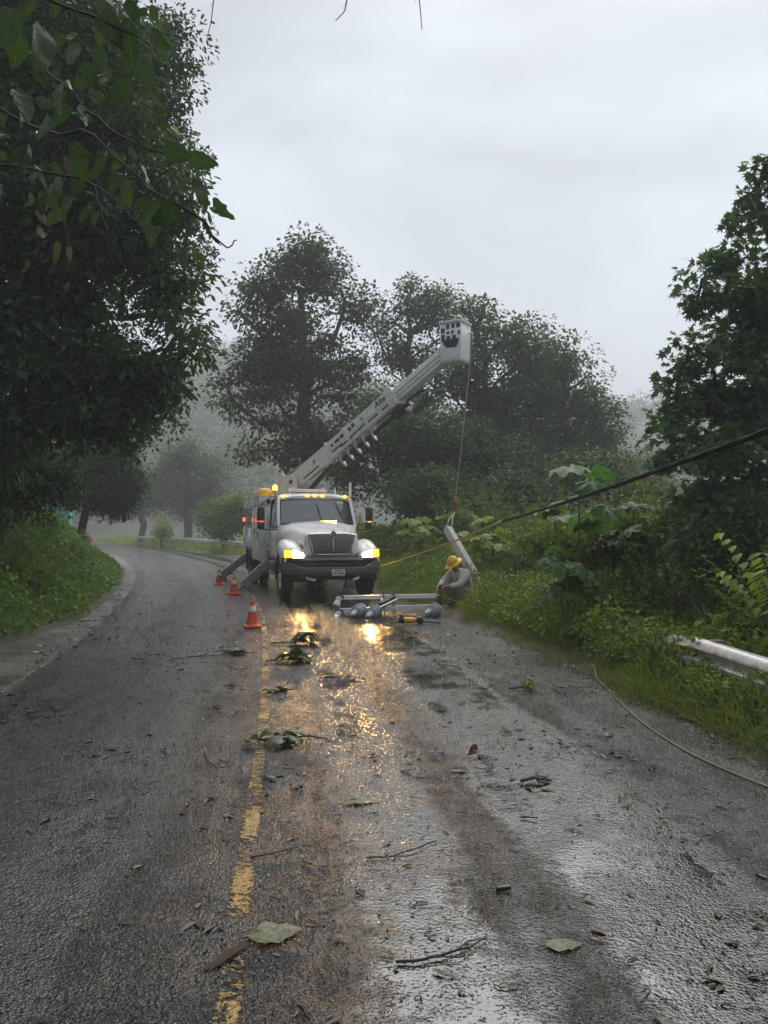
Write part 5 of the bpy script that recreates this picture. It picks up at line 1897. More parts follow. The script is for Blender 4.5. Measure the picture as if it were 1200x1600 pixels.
# service body
def body():
    for sx in (1, -1):
        w0, w1 = 0.62, 1.26
        b0 = MB()
        b0.box((sx * (w0 + w1) / 2, -3.95, 1.55), (w1 - w0, 1.9, 1.56), 0.015)
        b0.box((sx * (w0 + w1) / 2, -5.9, 1.28), (w1 - w0 - .02, 2.0, 0.34), 0.015)
        b0.box((sx * (w0 + w1) / 2, -7.2, 1.30), (w1 - w0, 0.62, 0.9), 0.015)
        bo = b0.build('side_locker', M['white_paint'], truck, 30)
        for (yc, wd, zc, hh) in ((-3.50, 0.78, 1.52, 1.38), (-4.38, 0.86, 1.62, 1.16), (-7.2, 0.5, 1.3, 0.74)):
            d_ = MB().box((sx * (w1 + .008), yc, zc), (0.024, wd, hh), 0.008).build('locker_door', M['white_paint'], bo)
            MB().box((sx * (w1 + .03), yc + wd * .36, zc), (0.03, 0.06, 0.16), 0.01).build('handle', M['bolt_steel'], d_) if False else MB().box((sx * (w1 + .03), yc + wd * .36, zc), (0.03, 0.06, 0.16), 0.01).build('locker_latch', M['bolt_steel'], bo)
        # long pole box on top of the lockers
        tb = MB().box((sx * 1.08, -5.1, 2.475), (0.40, 4.2, 0.25), 0.02).build('pole_box', M['white_paint'], truck, 30)
        MB().box((sx * 1.08, -5.1, 2.612), (0.44, 4.24, 0.024), 0.008).build('box_lid', M['white_paint'], tb)
        # open rear frame that carries it
        fr_ = MB()
        for yy in (-5.3, -6.9):
            fr_.box((sx * 1.22, yy, 1.9), (0.05, 0.05, 0.9), 0.005)
        fr_.box((sx * 1.22, -6.1, 1.72), (0.04, 1.6, 0.04), 0.005)
        fr_.box((sx * 1.22, -6.1, 2.05), (0.04, 1.6, 0.04), 0.005)
        fr_.build('rear_frame', M['grey_steel'], truck)
        MB().box((sx * 1.245, -6.1, 1.88), (0.008, 1.5, 0.28), 0).build('mesh_panel', M['galvanised'], truck) if False else None
        # rear wheel guard
        arch = []
        for a in np.linspace(5, 175, 14):
            c_, s_ = math.cos(R(a)), math.sin(R(a))
            arch.append([(sx * 0.72, -6.0 + 0.6 * c_, 0.5 + 0.6 * s_), (sx * 1.27, -6.0 + 0.6 * c_, 0.5 + 0.6 * s_)])
        MB().grid(arch).build('mud_guard', M['black_plastic'], truck, 40, thick=0.015)
        MB().box((sx * 1.0, -6.75, 0.62), (0.5, 0.02, 0.55), 0.004).build('mud_flap', M['rubber'], truck)
        MB().box((sx * 1.30, -6.92, 1.98), (0.07, 0.07, 0.12), 0.015).build('side_lamp', M['red_lamp'], truck)
    fl = MB()
    fl.box((0, -5.1, 1.05), (1.24, 4.7, 0.08), 0.005)
    fl.box((0, -2.98, 1.75), (1.24, 0.05, 1.4), 0.01)
    fl.box((0, -7.45, 0.85), (2.45, 0.12, 0.2), 0.01)
    fl.build('load_bed', M['grey_steel'], truck)
    # outriggers: splayed legs with flat feet
    for (yy, xin, zin, xout) in ((-2.62, 0.92, 0.98, 1.78), (-6.72, 1.0, 1.02, 2.12)):
        o = MB().box((0, yy, 0.95), (2.2, 0.22, 0.30), 0.01).build('outrigger', M['grey_steel'], truck)
        for sx in (1, -1):
            xo = xout if sx > 0 else min(xout, 1.35)
            a = Vector((sx * (xin - .25), yy, zin + .12))
            b = Vector((sx * xo, yy, 0.10))
            MB().beam(a, b, 0.20, 0.24, (0, 0, 1), 0.012).build('outrigger_leg', M['grey_steel'], o)
            ft = MB().prism([(sx * (xo - .28), 0.0), (sx * (xo + .12), 0.0), (sx * (xo + .10), 0.07), (sx * (xo - .06), 0.20), (sx * (xo - .2), .2)], 'y', yy - .14, yy + .14)
            ft.build('outrigger_foot', M['grey_steel'], o, 30)
            for k in (0, 1):
                bt = MB()
                bt.lathe([(.026, 0), (.026, .014), (.001, .015)], 8, Matrix.Translation((sx * (xo - .08 - .11 * k), yy + .14, 0.10 - .02 * k)) @ Matrix.Rotation(R(-90), 4, 'X'))
                bt.build('foot_bolt', M['bolt_steel'], o)
    # beacon on a bracket behind the cab, yellow cover, hydraulic tank
    bk = MB().tube([(0.98, -2.92, 2.45), (0.98, -2.92, 2.66), (0.84, -2.92, 2.74)], 0.02, 8).box((0.84, -2.92, 2.75), (0.14, 0.14, 0.03), 0.01).build('beacon', M['yellow_plastic'], truck, 40)
    MB().lathe([(.065, 0), (.065, .09), (.05, .13), (.001, .145)], 16, Matrix.Translation((0.84, -2.92, 2.766))).build('beacon_dome', M['amber_beacon'], bk, 60)
    MB().lathe([(.26, 0), (.26, .05), (.22, .16), (.12, .22), (.001, .24)], 20, Matrix.Translation((1.02, -3.7, 2.63)) @ Matrix.Diagonal((1, 1.3, 1, 1))).build('tool_cover', M['yellow_plastic'], truck, 60)
    wl2 = MB().tube([(0.98, -2.98, 2.42), (1.02, -2.86, 2.44)], 0.03, 8).lathe([(.07, 0), (.075, .06), (.05, .10), (.001, .11)], 14, Matrix.Translation((1.02, -2.86, 2.44)) @ Matrix.Rotation(R(-90), 4, 'X')).build('work_lamp', M['black_plastic'], truck, 50)


body()

# turret, boom, auger and bucket
def boom():
    tc_ = Vector((0.0, -4.0, 0))
    piv = tl((-2.55, 22.75, 3.05))
    tip = tl(at(703, 548, 19.55))
    t_ = MB()
    t_.lathe([(0.46, 1.05), (0.46, 1.2), (0.34, 1.3), (0.34, 2.5), (0.48, 2.55), (0.48, 2.68), (0.30, 2.7), (0.001, 2.7)], 28, Matrix.Translation((piv.x, piv.y, 0)))
    tur = t_.build('turret', M['boom_paint'], truck, 40)
    d = (tip - piv).normalized()
    side = d.cross(Vector((0, 0, 1))).normalized()
    up = side.cross(d).normalized()
    hz = Vector((d.x, d.y, 0)).normalized()
    ck = MB()
    for s in (1, -1):
        c = piv + side * s * 0.27 - hz * 0.05
        poly = [(-.42, -.45), (.32, -.45), (.26, .05), (.10, .22), (-.12, .2), (-.46, .12)]
        v = []
        for off in (-.025, .025):
            for a, b in poly:
                v.append(c + hz * a + Vector((0, 0, b)) + side * off)
        n = len(poly)
        ck.add(v, [list(range(n))[::-1], [n + k for k in range(n)]] + [[k, (k + 1) % n, n + (k + 1) % n, n + k] for k in range(n)])
    ck.build('turret_cheeks', M['boom_paint'], tur, 30)
    Mw = Matrix.Translation(piv - hz * 0.50 + Vector((0, 0, .06))) @ side.to_track_quat('Z', 'Y').to_matrix().to_4x4()
    MB().lathe([(.001, -.26), (.22, -.26), (.22, -.22), (.13, -.21), (.13, .21), (.22, .22), (.22, .26), (.001, .26)], 22, Mw).build('winch_drum', M['boom_paint'], tur, 40)
    MB().tube([piv + side * .33, piv - side * .33], 0.06, 12).build('pivot_pin', M['bolt_steel'], tur)
    # lift cylinder
    a = piv + hz * .25 - Vector((0, 0, .42))
    b = piv + d * 1.9 - up * .22
    MB().tube([a, a.lerp(b, .6)], 0.075, 12).tube([a.lerp(b, .55), b], 0.045, 10).build('lift_cylinder', M['dark_chassis'], tur)
    L = (tip - piv).length
    p1 = piv + d * (L * 0.69)
    lo = MB().beam(piv - d * .12, p1, 0.42, 0.50, up, 0.03)
    lo.beam(piv + d * 1.5, p1 - d * 0.02, 0.46, 0.06, up, 0.01)
    bo = lo.build('boom', M['boom_paint'], truck, 35)
    cam_side = side if (TM.to_3x3() @ side).y < 0 else -side
    MB().beam(p1 - d * 0.25, p1 + d * 0.03, 0.47, 0.55, up, 0.02).build('boom_collar', M['boom_paint'], bo)
    MB().beam(piv + d * 2.35, piv + d * 2.43, 0.45, 0.53, up, 0.01).build('boom_band', M['boom_paint'], bo)
    MB().beam(p1 - d * .3, tip - d * .05, 0.31, 0.37, up, 0.025).build('boom_extension', M['fibreglass'], bo)
    gv = MB()
    for s in (-.09, .02):
        gv.beam(p1 + d * .06 + cam_side * .157 + up * s, tip - d * .2 + cam_side * .157 + up * s, 0.006, 0.03, up, 0)
    gv.build('extension_ribs', M['grey_steel'], bo)
    MB().beam(tip - d * .22, tip + d * .14, 0.40, 0.40, up, 0.03).build('boom_tip', M['boom_paint'], bo)
    # rail of slots and stickers on the visible side and belly
    def rect(name, s0, s1, u0, u1, mat):
        c = cam_side * (.21 + .004)
        MB().beam(piv + d * s0 + c + up * (u0 + u1) / 2, piv + d * s1 + c + up * (u0 + u1) / 2, .006, abs(u1 - u0), up, 0).build(name, M[mat], bo)
    for s0, s1, u0, u1, m_ in ((1.75, 1.85, .02, .10, 'decal_black'), (1.93, 2.12, .02, .12, 'decal_black'), (2.16, 2.30, .02, .14, 'decal_black'), (2.52, 2.62, .04, .15, 'decal_black'), (2.66, 2.78, .06, .17, 'decal_black'),
                               (0.95, 1.06, .0, .10, 'decal_orange'), (3.02, 3.08, .08, .12, 'decal_black'), (3.04, 3.10, .0, .05, 'decal_black')):
        rect('decal', s0, s1, u0, u1, m_)
    def slot(s0, s1, across, w=.05):
        c = -up * (.25 + .004) + cam_side * across
        MB().beam(piv + d * s0 + c, piv + d * s1 + c, w, .006, up, 0).build('boom_slot', M['decal_black'], bo)
    for s0, s1, ac in ((0.5, 1.2, .12), (1.45, 1.85, .02), (2.1, 2.6, .12), (2.35, 2.75, -.02), (2.95, 3.25, .02), (3.35, 3.85, .06), (3.95, 4.2, .08)):
        slot(s0, s1, ac)
    for s0, s1, u0 in ((1.7, 2.15, -.10), (2.05, 2.55, -.14), (2.5, 2.95, -.11), (2.9, 3.1, -.10), (3.2, 3.6, -.12), (3.75, 4.0, -.12), (0.4, 1.1, -.15)):
        rect('boom_slot', s0, s1, u0 - .025, u0 + .02, 'decal_black')
    # maker's lettering near the end of the outer section
    cu = bpy.data.curves.new('lettering', 'FONT')
    cu.body = 'Altec'
    cu.size = 0.24
    cu.extrude = 0.002
    cu.shear = 0.2
    cu.offset = 0.004
    tmp = bpy.data.objects.new('lettering', cu)
    COL.objects.link(tmp)
    dg = bpy.context.evaluated_depsgraph_get()
    me = bpy.data.meshes.new_from_object(tmp.evaluated_get(dg))
    bpy.data.objects.remove(tmp)
    lt = link('lettering', me, M['decal_black'], bo)
    me.materials.clear()
    me.materials.append(M['decal_black'])
    nrm = cam_side
    q0 = piv + d * (L * 0.69 - 0.66) + cam_side * .2155 + up * .04
    mt = Matrix((d, up, nrm)).transposed().to_4x4()
    if d.cross(up).dot(nrm) < 0:
        mt = Matrix((d, up, -nrm)).transposed().to_4x4()
    mt.translation = q0
    lt.matrix_local = mt
    # hose run along the top
    hz_ = MB()
    for k in (-.12, 0.02):
        hz_.tube([piv - hz * .35 + Vector((0, 0, .3)) + side * k, piv + d * .5 + up * .36 + side * k, piv + d * 1.6 + up * .31 + side * k, piv + d * 2.2 + up * .29 + side * k], .018, 6)
    hz_.build('winch_rope_run', M['winch_line'], bo)
    MB().box((0, 0, 0), (.3, .08, .06), .01, Matrix((side, d, up)).transposed().to_4x4()).build('rope_guide', M['boom_paint'], bo).location = piv + d * 1.55 + up * .30
    # auger slung beneath
    a0 = piv + d * 1.55 - up * .40 + cam_side * .02
    a1 = piv + d * 3.15 - up * .40 + cam_side * .02
    au = MB().tube([a0 - d * .12, a1 + d * 1.05], 0.055, 12).build('auger', M['black_plastic'], bo)
    fl = []
    turns = 5
    n = turns * 18
    x_, y_ = side, up
    rows_ = []
    for i in range(n + 1):
        t = i / n
        an = 2 * PI * turns * t
        p = a0 + (a1 - a0) * t
        rr = .215
        rv = x_ * math.cos(an) + y_ * math.sin(an)
        rows_.append([p + rv * .05, p + rv * .13, p + rv * rr])
    MB().grid(rows_).build('auger_flight', M['flight_steel'], au, 60, thick=.012)
    mo = MB()
    mo.lathe([(.001, 0), (.13, 0), (.15, .08), (.15, .38), (.10, .44), (.10, .62), (.001, .62)], 16, Matrix.Translation(a1 + d * .75) @ d.to_track_quat('Z', 'Y').to_matrix().to_4x4())
    mo.build('auger_motor', M['black_plastic'], au, 40)
    br = MB()
    for s in (0.05, 1.62, 2.5):
        br.beam(a0 + d * s + up * .02, a0 + d * s + up * .20, .16, .07, side, .01)
    br.build('auger_bracket', M['galvanised'], au)
    kn = MB()
    for k in range(6):
        c = a0 + d * (.02 + k * .30) + cam_side * .10 + up * .10
        kn.lathe([(.03, -.02), (.03, .02), (.001, .03)], 8, Matrix.Translation(c) @ cam_side.to_track_quat('Z', 'Y').to_matrix().to_4x4())
    kn.build('bracket_bolts', M['galvanised'], au)
    # hydraulic hose loop at the end of the outer section
    e = p1 - up * .30
    ho = MB()
    for k, rr in enumerate((.24, .20, .16)):
        pts = []
        for t in np.linspace(-0.25, 1.05, 12):
            an = PI * t
            pts.append(e + d * (.28 + .5 * rr / .24 * math.sin(an) * 1.3) + up * (-.20 + rr * math.cos(an)) + side * (.05 * k - .05))
        ho.tube(pts, .022, 6)
    ho.build('hydraulic_hose', M['black_plastic'], bo, 60)
    MB().beam(e - up * .02, e - up * .20 + d * .22, .22, .16, side, .02).build('hose_bracket', M['galvanised'], bo)
    # bucket
    yaw = R(31)
    bx_ = Vector((math.cos(yaw), -math.sin(yaw), 0))        # along the decorated face, left to right as seen
    bn = Vector((-math.sin(yaw), -math.cos(yaw), 0))        # out of that face
    cc = at(712, 535, 19.45)
    W3 = TM.to_3x3().inverted()
    ex, en, ez = W3 @ bx_, W3 @ bn, Vector((0, 0, 1))
    c0 = tl(cc)

    def bp(u, v, w):
        return c0 + ex * u + en * v + ez * w
    hw = .305
    hh = .53
    bk = MB()
    rows_ = []
    for w, k in ((-hh, .80), (-hh + .04, .88), (-hh + .12, .93), (0, .965), (hh - .06, 1.0)):
        rows_.append([bp(a * hw * k, b * hw * k, w) for a, b in ((-1, .9), (-.9, 1), (.9, 1), (1, .9), (1, -.9), (.9, -1), (-.9, -1), (-1, -.9), (-1, .9))])
    bk.grid(rows_)
    bk.add([tuple(p) for p in rows_[0][:-1]], [list(range(8))])
    bu = bk.build('bucket', M['fibreglass'], truck, 40, thick=.02)
    rim_ = [bp(a * hw * 1.0, b * hw * 1.0, hh - .04) for a, b in ((-1, .9), (-.9, 1), (.9, 1), (1, .9), (1, -.9), (.9, -1), (-.9, -1), (-1, -.9))]
    rm = MB()
    for k in range(8):
        rm.beam(rim_[k], rim_[(k + 1) % 8], .06, .05, (0, 0, 1), .008)
    rm.build('bucket_rim', M['fibreglass'], bu)

    def fy(w):      # how far out the decorated face is at height w
        return hw * np.interp(w, [-hh, -hh + .04, -hh + .12, 0, hh - .06], [.80, .88, .93, .965, 1.0]) + .004
    for (x0, x1, y0, y1) in ((722, 765, 220, 275), (728, 765, 290, 365), (780, 815, 180, 235), (838, 875, 180, 230), (890, 930, 180, 230), (785, 815, 262, 288), (835, 862, 255, 290), (905, 930, 265, 305), (782, 825, 308, 350), (845, 885, 305, 345)):
        u0, u1 = ((x0 - 712) / 223 * 2 - 1) * hw * .94, ((x1 - 712) / 223 * 2 - 1) * hw * .94
        w0, w1 = hh - .05 - (y1 - 160) / 415 * 2 * hh * .93, hh - .05 - (y0 - 160) / 415 * 2 * hh * .93
        v = [bp(u, fy(w), w) for u, w in ((u0, w0), (u1, w0), (u1, w1), (u0, w1))]
        v2 = [p - en * .006 for p in v]
        MB().add([tuple(p) for p in v + v2], [[0, 1, 2, 3], [7, 6, 5, 4], [0, 4, 5, 1], [1, 5, 6, 2], [2, 6, 7, 3], [3, 7, 4, 0]]).build('decal', M['decal_dark'], bu)
    st_ = [(-.20, .0), (.24, .02), (.23, -.08), (.16, -.20), (-.10, -.20), (-.19, -.10)]
    v = [bp(a, fy(b + .03) + .002, b + .03) for a, b in st_] + [bp(a * .9, fy(b + .03) - .05, b + .03) for a, b in st_]
    MB().add([tuple(p) for p in v], [list(range(6)), [11, 10, 9, 8, 7, 6]] + [[k, (k + 1) % 6, 6 + (k + 1) % 6, 6 + k] for k in range(6)]).build('step_opening', M['decal_black'], bu)
    gh = MB().tube([bp(-.05, 0, hh - .02), bp(-.02, .02, hh + .10), bp(.12, .05, hh + .14), bp(.22, .05, hh + .08), bp(.25, 0, hh)], .014, 7)
    gh.tube([bp(.28, -.1, hh - .02), bp(.31, -.1, hh + .05), bp(.31, .1, hh + .03)], .02, 6)
    gh.build('control_lever', M['fibreglass'], bu, 60)
    # mount, sheave and the hanging winch line
    MB().beam(tip, bp(-.1, -.28, -.12), .16, .26, (0, 0, 1), .02).build('bucket_mount', M['boom_paint'], bo)
    s0 = tl(at(739, 528, 19.55))
    MB().tube([bp(.32, -.1, .22), bp(.40, -.1, .25), s0 + Vector((0, 0, .12)), s0], .022, 7).build('sheave_arm', M['fibreglass'], bo, 60)
    hook = tl(at(711, 783, 19.4))
    wr = MB()
    pts = [s0.lerp(hook, t) - Vector((0, 0, .10 * math.sin(PI * t))) for t in np.linspace(0, 1, 9)]
    wr.tube(pts, .011, 7)
    wro = wr.build('winch_line', M['winch_line'], truck, 60)
    hk = MB().lathe([(.02, .10), (.05, .08), (.06, 0), (.045, -.09), (.02, -.13)], 12, Matrix.Translation(hook - Vector((0, 0, .05))))
    hk.tube([hook + Vector((0, 0, -.15)), hook + Vector((.05, 0, -.24)), hook + Vector((.0, 0, -.31)), hook + Vector((-.06, 0, -.25))], .022, 7)
    hk.build('hook', M['hook_orange'], wro, 60)
    top = tl(at(700, 830, 18.6))
    sl = MB()
    for k in (-.1, .1):
        sl.tube([hook + Vector((0, 0, -.28)), hook.lerp(top, .6) + Vector((k * .4, 0, 0)), top + Vector((k, 0, 0))], .012, 6)
    sl.build('sling', M['grey_steel'], wro)


boom()

# ------------------------------------------------------------------ fallen concrete pole, cables, ropes
def pole():
    a, b = at(699, 826, 18.6), at(754, 922, 17.2)
    root = empty('concrete_pole', b, 'short tapered pale concrete pole leaning in the grass beyond the worker', 'pole')
    d = (b - a).normalized()
    mb = MB().beam(a - b, Vector((0, 0, 0)) + d * 0.4, 0.175, 0.175, (0.55, -0.7, 0.4), 0.015, 0.185, 0.185)
    mb.build('shaft', M['concrete'], root, 30)
    rb = MB()
    for k in range(4):
        o = Vector((.06 * (1 if k % 2 else -1), .05 * (1 if k < 2 else -1), 0))
        rb.tube([a - b + o, a - b + o - d * .16 + Vector((.03 * (k - 1.5), 0, .05))], .009, 5)
    rb.build('bent_rebar', M['bolt_steel'], root)


pole()


def cables():
    A, B = at(1200, 650, 5.0), at(785, 815, 15.0)
    back = A + (A - B) * 0.75
    pts = []
    for t in np.linspace(0, 1, 30):
        p = back.lerp(B, t)
        pts.append(p - Vector((0, 0, 0.10 * math.sin(PI * t))))
    root = empty('power_cable', pts[0], 'thick black twisted cable running slack over the verge plants', 'cable')
    o = pts[0]
    core = []
    for k in range(3):
        q = []
        for i, p in enumerate(pts):
            pass
        m = 150
        for i in range(m):
            t = i / (m - 1)
            p = back.lerp(B, t) - Vector((0, 0, 0.10 * math.sin(PI * t)))
            an = 2 * PI * (t * 14 + k / 3)
            q.append(p - o + Vector((math.cos(an) * .011, 0, math.sin(an) * .011)))
        MB().tube(q, .0125, 6).build('strand', M['cable_black'], root, 60)
    E = tl((0, 0, 0))
    truck_pt = TM @ Vector((-1.12, 0.72, 0.74))
    r = empty('pull_rope', B, 'taut yellowish rope tied between the truck bumper and the thick cable', 'rope')
    q = [B - B]
    for t in np.linspace(0, 1, 12)[1:]:
        q.append(B.lerp(truck_pt, t) - Vector((0, 0, .05 * math.sin(PI * t))) - B)
    MB().tube(q, .019, 8).build('rope_strand', M['rope_tan'], r, 60)
    kn = MB()
    for k in range(4):
        kn.lathe([(.018, -.02), (.034, -.008), (.034, .008), (.018, .02)], 10, Matrix.Translation(q[1] * (.1 + .12 * k)) @ (q[1]).to_track_quat('Z', 'Y').to_matrix().to_4x4())
    kn.build('knot', M['rope_tan'], r, 60)
    path = [(922, 1052), (940, 1066), (965, 1092), (1000, 1124), (1040, 1152), (1080, 1175), (1130, 1198), (1200, 1226), (1290, 1255), (1400, 1280)]
    g = [gnd(px, py, 0.02) for px, py in path]
    fin = []
    for i in range(len(g) - 1):
        for t in np.linspace(0, 1, 6)[:-1]:
            p0, p1_, p2, p3 = g[max(i - 1, 0)], g[i], g[i + 1], g[min(i + 2, len(g) - 1)]
            fin.append(0.5 * ((2 * p1_) + (p2 - p0) * t + (2 * p0 - 5 * p1_ + 4 * p2 - p3) * t * t + (3 * p1_ - p0 - 3 * p2 + p3) * t ** 3))
    org = fin[0]
    for i, p in enumerate(fin):
        p.z = 0.011 + (0.12 if i < 3 else 0)
    c = MB().tube([p - org for p in fin], .0075, 7).build('cord', M['cord_tan'], None, 60)
    c.location = org
    tag(c, 'thin tan cord lying along the edge of the road out of the grass', 'cord')


cables()

# ------------------------------------------------------------------ crossarms and insulators laid on the road
def crossarms():
    Y = 15.0
    def channel(mb, a, b, w=.075, h=.072):
        d = (b - a).normalized()
        mb.beam(a, b, w, .008, (0, 0, 1))
        up = Vector((0, 0, 1))
        s = d.cross(up).normalized()
        mb.beam(a + s * (w / 2 - .004) - up * h / 2, b + s * (w / 2 - .004) - up * h / 2, .008, h, up)
        mb.beam(a - s * (w / 2 - .004) - up * h / 2, b - s * (w / 2 - .004) - up * h / 2, .008, h, up)
    root = empty('crossarm_frame', (0, Y, 0), 'pair of white steel crossarms bolted together and lying on the wet road', 'crossarms')
    org = Vector((0, Y, 0))
    Au, Bu = at(527, 931, Y + .25) - org, at(684, 928, Y + .15) - org
    Al, Bl = at(530, 951, Y - .05) - org, at(684, 944, Y - .05) - org
    Bl.z = max(Bl.z, .17)
    for a, b in ((Au, Bu), (Al, Bl)):
        mb = MB()
        channel(mb, a, b)
        ao = mb.build('crossarm', M['galvanised'], root, 30)
    hw_ = MB()
    def rod(p, q, r=.012):
        hw_.tube([p, q], r, 6)
    rod(Au + Vector((.02, 0, 0)), Al + Vector((.02, 0, -.05)))
    rod(Bu, Bl + Vector((0, 0, -.1)), .02)
    for x in (-.08, .10, .14):
        u = Au.lerp(Bu, .5 + x * .5)
        l = Al.lerp(Bl, .5 + x * .5)
        rod(u + Vector((0, -.02, .06)), l + Vector((0, -.1, -.14)), .014)
    hw_.build('tie_rod', M['bolt_steel'], root)
    # clamps around the middle
    cl = MB()
    for t in (.46, .55):
        c = Au.lerp(Bu, t)
        cl.box(c - Vector((0, 0, .04)), (.035, .11, .14), .008)
    c = Al.lerp(Bl, .45)
    cl.box(c + Vector((.02, -.02, .08)), (.22, .14, .10), .02, Matrix.Rotation(R(25), 4, 'Z') @ Matrix.Rotation(R(-20), 4, 'Y'))
    cl.box(c + Vector((.16, .05, .16)), (.16, .08, .06), .02, Matrix.Rotation(R(-25), 4, 'Y'))
    cl.build('clamp', M['bolt_steel'], root)
    br = MB()
    u = Au.lerp(Bu, .45)
    l = Al.lerp(Bl, .40)
    br.beam(u + Vector((-.02, -.05, -.05)), l + Vector((.14, -.08, .0)), .06, .012, (0, 1, 0), .002)
    br.beam(l + Vector((.36, .0, .16)), l + Vector((.02, -.25, .02)), .05, .012, (0, 0, 1), .002)
    br.build('brace', M['galvanised'], root)
    # ends against the worker
    bx_ = MB()
    bx_.box(Bu + Vector((.03, -.02, .0)), (.10, .12, .22), .03)
    bx_.box(Bl + Vector((.02, 0, .06)), (.09, .12, .26), .03)
    bx_.tube([Bu + Vector((.03, -.02, .08)), Bu + Vector((.05, -.04, .19))], .03, 8)
    bx_.build('end_bracket', M['bolt_steel'], root)

    def post_insulator(base, direction, L, r0, label, sheds=4, white=False):
        r = empty('insulator', base, label, 'insulator', 'insulators fixed to the crossarms')
        q = Vector(direction).normalized()
        Mx = q.to_track_quat('Z', 'Y').to_matrix().to_4x4()
        prof = [(.001, 0), (r0 * .55, 0), (r0 * .62, .03)]
        for k in range(sheds):
            z = .05 + (L - .12) * k / sheds
            dz = (L - .12) / sheds
            rk = r0 * (1.0 - .05 * k)
            prof += [(rk * .58, z), (rk, z + dz * .12), (rk * 1.02, z + dz * .42), (rk * .9, z + dz * .62), (rk * .58, z + dz * .70)]
        prof += [(r0 * .5, L - .06), (r0 * .5, L - .02), (.001, L - .015)]
        b = MB().lathe(prof, 22, Mx).build('sheds', M['porcelain_white'] if white else M['porcelain'], r, 40)
        MB().lathe([(.001, L - .02), (r0 * .40, L - .02), (r0 * .42, L + .03), (r0 * .2, L + .05), (r0 * .18, L + .09), (.001, L + .095)], 14, Mx).build('metal_cap', M['galvanised'], r, 40)
        MB().lathe([(r0 * .6, -.02), (r0 * .75, -.015), (r0 * .75, .025), (r0 * .6, .03)], 18, Mx, True).build('base_collar', M['porcelain_white'], r, 40)
    post_insulator(at(566, 951, 15.0) , (-.30, -.62, -.10), .36, .135, 'grey ribbed insulator, the middle-left one of the three large ones')
    post_insulator(at(590, 953, 14.95), (-.30, -.62, -.10), .36, .135, 'grey ribbed insulator pointing at the drill, beside the clamp')
    post_insulator(at(683, 951, 14.95), (-.45, -.60, -.08), .33, .14, 'grey ribbed insulator at the crossarm end beside the worker')
    def spool(base, d_, label):
        r = empty('spool_insulator', base, label, 'insulator', 'small white insulators at the crossarm ends')
        Mx = Vector(d_).normalized().to_track_quat('Z', 'Y').to_matrix().to_4x4()
        MB().lathe([(.001, 0), (.05, 0), (.06, .02), (.062, .10), (.05, .12), (.056, .135), (.075, .20), (.07, .23), (.001, .235)], 18, Mx).build('porcelain_body', M['porcelain_white'], r, 40)
        MB().lathe([(.055, -.01), (.085, -.005), (.085, .02), (.055, .025)], 16, Mx, True).build('collar', M['bolt_steel'], r, 40)
    spool(at(531, 931, 15.2), (-.25, -.45, -.75), 'small white insulator on the end of the raised crossarm')
    spool(at(531, 955, 14.95), (-.25, -.5, -.55), 'small white insulator on the end of the lower crossarm')


crossarms()


def drill():
    p = gnd(641, 969, 0.07)
    r = empty('power_tool', (p.x, p.y, 0), 'yellow and black power tool lying on the road in front of the crossarms', 'tool', None, R(4))
    MB().lathe([(.001, -.16), (.045, -.15), (.055, -.08), (.05, .04), (.035, .10), (.001, .11)], 16, Matrix.Translation((0, 0, .075)) @ Matrix.Rotation(R(90), 4, 'Y')).build('motor_housing', M['yellow_plastic'], r, 50)
    MB().box((-.16, 0, .08), (.10, .11, .12), .025).build('battery', M['black_plastic'], r, 40)
    MB().box((.17, .0, .075), (.11, .12, .13), .025).build('gear_housing', M['black_plastic'], r, 40)
    MB().box((-.16, 0, .155), (.07, .07, .05), .015).build('grip', M['black_plastic'], r, 40)
    MB().tube([(.10, 0, .08), (.16, -.02, .075)], .035, 10).build('chuck', M['bolt_steel'], r, 50)
    MB().tube([(-.38, .03, .035), (-.2, .01, .05)], .012, 8).tube([(.2, 0, .06), (.55, .02, .022)], .018, 8).build('bar', M['bolt_steel'], r, 50)


drill()


# ------------------------------------------------------------------ traffic cones
def cone_proto():
    r = empty('traffic_cone', (0, 0, 0))
    b = MB().box((0, 0, .022), (.28, .28, .036), .012)
    b.lathe([(.125, .035), (.118, .05), (.10, .062)], 20)
    for sx in (-1, 1):
        for sy in (-1, 1):
            b.box((sx * .11, sy * .11, .006), (.04, .04, .012), .002)
    b.build('base', M['cone_orange'], r, 40)
    MB().lathe([(.105, .055), (.094, .10), (.068, .27), (.0675, .275)], 24).lathe([(.0485, .365), (.034, .44), (.032, .452), (.024, .455), (.022, .40)], 24).build('cone_body', M['cone_orange'], r, 50)
    MB().lathe([(.0665, .27), (.0695, .272), (.0512, .368), (.048, .37)], 24).build('white_collar', M['cone_white'], r, 50)
    return r


CG = 'orange cones along the truck'
cp = cone_proto()
for i, (px, py, lab, tilt) in enumerate(((395, 980, 'nearest orange cone, alone on the centre line in front of the truck', 0), (366, 929, 'orange cone standing at the foot of the front outrigger leg', 1.5), (343, 913, 'orange cone standing left of the rear outrigger foot', -4),
                                   (361, 896, 'orange cone partly behind the rear outrigger leg, front of three far ones', 0), (364.5, 886.5, 'orange cone in the middle of the three far ones', 1), (373, 880, 'farthest orange cone, beside the truck tail', 0))):
    o = cp if i == 0 else copy_tree(cp)
    g = gnd(px, py)
    o.location = (g.x, g.y, 0.003)
    o.rotation_euler = (0, R(tilt), R(20 + 37 * i))
    tag(o, lab, 'cone', CG)

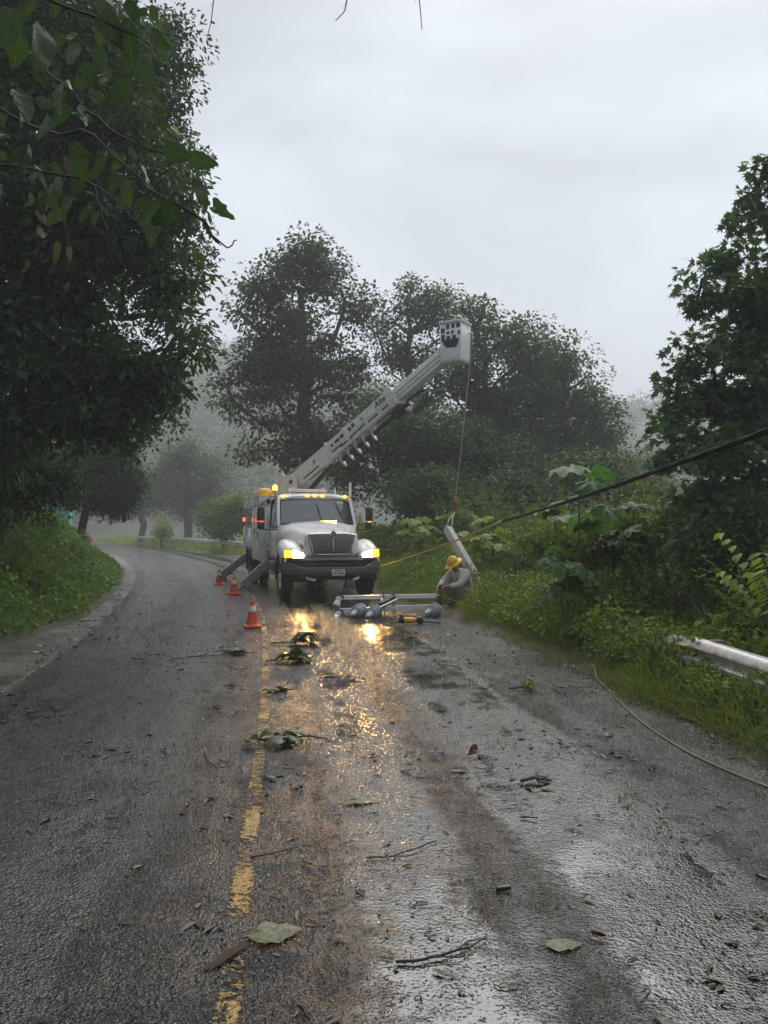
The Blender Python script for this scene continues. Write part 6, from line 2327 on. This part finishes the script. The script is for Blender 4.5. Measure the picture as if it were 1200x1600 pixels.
# ------------------------------------------------------------------ the crouching worker
def person():
    base = Vector((1.66, 16.2, 0.0))
    base.z = max(0.0, gz(base.x, base.y)) * 0.6
    fw = Vector((-.80, -.60, 0))
    rt = Vector((fw.y, -fw.x, 0))

    def P(f, r, z):
        return fw * f + rt * r + Vector((0, 0, z))
    root = empty('person', base, 'worker in yellow hard hat and grey shirt crouching at the crossarm ends', 'person')

    def skin(name, pts, edges, mat, parent, sub=2, rootv=0):
        me = bpy.data.meshes.new(name)
        me.from_pydata([tuple(p[0]) for p in pts], edges, [])
        o = bpy.data.objects.new(name, me)
        COL.objects.link(o)
        md = o.modifiers.new('skin', 'SKIN')
        md.use_smooth_shade = True
        for i, (v, p) in enumerate(zip(me.skin_vertices[0].data, pts)):
            rr = p[1]
            v.radius = rr if isinstance(rr, tuple) else (rr, rr)
            v.use_root = (i == rootv)
        sd_ = o.modifiers.new('sub', 'SUBSURF')
        sd_.levels = sub
        sd_.render_levels = sub
        dg = bpy.context.evaluated_depsgraph_get()
        m2 = bpy.data.meshes.new_from_object(o.evaluated_get(dg))
        m2.polygons.foreach_set('use_smooth', [True] * len(m2.polygons))
        bpy.data.objects.remove(o)
        m2.materials.clear()
        m2.materials.append(mat)
        r_ = link(name, m2, None, parent)
        return r_
    J = {'pel': P(-.08, 0, .30), 'sp': P(-.03, 0, .46), 'ch': P(.09, 0, .64), 'nk': P(.19, 0, .755), 'hd': P(.245, 0, .83), 'ht': P(.26, 0, .93)}
    for s, n in ((1, 'R'), (-1, 'L')):
        J['hp' + n] = P(-.08, s * .11, .28)
        J['kn' + n] = P(.35, s * .21, .44 if s > 0 else .40)
        J['an' + n] = P(.06, s * .17, .09)
        J['toe' + n] = P(.24, s * .20, .035)
        J['sh' + n] = P(.10, s * .215, .70)
        J['el' + n] = P(.33, s * .28, .46)
        J['wr' + n] = P(.54, s * .13, .44)
        J['pa' + n] = P(.62, s * .09, .42)
    pts, edges, idx = [], [], {}

    def add(k, r_, par=None, pos=None):
        idx[k] = len(pts)
        pts.append((pos if pos is not None else J[k], r_))
        if par is not None:
            edges.append((idx[par], idx[k]))
    add('pel', .10)
    add('sp', (.10, .09), 'pel')
    add('ch', (.11, .09), 'sp')
    add('nk', .055, 'ch')
    add('hd', (.072, .085), 'nk')
    add('ht', (.075, .085), 'hd')
    for n in 'RL':
        add('hp' + n, .085, 'pel')
        add('kn' + n, .060, 'hp' + n)
        add('an' + n, .042, 'kn' + n)
        add('toe' + n, .035, 'an' + n)
        add('sh' + n, .062, 'ch')
        add('el' + n, .045, 'sh' + n)
        add('wr' + n, .030, 'el' + n)
        add('pa' + n, (.036, .022), 'wr' + n)
        s = 1 if n == 'R' else -1
        for k in range(4):       # fingers curled round the bracket
            o = (k - 1.5) * .018
            L = (.030, .036, .034, .026)[k]
            a = J['pa' + n] + fw * .03 + rt * o
            add(n + 'f%d' % k, .0095, 'pa' + n, a)
            add(n + 'g%d' % k, .0085, n + 'f%d' % k, a + fw * L + Vector((0, 0, -.012)))
            add(n + 'h%d' % k, .0075, n + 'g%d' % k, a + fw * (L + .006) + Vector((0, 0, -.042)))
        t0 = J['wr' + n].lerp(J['pa' + n], .45) - rt * s * .030
        add(n + 't0', .011, 'wr' + n, t0)
        add(n + 't1', .0095, n + 't0', t0 + fw * .04 - rt * s * .012 - Vector((0, 0, .018)))
    body_ = skin('body', pts, edges, M['skin'], root, 2)

    def garment(name, keys, edg, mat, sub=2):
        ii = {k: i for i, (k, _) in enumerate(keys)}
        return skin(name, [(J[k] if isinstance(k, str) and k in J else EX[k], r_) for k, r_ in keys], [(ii[a], ii[b]) for a, b in edg], mat, root, sub)
    EX = {}
    for n, s in (('R', 1), ('L', -1)):
        EX['cuff' + n] = J['el' + n].lerp(J['wr' + n], .86)
        EX['hem' + n] = J['kn' + n].lerp(J['an' + n], .80)
        EX['mid' + n] = J['kn' + n].lerp(J['an' + n], .4) + Vector((0, 0, -.0))
        EX['thg' + n] = J['hp' + n].lerp(J['kn' + n], .5) + Vector((0, 0, .01))
        EX['upa' + n] = J['sh' + n].lerp(J['el' + n], .5)
    EX['waist'] = J['pel'].lerp(J['sp'], .25) + fw * -.01
    EX['collar'] = J['ch'].lerp(J['nk'], .92)
    garment('shirt', [('sp', (.215, .18)), ('waist', (.205, .18)), ('ch', (.215, .185)), ('collar', .085)] + [(k + n, r_) for n in 'RL' for k, r_ in (('sh', .110), ('upa', .098), ('el', .085), ('cuff', .055))],
            [('sp', 'waist'), ('sp', 'ch'), ('ch', 'collar')] + [(a + n if a != 'ch' else a, b + n) for n in 'RL' for a, b in (('ch', 'sh'), ('sh', 'upa'), ('upa', 'el'), ('el', 'cuff'))], M['shirt_grey'])
    garment('trousers', [('pel', (.165, .15))] + [(k + n, r_) for n in 'RL' for k, r_ in (('hp', .11), ('thg', .100), ('kn', .098), ('mid', .090), ('hem', .070))],
            [(a + n if a != 'pel' else a, b + n) for n in 'RL' for a, b in (('pel', 'hp'), ('hp', 'thg'), ('thg', 'kn'), ('kn', 'mid'), ('mid', 'hem'))], M['trousers_khaki'])
    for n in 'RL':
        a, t = J['an' + n], J['toe' + n]
        heel = a - fw * .07 + Vector((0, 0, -.04))
        skin('boot', [(a + Vector((0, 0, .05)), .056), (a + Vector((0, 0, -.02)), .054), (heel, .046), (a.lerp(t, .6), .046), (t + fw * .03, .040)], [(0, 1), (1, 2), (1, 3), (3, 4)], M['boot_dark'], root, 2)
    # face, turned down towards the hands
    hc = J['hd'].lerp(J['ht'], .45)
    look = (fw * .85 + Vector((0, 0, -.60))).normalized()
    upv = rt.cross(look)
    upv = -upv if upv.z < 0 else upv
    fc = MB()
    fc.lathe([(.001, .0), (.016, .004), (.012, .03), (.001, .04)], 8, Matrix.Translation(hc + look * .082 + upv * -.012) @ (upv * 1).to_track_quat('Z', 'Y').to_matrix().to_4x4())
    fc.build('nose', M['skin'], body_, 60)
    for s in (1, -1):
        MB().lathe([(.001, -.006), (.011, -.002), (.011, .002), (.001, .006)], 8, Matrix.Translation(hc + look * .080 + rt * s * .030 + upv * .022) @ look.to_track_quat('Z', 'Y').to_matrix().to_4x4()).build('eye', M['hair_black'], body_, 60)
        MB().box(tuple(hc + rt * s * .080), (.02, .035, .055), .008).build('ear', M['skin'], body_, 60)
    MB().beam(hc + look * .080 - upv * .045 - rt * .024, hc + look * .080 - upv * .045 + rt * .024, .010, .008, (0, 0, 1), .002).build('mouth', M['litter_brown'], body_)
    MB().lathe([(.088, -.05), (.094, 0), (.088, .05)], 18, Matrix.Translation(hc - look * .012 + upv * .03) @ upv.to_track_quat('Z', 'Y').to_matrix().to_4x4()).build('hair', M['hair_black'], body_, 60)
    Mh = Matrix.Translation(hc + upv * .045 - look * .005) @ Matrix((rt, rt.cross(upv) * -1, upv)).transposed().to_4x4() @ Matrix.Diagonal((1, 1.14, 1, 1))
    he = MB().lathe([(.118, 0), (.116, .03), (.108, .07), (.09, .105), (.06, .13), (.03, .142), (.001, .145)], 28, Mh).build('helmet', M['helmet_yellow'], root, 50)
    rimv = MB().lathe([(.112, .012), (.168, -.012), (.172, -.018), (.166, -.022), (.112, -.004)], 28, Mh, True)
    rimv.build('helmet_brim', M['helmet_yellow'], he, 50)
    rid = MB()
    for x in (-.04, 0, .04):
        q = [Mh @ Vector((x * (1 - .3 * abs(t)), .108 * t, .008 + .142 * math.sqrt(max(0, 1 - t * t * .86)) - .35 * x * x / .12)) for t in np.linspace(-.92, .92, 11)]
        rid.tube(q, .006, 6)
    rid.build('helmet_ridge', M['helmet_yellow'], he, 60)


person()

# ------------------------------------------------------------------ things far behind on the left
def far_things():
    p = at(84, 838, 40)
    x, y = -20.9, 47
    h = empty('house', (x, y, gz(x, y) - .2), 'teal-walled house glimpsed between the bank and the black-trunked tree', 'house', None, R(20))
    MB().box((0, 0, 2.3), (3.2, 5, 4.6), .02).build('wall', M['teal_wall'], h)
    MB().box((0, 0, 4.68), (3.7, 5.5, .16), .02).build('roof', M['roof_dark'], h)
    w = MB().box((.4, -2.51, 2.9), (.9, .05, 1.0), .01).build('window', M['roof_dark'], h)
    MB().box((.4, -2.54, 2.9), (.76, .02, .86), 0).build('pane', M['glass_dark'], w)
    # small red car parked far down the road
    g = at(109, 836, 62)
    z = gz(g.x, 62)
    c = empty('parked_car', (g.x, 62, z), 'small red car parked beyond the black-trunked tree', 'car', None, R(75))
    prof = [(-1.9, .35), (-1.92, .75), (-1.6, .86), (-1.25, .92), (-.75, 1.38), (.55, 1.42), (1.05, .95), (1.75, .82), (1.9, .6), (1.88, .35)]
    MB().prism(prof, 'y', -.78, .78).build('body', M['car_red'], c, 30, bev=.05)
    MB().prism([(-1.08, .95), (-.70, 1.31), (.50, 1.34), (.88, .97)], 'y', -.80, .80).build('window', M['glass_dark'], c, 30)
    for sx in (-1.2, 1.2):
        for sy in (-.72, .72):
            MB().lathe([(.001, -.1), (.2, -.1), (.31, -.08), (.31, .08), (.2, .1), (.001, .1)], 18, Matrix.Translation((sx, sy, .31)) @ Matrix.Rotation(R(90), 4, 'X')).build('wheel', M['rubber'], c, 40)
    for sy in (-.55, .55):
        MB().box((1.88, sy, .68), (.06, .3, .14), .02).build('headlight', M['chrome'], c)
    # wooden stump post among the weeds
    q = at(812, 872, 16.6)
    st = empty('wooden_post', (q.x, q.y, gz(q.x, q.y)), 'short dark leaning wooden post in the weeds right of the fallen pole', 'post')
    MB().tube([(0, 0, -.2), (.03, 0, .5), (.10, 0, 1.0 + .2)], [.075, .07, .06], 9).build('shaft', M['wood_post'], st)


far_things()

# ------------------------------------------------------------------ debris on the road
def curled_leaf(L, wd, curl, rng, seg=8, wav=.02):
    v, f = [], []
    for i in range(seg + 1):
        t = i / seg
        w = wd * (math.sin(PI * t ** .75) ** .8 if 0 < t < 1 else .03) * (1 + rng.normal(0, .05))
        z = .006 + curl * (4 * t * (1 - t)) * .5 * L + abs(rng.normal(0, wav * L * .3))
        y0 = rng.normal(0, .01) * L
        for k in (-1, -.5, 0, .5, 1):
            v.append((t * L - L / 2, y0 + k * w * L, z + abs(k) ** 1.5 * w * L * (curl * .9 + rng.normal(0, wav * 3)) + rng.normal(0, wav * L * .15)))
    v = np.array(v)
    v[:, 2] -= v[:, 2].min() - .005
    n = 5
    for i in range(seg):
        for k in range(n - 1):
            a = i * n + k
            f.append((a, a + 1, a + n + 1, a + n))
    return v, np.array(f)


def leaf_thing(label, px, py, Lpx, wd, curl, mat, seed, rz, group='fallen leaves on the wet road', stalk=True, roll=0.0):
    rng = np.random.default_rng(seed)
    g = gnd(px, py)
    L = Lpx / F * g.y
    r = empty('fallen_leaf', (g.x, g.y, .002), label, 'leaf', group, R(rz))
    if roll == 12:
        v, f = T_STAR[0] * (L * .62), T_STAR[1]
        v = v - np.array([L * .28, 0, 0])
        v[:, 2] = .012 + .9 * np.abs(v[:, 1]) ** 1.2 + .5 * np.maximum(v[:, 0], 0)
    else:
        v, f = curled_leaf(L, wd, curl, rng)
    me = mesh_np('blade', v, f, smooth_=True)
    o = link('blade', me, M[mat], r)
    o.rotation_euler = (R(roll), 0, 0)
    if stalk:
        MB().tube([(-L * .48, 0, .012), (-L * .62, .02 * L, .008), (-L * .78, -.03 * L, .006)], [.004, .003, .003], 5).build('stalk', M['wet_twig'], r)
    return r


def twig_thing(label, pts, r0, seed, group='broken twigs on the wet road', forks=1, name='broken_twig'):
    rng = np.random.default_rng(seed)
    P = [gnd(a, b, 0) for a, b in pts]
    org = P[0].copy()
    r = empty(name, org, label, 'twig', group)
    q = []
    for i, p in enumerate(P):
        w = p - org
        w.z = r0 + .004 + (abs(rng.normal(0, .008)) if i else 0)
        q.append(w)
    fin = []
    for i in range(len(q) - 1):
        for t in (0, .33, .66):
            fin.append(q[i].lerp(q[i + 1], t) + Vector((rng.normal(0, r0 * .5), rng.normal(0, r0 * .5), 0)))
    fin.append(q[-1])
    n = len(fin)
    mb = MB().tube(fin, [r0 * (1 - .6 * i / n) for i in range(n)], 6)
    mb.build('stick', M['wet_twig'], r, 60)
    if forks:
        fk = MB()
        for k in range(forks):
            b = fin[int(n * (.35 + .4 * k / max(1, forks)))]
            d = (fin[-1] - fin[0]).normalized()
            s = Vector((-d.y, d.x, 0)) * (1 if k % 2 else -1)
            L = (fin[-1] - fin[0]).length * rng.uniform(.25, .45)
            fk.tube([b, b + d * L * .5 + s * L * .22, b + d * L + s * L * .2], [r0 * .6, r0 * .45, r0 * .25], 5)
        fk.build('side_twig', M['wet_twig'], r, 60)
    return r


def debris():
    # leafy bits fallen from the trees
    def leafy(label, px, py, wpx, nl, seed, mat, stick=None, tall=.5):
        rng = np.random.default_rng(seed)
        g = gnd(px, py)
        W_ = wpx / F * g.y
        r = empty('fallen_branch', (g.x, g.y, 0), label, 'branch', 'leafy branches fallen on the road')
        st = MB().tube([(-W_ * .6, 0, .02), (-W_ * .1, .03, .03), (W_ * .5, -.02, .03)], [.012, .010, .005], 6)
        if stick:
            st.tube([(0, 0, .03), (stick * .6, .05, .05), (stick, .02, .03)], [.010, .008, .005], 6)
        st.build('stick', M['wet_twig'], r, 60)
        for i in range(nl):
            L = W_ * rng.uniform(.42, .75)
            v, f = curled_leaf(L, rng.uniform(.22, .34), rng.uniform(.15, .5) * tall * 2, rng)
            me = mesh_np('leaf', v, f, smooth_=True)
            o = link('leaf', me, M[mat], r, (rng.uniform(-.42, .42) * W_, rng.uniform(-.12, .12), rng.uniform(.0, .03)))
            o.rotation_euler = (R(rng.uniform(-28, 28)), R(rng.uniform(-12, 12)), R(rng.uniform(-70, 70)))
    leafy('clump of large curled dark leaves lying in the headlamp reflection, nearer of the two', 460, 1034, 74, 8, 1, 'leaf_fallen', tall=.7)
    leafy('thinner clump of dark leaves just beyond the large curled one', 462, 1006, 62, 6, 2, 'leaf_fallen', tall=.6)
    leafy('dark leafy branch with a long bare end across the centre line', 432, 1160, 78, 10, 3, 'leaf_fallen', stick=.42, tall=.4)
    leafy('small drooping dark leaf sprig left of the curled clumps', 372, 1022, 40, 3, 4, 'leaf_fallen', stick=-.35, tall=.35)
    leafy('upright green leaf sprig alone in the right lane', 815, 1078, 34, 3, 5, 'leaf_weed', tall=1.2)
    leafy('flattened fern-like sprig in the right lane', 838, 1222, 42, 4, 6, 'leaf_fallen', tall=.1)
    leafy('small tuft of dark leaves left of the reflection', 362, 1074, 18, 3, 7, 'leaf_fallen', tall=.5)
    leafy('flat scatter of wet dark leaves at the near side of the reflection', 438, 1080, 46, 5, 8, 'leaf_fallen', tall=.12)
    leaf_thing('large flat pale green leaf pressed on the road beside the centre line', 432, 1455, 85, .36, .03, 'leaf_pale', 11, 18)
    leaf_thing('large flat yellowish leaf pressed on the road in the nearest right lane', 878, 1472, 60, .30, .03, 'leaf_pale', 12, 8)
    leaf_thing('curled brown leaf with raised points in the right lane', 974, 1254, 34, .46, .45, 'leaf_brown', 13, 20, roll=12)
    leaf_thing('long pale wet leaf in the middle of the right lane', 566, 1252, 62, .13, .06, 'leaf_pale', 14, 18)
    leaf_thing('small yellowish leaf beside the puddle edge', 918, 1404, 20, .26, .1, 'leaf_pale', 15, -50)
    leaf_thing('red-brown upright curled leaf in the right lane', 738, 1177, 24, .32, .8, 'leaf_brown', 16, 40, roll=40)
    leaf_thing('small yellow-green curled leaf on the near wet patch', 530, 1464, 24, .25, .4, 'leaf_pale', 17, 20)
    leaf_thing('dark green leaf and bark scrap beyond the reflection', 545, 1056, 30, .18, .1, 'leaf_fallen', 18, 8)
    leaf_thing('green leaf lying near the verge in the right lane', 950, 1148, 18, .3, .2, 'leaf_fallen', 19, 30)
    leaf_thing('grey-green leaf in the right lane past the red-brown one', 716, 1204, 28, .22, .06, 'leaf_pale', 20, -8)
    leaf_thing('tan torn leaf near the centre line', 424, 1214, 20, .2, .2, 'leaf_pale', 21, -20)
    leaf_thing('yellow leaf caught in the grass at the verge edge', 1194, 1160, 24, .4, .3, 'leaf_yellow', 22, 20, roll=60)
    leaf_thing('orange-yellow leaf at the end of the tan cord', 926, 1057, 16, .4, .3, 'leaf_yellow', 23, 70, roll=60)
    twig_thing('long forked black twig in the near wet patch', [(617, 1499), (660, 1497), (700, 1485), (730, 1478), (758, 1464)], .007, 31, forks=2)
    twig_thing('thin crooked twig in the middle of the near lane', [(572, 1338), (612, 1338), (650, 1325), (682, 1312)], .005, 32, forks=1)
    twig_thing('straight dark stick right of the centre line', [(392, 1338), (430, 1332), (466, 1322)], .005, 33, forks=0)
    twig_thing('thin bent twig past the pale wet leaf', [(625, 1204), (648, 1214), (668, 1219)], .005, 34, forks=0)
    twig_thing('curved reddish vine twig left of the leafy branch', [(322, 1168), (326, 1190), (342, 1200), (362, 1200)], .005, 35, forks=0)
    twig_thing('short black stick beside the wide wet band', [(812, 1276), (838, 1279)], .007, 36, forks=0)
    twig_thing('dark stick at the lower left of the wet patch', [(470, 1565), (486, 1590)], .007, 37, forks=0)
    twig_thing('long thin stick lying across the left lane', [(270, 1030), (320, 1026), (372, 1024)], .008, 38, forks=1)
    g = gnd(785, 1388)
    b = empty('bark_piece', (g.x, g.y, 0), 'thick black piece of bark in the near right lane', 'bark')
    MB().beam((-.035, 0, .014), (.035, .012, .02), .022, .024, (0, 0, 1), .006, .03, .02).build('slab', M['wet_twig'], b)
    g = gnd(515, 1057)
    b = empty('bark_piece', (g.x, g.y, 0), 'flat dark board-like scrap lying in the reflection', 'bark')
    MB().beam((-.06, 0, .01), (.06, .01, .012), .05, .016, (0, 0, 1), .003).build('slab', M['wet_twig'], b)
    g = gnd(362, 1490)
    b = empty('bark_piece', (g.x, g.y, 0), 'torn strip of brown fibrous bark on the centre line', 'bark')
    mb = MB()
    rg = random.Random(4)
    for k in range(7):
        o = rg.uniform(-.02, .02)
        mb.tube([(-.07 + rg.uniform(-.02, .02), -.09, .008), (o, 0, .016 + k * .002), (.05 + o, .10, .008)], [.003, .006, .002], 5)
    mb.build('fibres', M['litter_brown'], b, 60)
    # fine litter nobody would count
    rng = np.random.default_rng(55)
    n = 3200
    Y = 2.4 + 17 * rng.random(n) ** 1.4
    t = rng.random(n)
    seeds = np.stack([2.5 + 11 * rng.random(60) ** 1.3, rng.random(60)], 1)      # most of it has drifted together
    pk = rng.integers(0, 60, n)
    dr = rng.random(n) < .62
    Y = np.where(dr, seeds[pk, 0] + rng.normal(0, .16, n), Y)
    t = np.where(dr, np.clip(seeds[pk, 1] + rng.normal(0, .035, n), 0, 1), t)
    X = left_edge(Y) + (right_edge(Y) - left_edge(Y)) * t
    ang = rng.uniform(0, 2 * PI, n)
    D = np.stack([np.cos(ang), np.sin(ang), rng.normal(0, .06, n)], 1)
    sz = np.where(rng.random(n) < .12, rng.uniform(.05, .085, n), rng.uniform(.012, .04, n)) * (1 + .03 * Y)
    me = scatter('leaf_litter', np.stack([X, Y, np.full(n, .008)], 1), D, sz, T_OVAL, rng, upw=2.0, wid=.8)
    tag(link('leaf_litter', me, M['litter_brown']), kind='stuff')
    n = 1700
    Y = 2.4 + 14 * rng.random(n) ** 1.4
    X = left_edge(Y) + (right_edge(Y) - left_edge(Y)) * rng.random(n)
    ang = rng.uniform(0, 2 * PI, n)
    L = rng.uniform(.012, .055, n) * (1 + .03 * Y)
    A = np.stack([X, Y, np.full(n, .006)], 1)
    B = A + np.stack([np.cos(ang) * L, np.sin(ang) * L, rng.normal(0, .002, n)], 1)
    rr = rng.uniform(.0012, .003, n) * (1 + .06 * Y)
    tag(link('twig_litter', frustums('twig_litter', A, B, rr, rr * .6, 5), M['wet_twig']), kind='stuff')
    # loose and proud chippings of the surface dressing, each a squashed wet stone
    n = 90000
    Y = 2.2 + 9.0 * rng.random(n) ** 1.5
    X = left_edge(Y) + (right_edge(Y) - left_edge(Y)) * rng.random(n)
    lat = X - centre(Y)
    fm = np.exp(-((lat - 1.95 - .25 * np.sin(Y * 1.1)) / .42) ** 2) + .8 * np.exp(-((lat - .8 - .15 * np.sin(Y * 1.7)) / .25) ** 2)
    pat = np.sin(X * 5 + 2 * np.sin(Y * 3.1)) * np.sin(Y * 4.3 + 1.5 * np.sin(X * 3.7)) + .6 * np.sin(X * 13 + Y * 9)
    ok = (rng.random(n) > .97 * np.clip(fm, 0, 1)) & (pat + rng.normal(0, .7, n) > -.5)
    X, Y = X[ok], Y[ok]
    n = len(X)
    tv = np.array([(1, 0, 0), (0, 1, 0), (-1, 0, 0), (0, -1, 0), (.15, .1, .75), (.55, .55, .35), (-.5, .5, .3)])
    tf = np.array([(0, 5, 4), (5, 1, 4), (1, 6, 4), (6, 2, 4), (2, 3, 4), (3, 0, 4), (0, 1, 5), (1, 2, 6)])
    an = rng.uniform(0, 2 * PI, n)
    D = np.stack([np.cos(an), np.sin(an), rng.normal(0, .15, n)], 1)
    D = unit(D)
    Sd = unit(np.cross(np.array([0, 0, 1.0]) + rng.normal(0, .15, (n, 3)), D))
    N = np.cross(D, Sd)
    me = scatter('road_chippings', np.stack([X, Y, np.full(n, -.0005)], 1), None, rng.uniform(.003, .0075, n) * (1 + .02 * Y), (tv, tf), rng, fr=(D, Sd, N))
    tag(link('road_chippings', me, M['wet_stone']), kind='stuff')
    # silt, leaves and stones gathered along both edges
    n = 1500
    Y = 4.2 + 20 * rng.random(n)
    s = rng.random(n) < .5
    X = np.where(s, right_edge(Y) + rng.normal(0.05, .16, n), left_edge(Y) - np.abs(rng.normal(.1, .28, n)) + .1)
    ang = rng.uniform(0, 2 * PI, n)
    D = np.stack([np.cos(ang), np.sin(ang), rng.normal(.1, .25, n)], 1)
    me = scatter('edge_litter', np.stack([X, Y, np.full(n, .028)], 1), D, rng.uniform(.025, .07, n), T_OVAL, rng, upw=1.2)
    tag(link('edge_litter', me, M['litter_brown']), kind='stuff')
    mb = MB()
    rg = random.Random(8)
    for k in range(80):
        yy = rg.uniform(9, 21)
        xx = float(left_edge(yy)) - abs(rg.gauss(.12, .22)) + .06
        q = rg.uniform(.012, .045)
        b_ = bmesh.new()
        bmesh.ops.create_icosphere(b_, subdivisions=1, radius=q)
        for v_ in b_.verts:
            v_.co *= rg.uniform(.75, 1.2)
            v_.co.z *= .6
            v_.co += Vector((xx, yy, .03))
        mb.bm(b_)
    tag(mb.build('gutter_stones', M['stone_pale'], None, 20), kind='stuff')
    for i, (px, py, lab) in enumerate(((62, 1010, 'white scrap of paper on the concrete gutter, left one'), (56, 1020, 'smaller white scrap just below the other on the gutter'), (118, 1000, 'white scrap nearest the kerb stones'))):
        g = gnd(px, py, .05)
        v, f = curled_leaf(.10, .25, .2, np.random.default_rng(i))
        o = link('paper_scrap', mesh_np('paper_scrap', v, f, smooth_=True), M['scrap_white'], None, (g.x, g.y, .055))
        tag(o, lab, 'litter', 'white scraps by the gutter')


debris()

# ------------------------------------------------------------------ air: mist over the valley
def haze():
    me = MB().box((0, 217, 49), (842, 488, 108), 0).mesh('haze')
    m = bpy.data.materials.new('haze_air')
    m.use_nodes = True
    nt = m.node_tree
    nt.nodes.remove(nt.nodes['Principled BSDF'])
    v = mk(nt, 'ShaderNodeVolumePrincipled', None, {'Color': (0.93, 0.95, 0.97, 1), 'Density': 0.0022, 'Anisotropy': 0.25, 'Density Attribute': ''})
    nt.links.new(v.outputs[0], nt.nodes['Material Output'].inputs['Volume'])
    try:
        m.cycles.homogeneous_volume = True
    except Exception:
        pass
    o = link('haze', me, m)
    tag(o, kind='stuff')


haze()
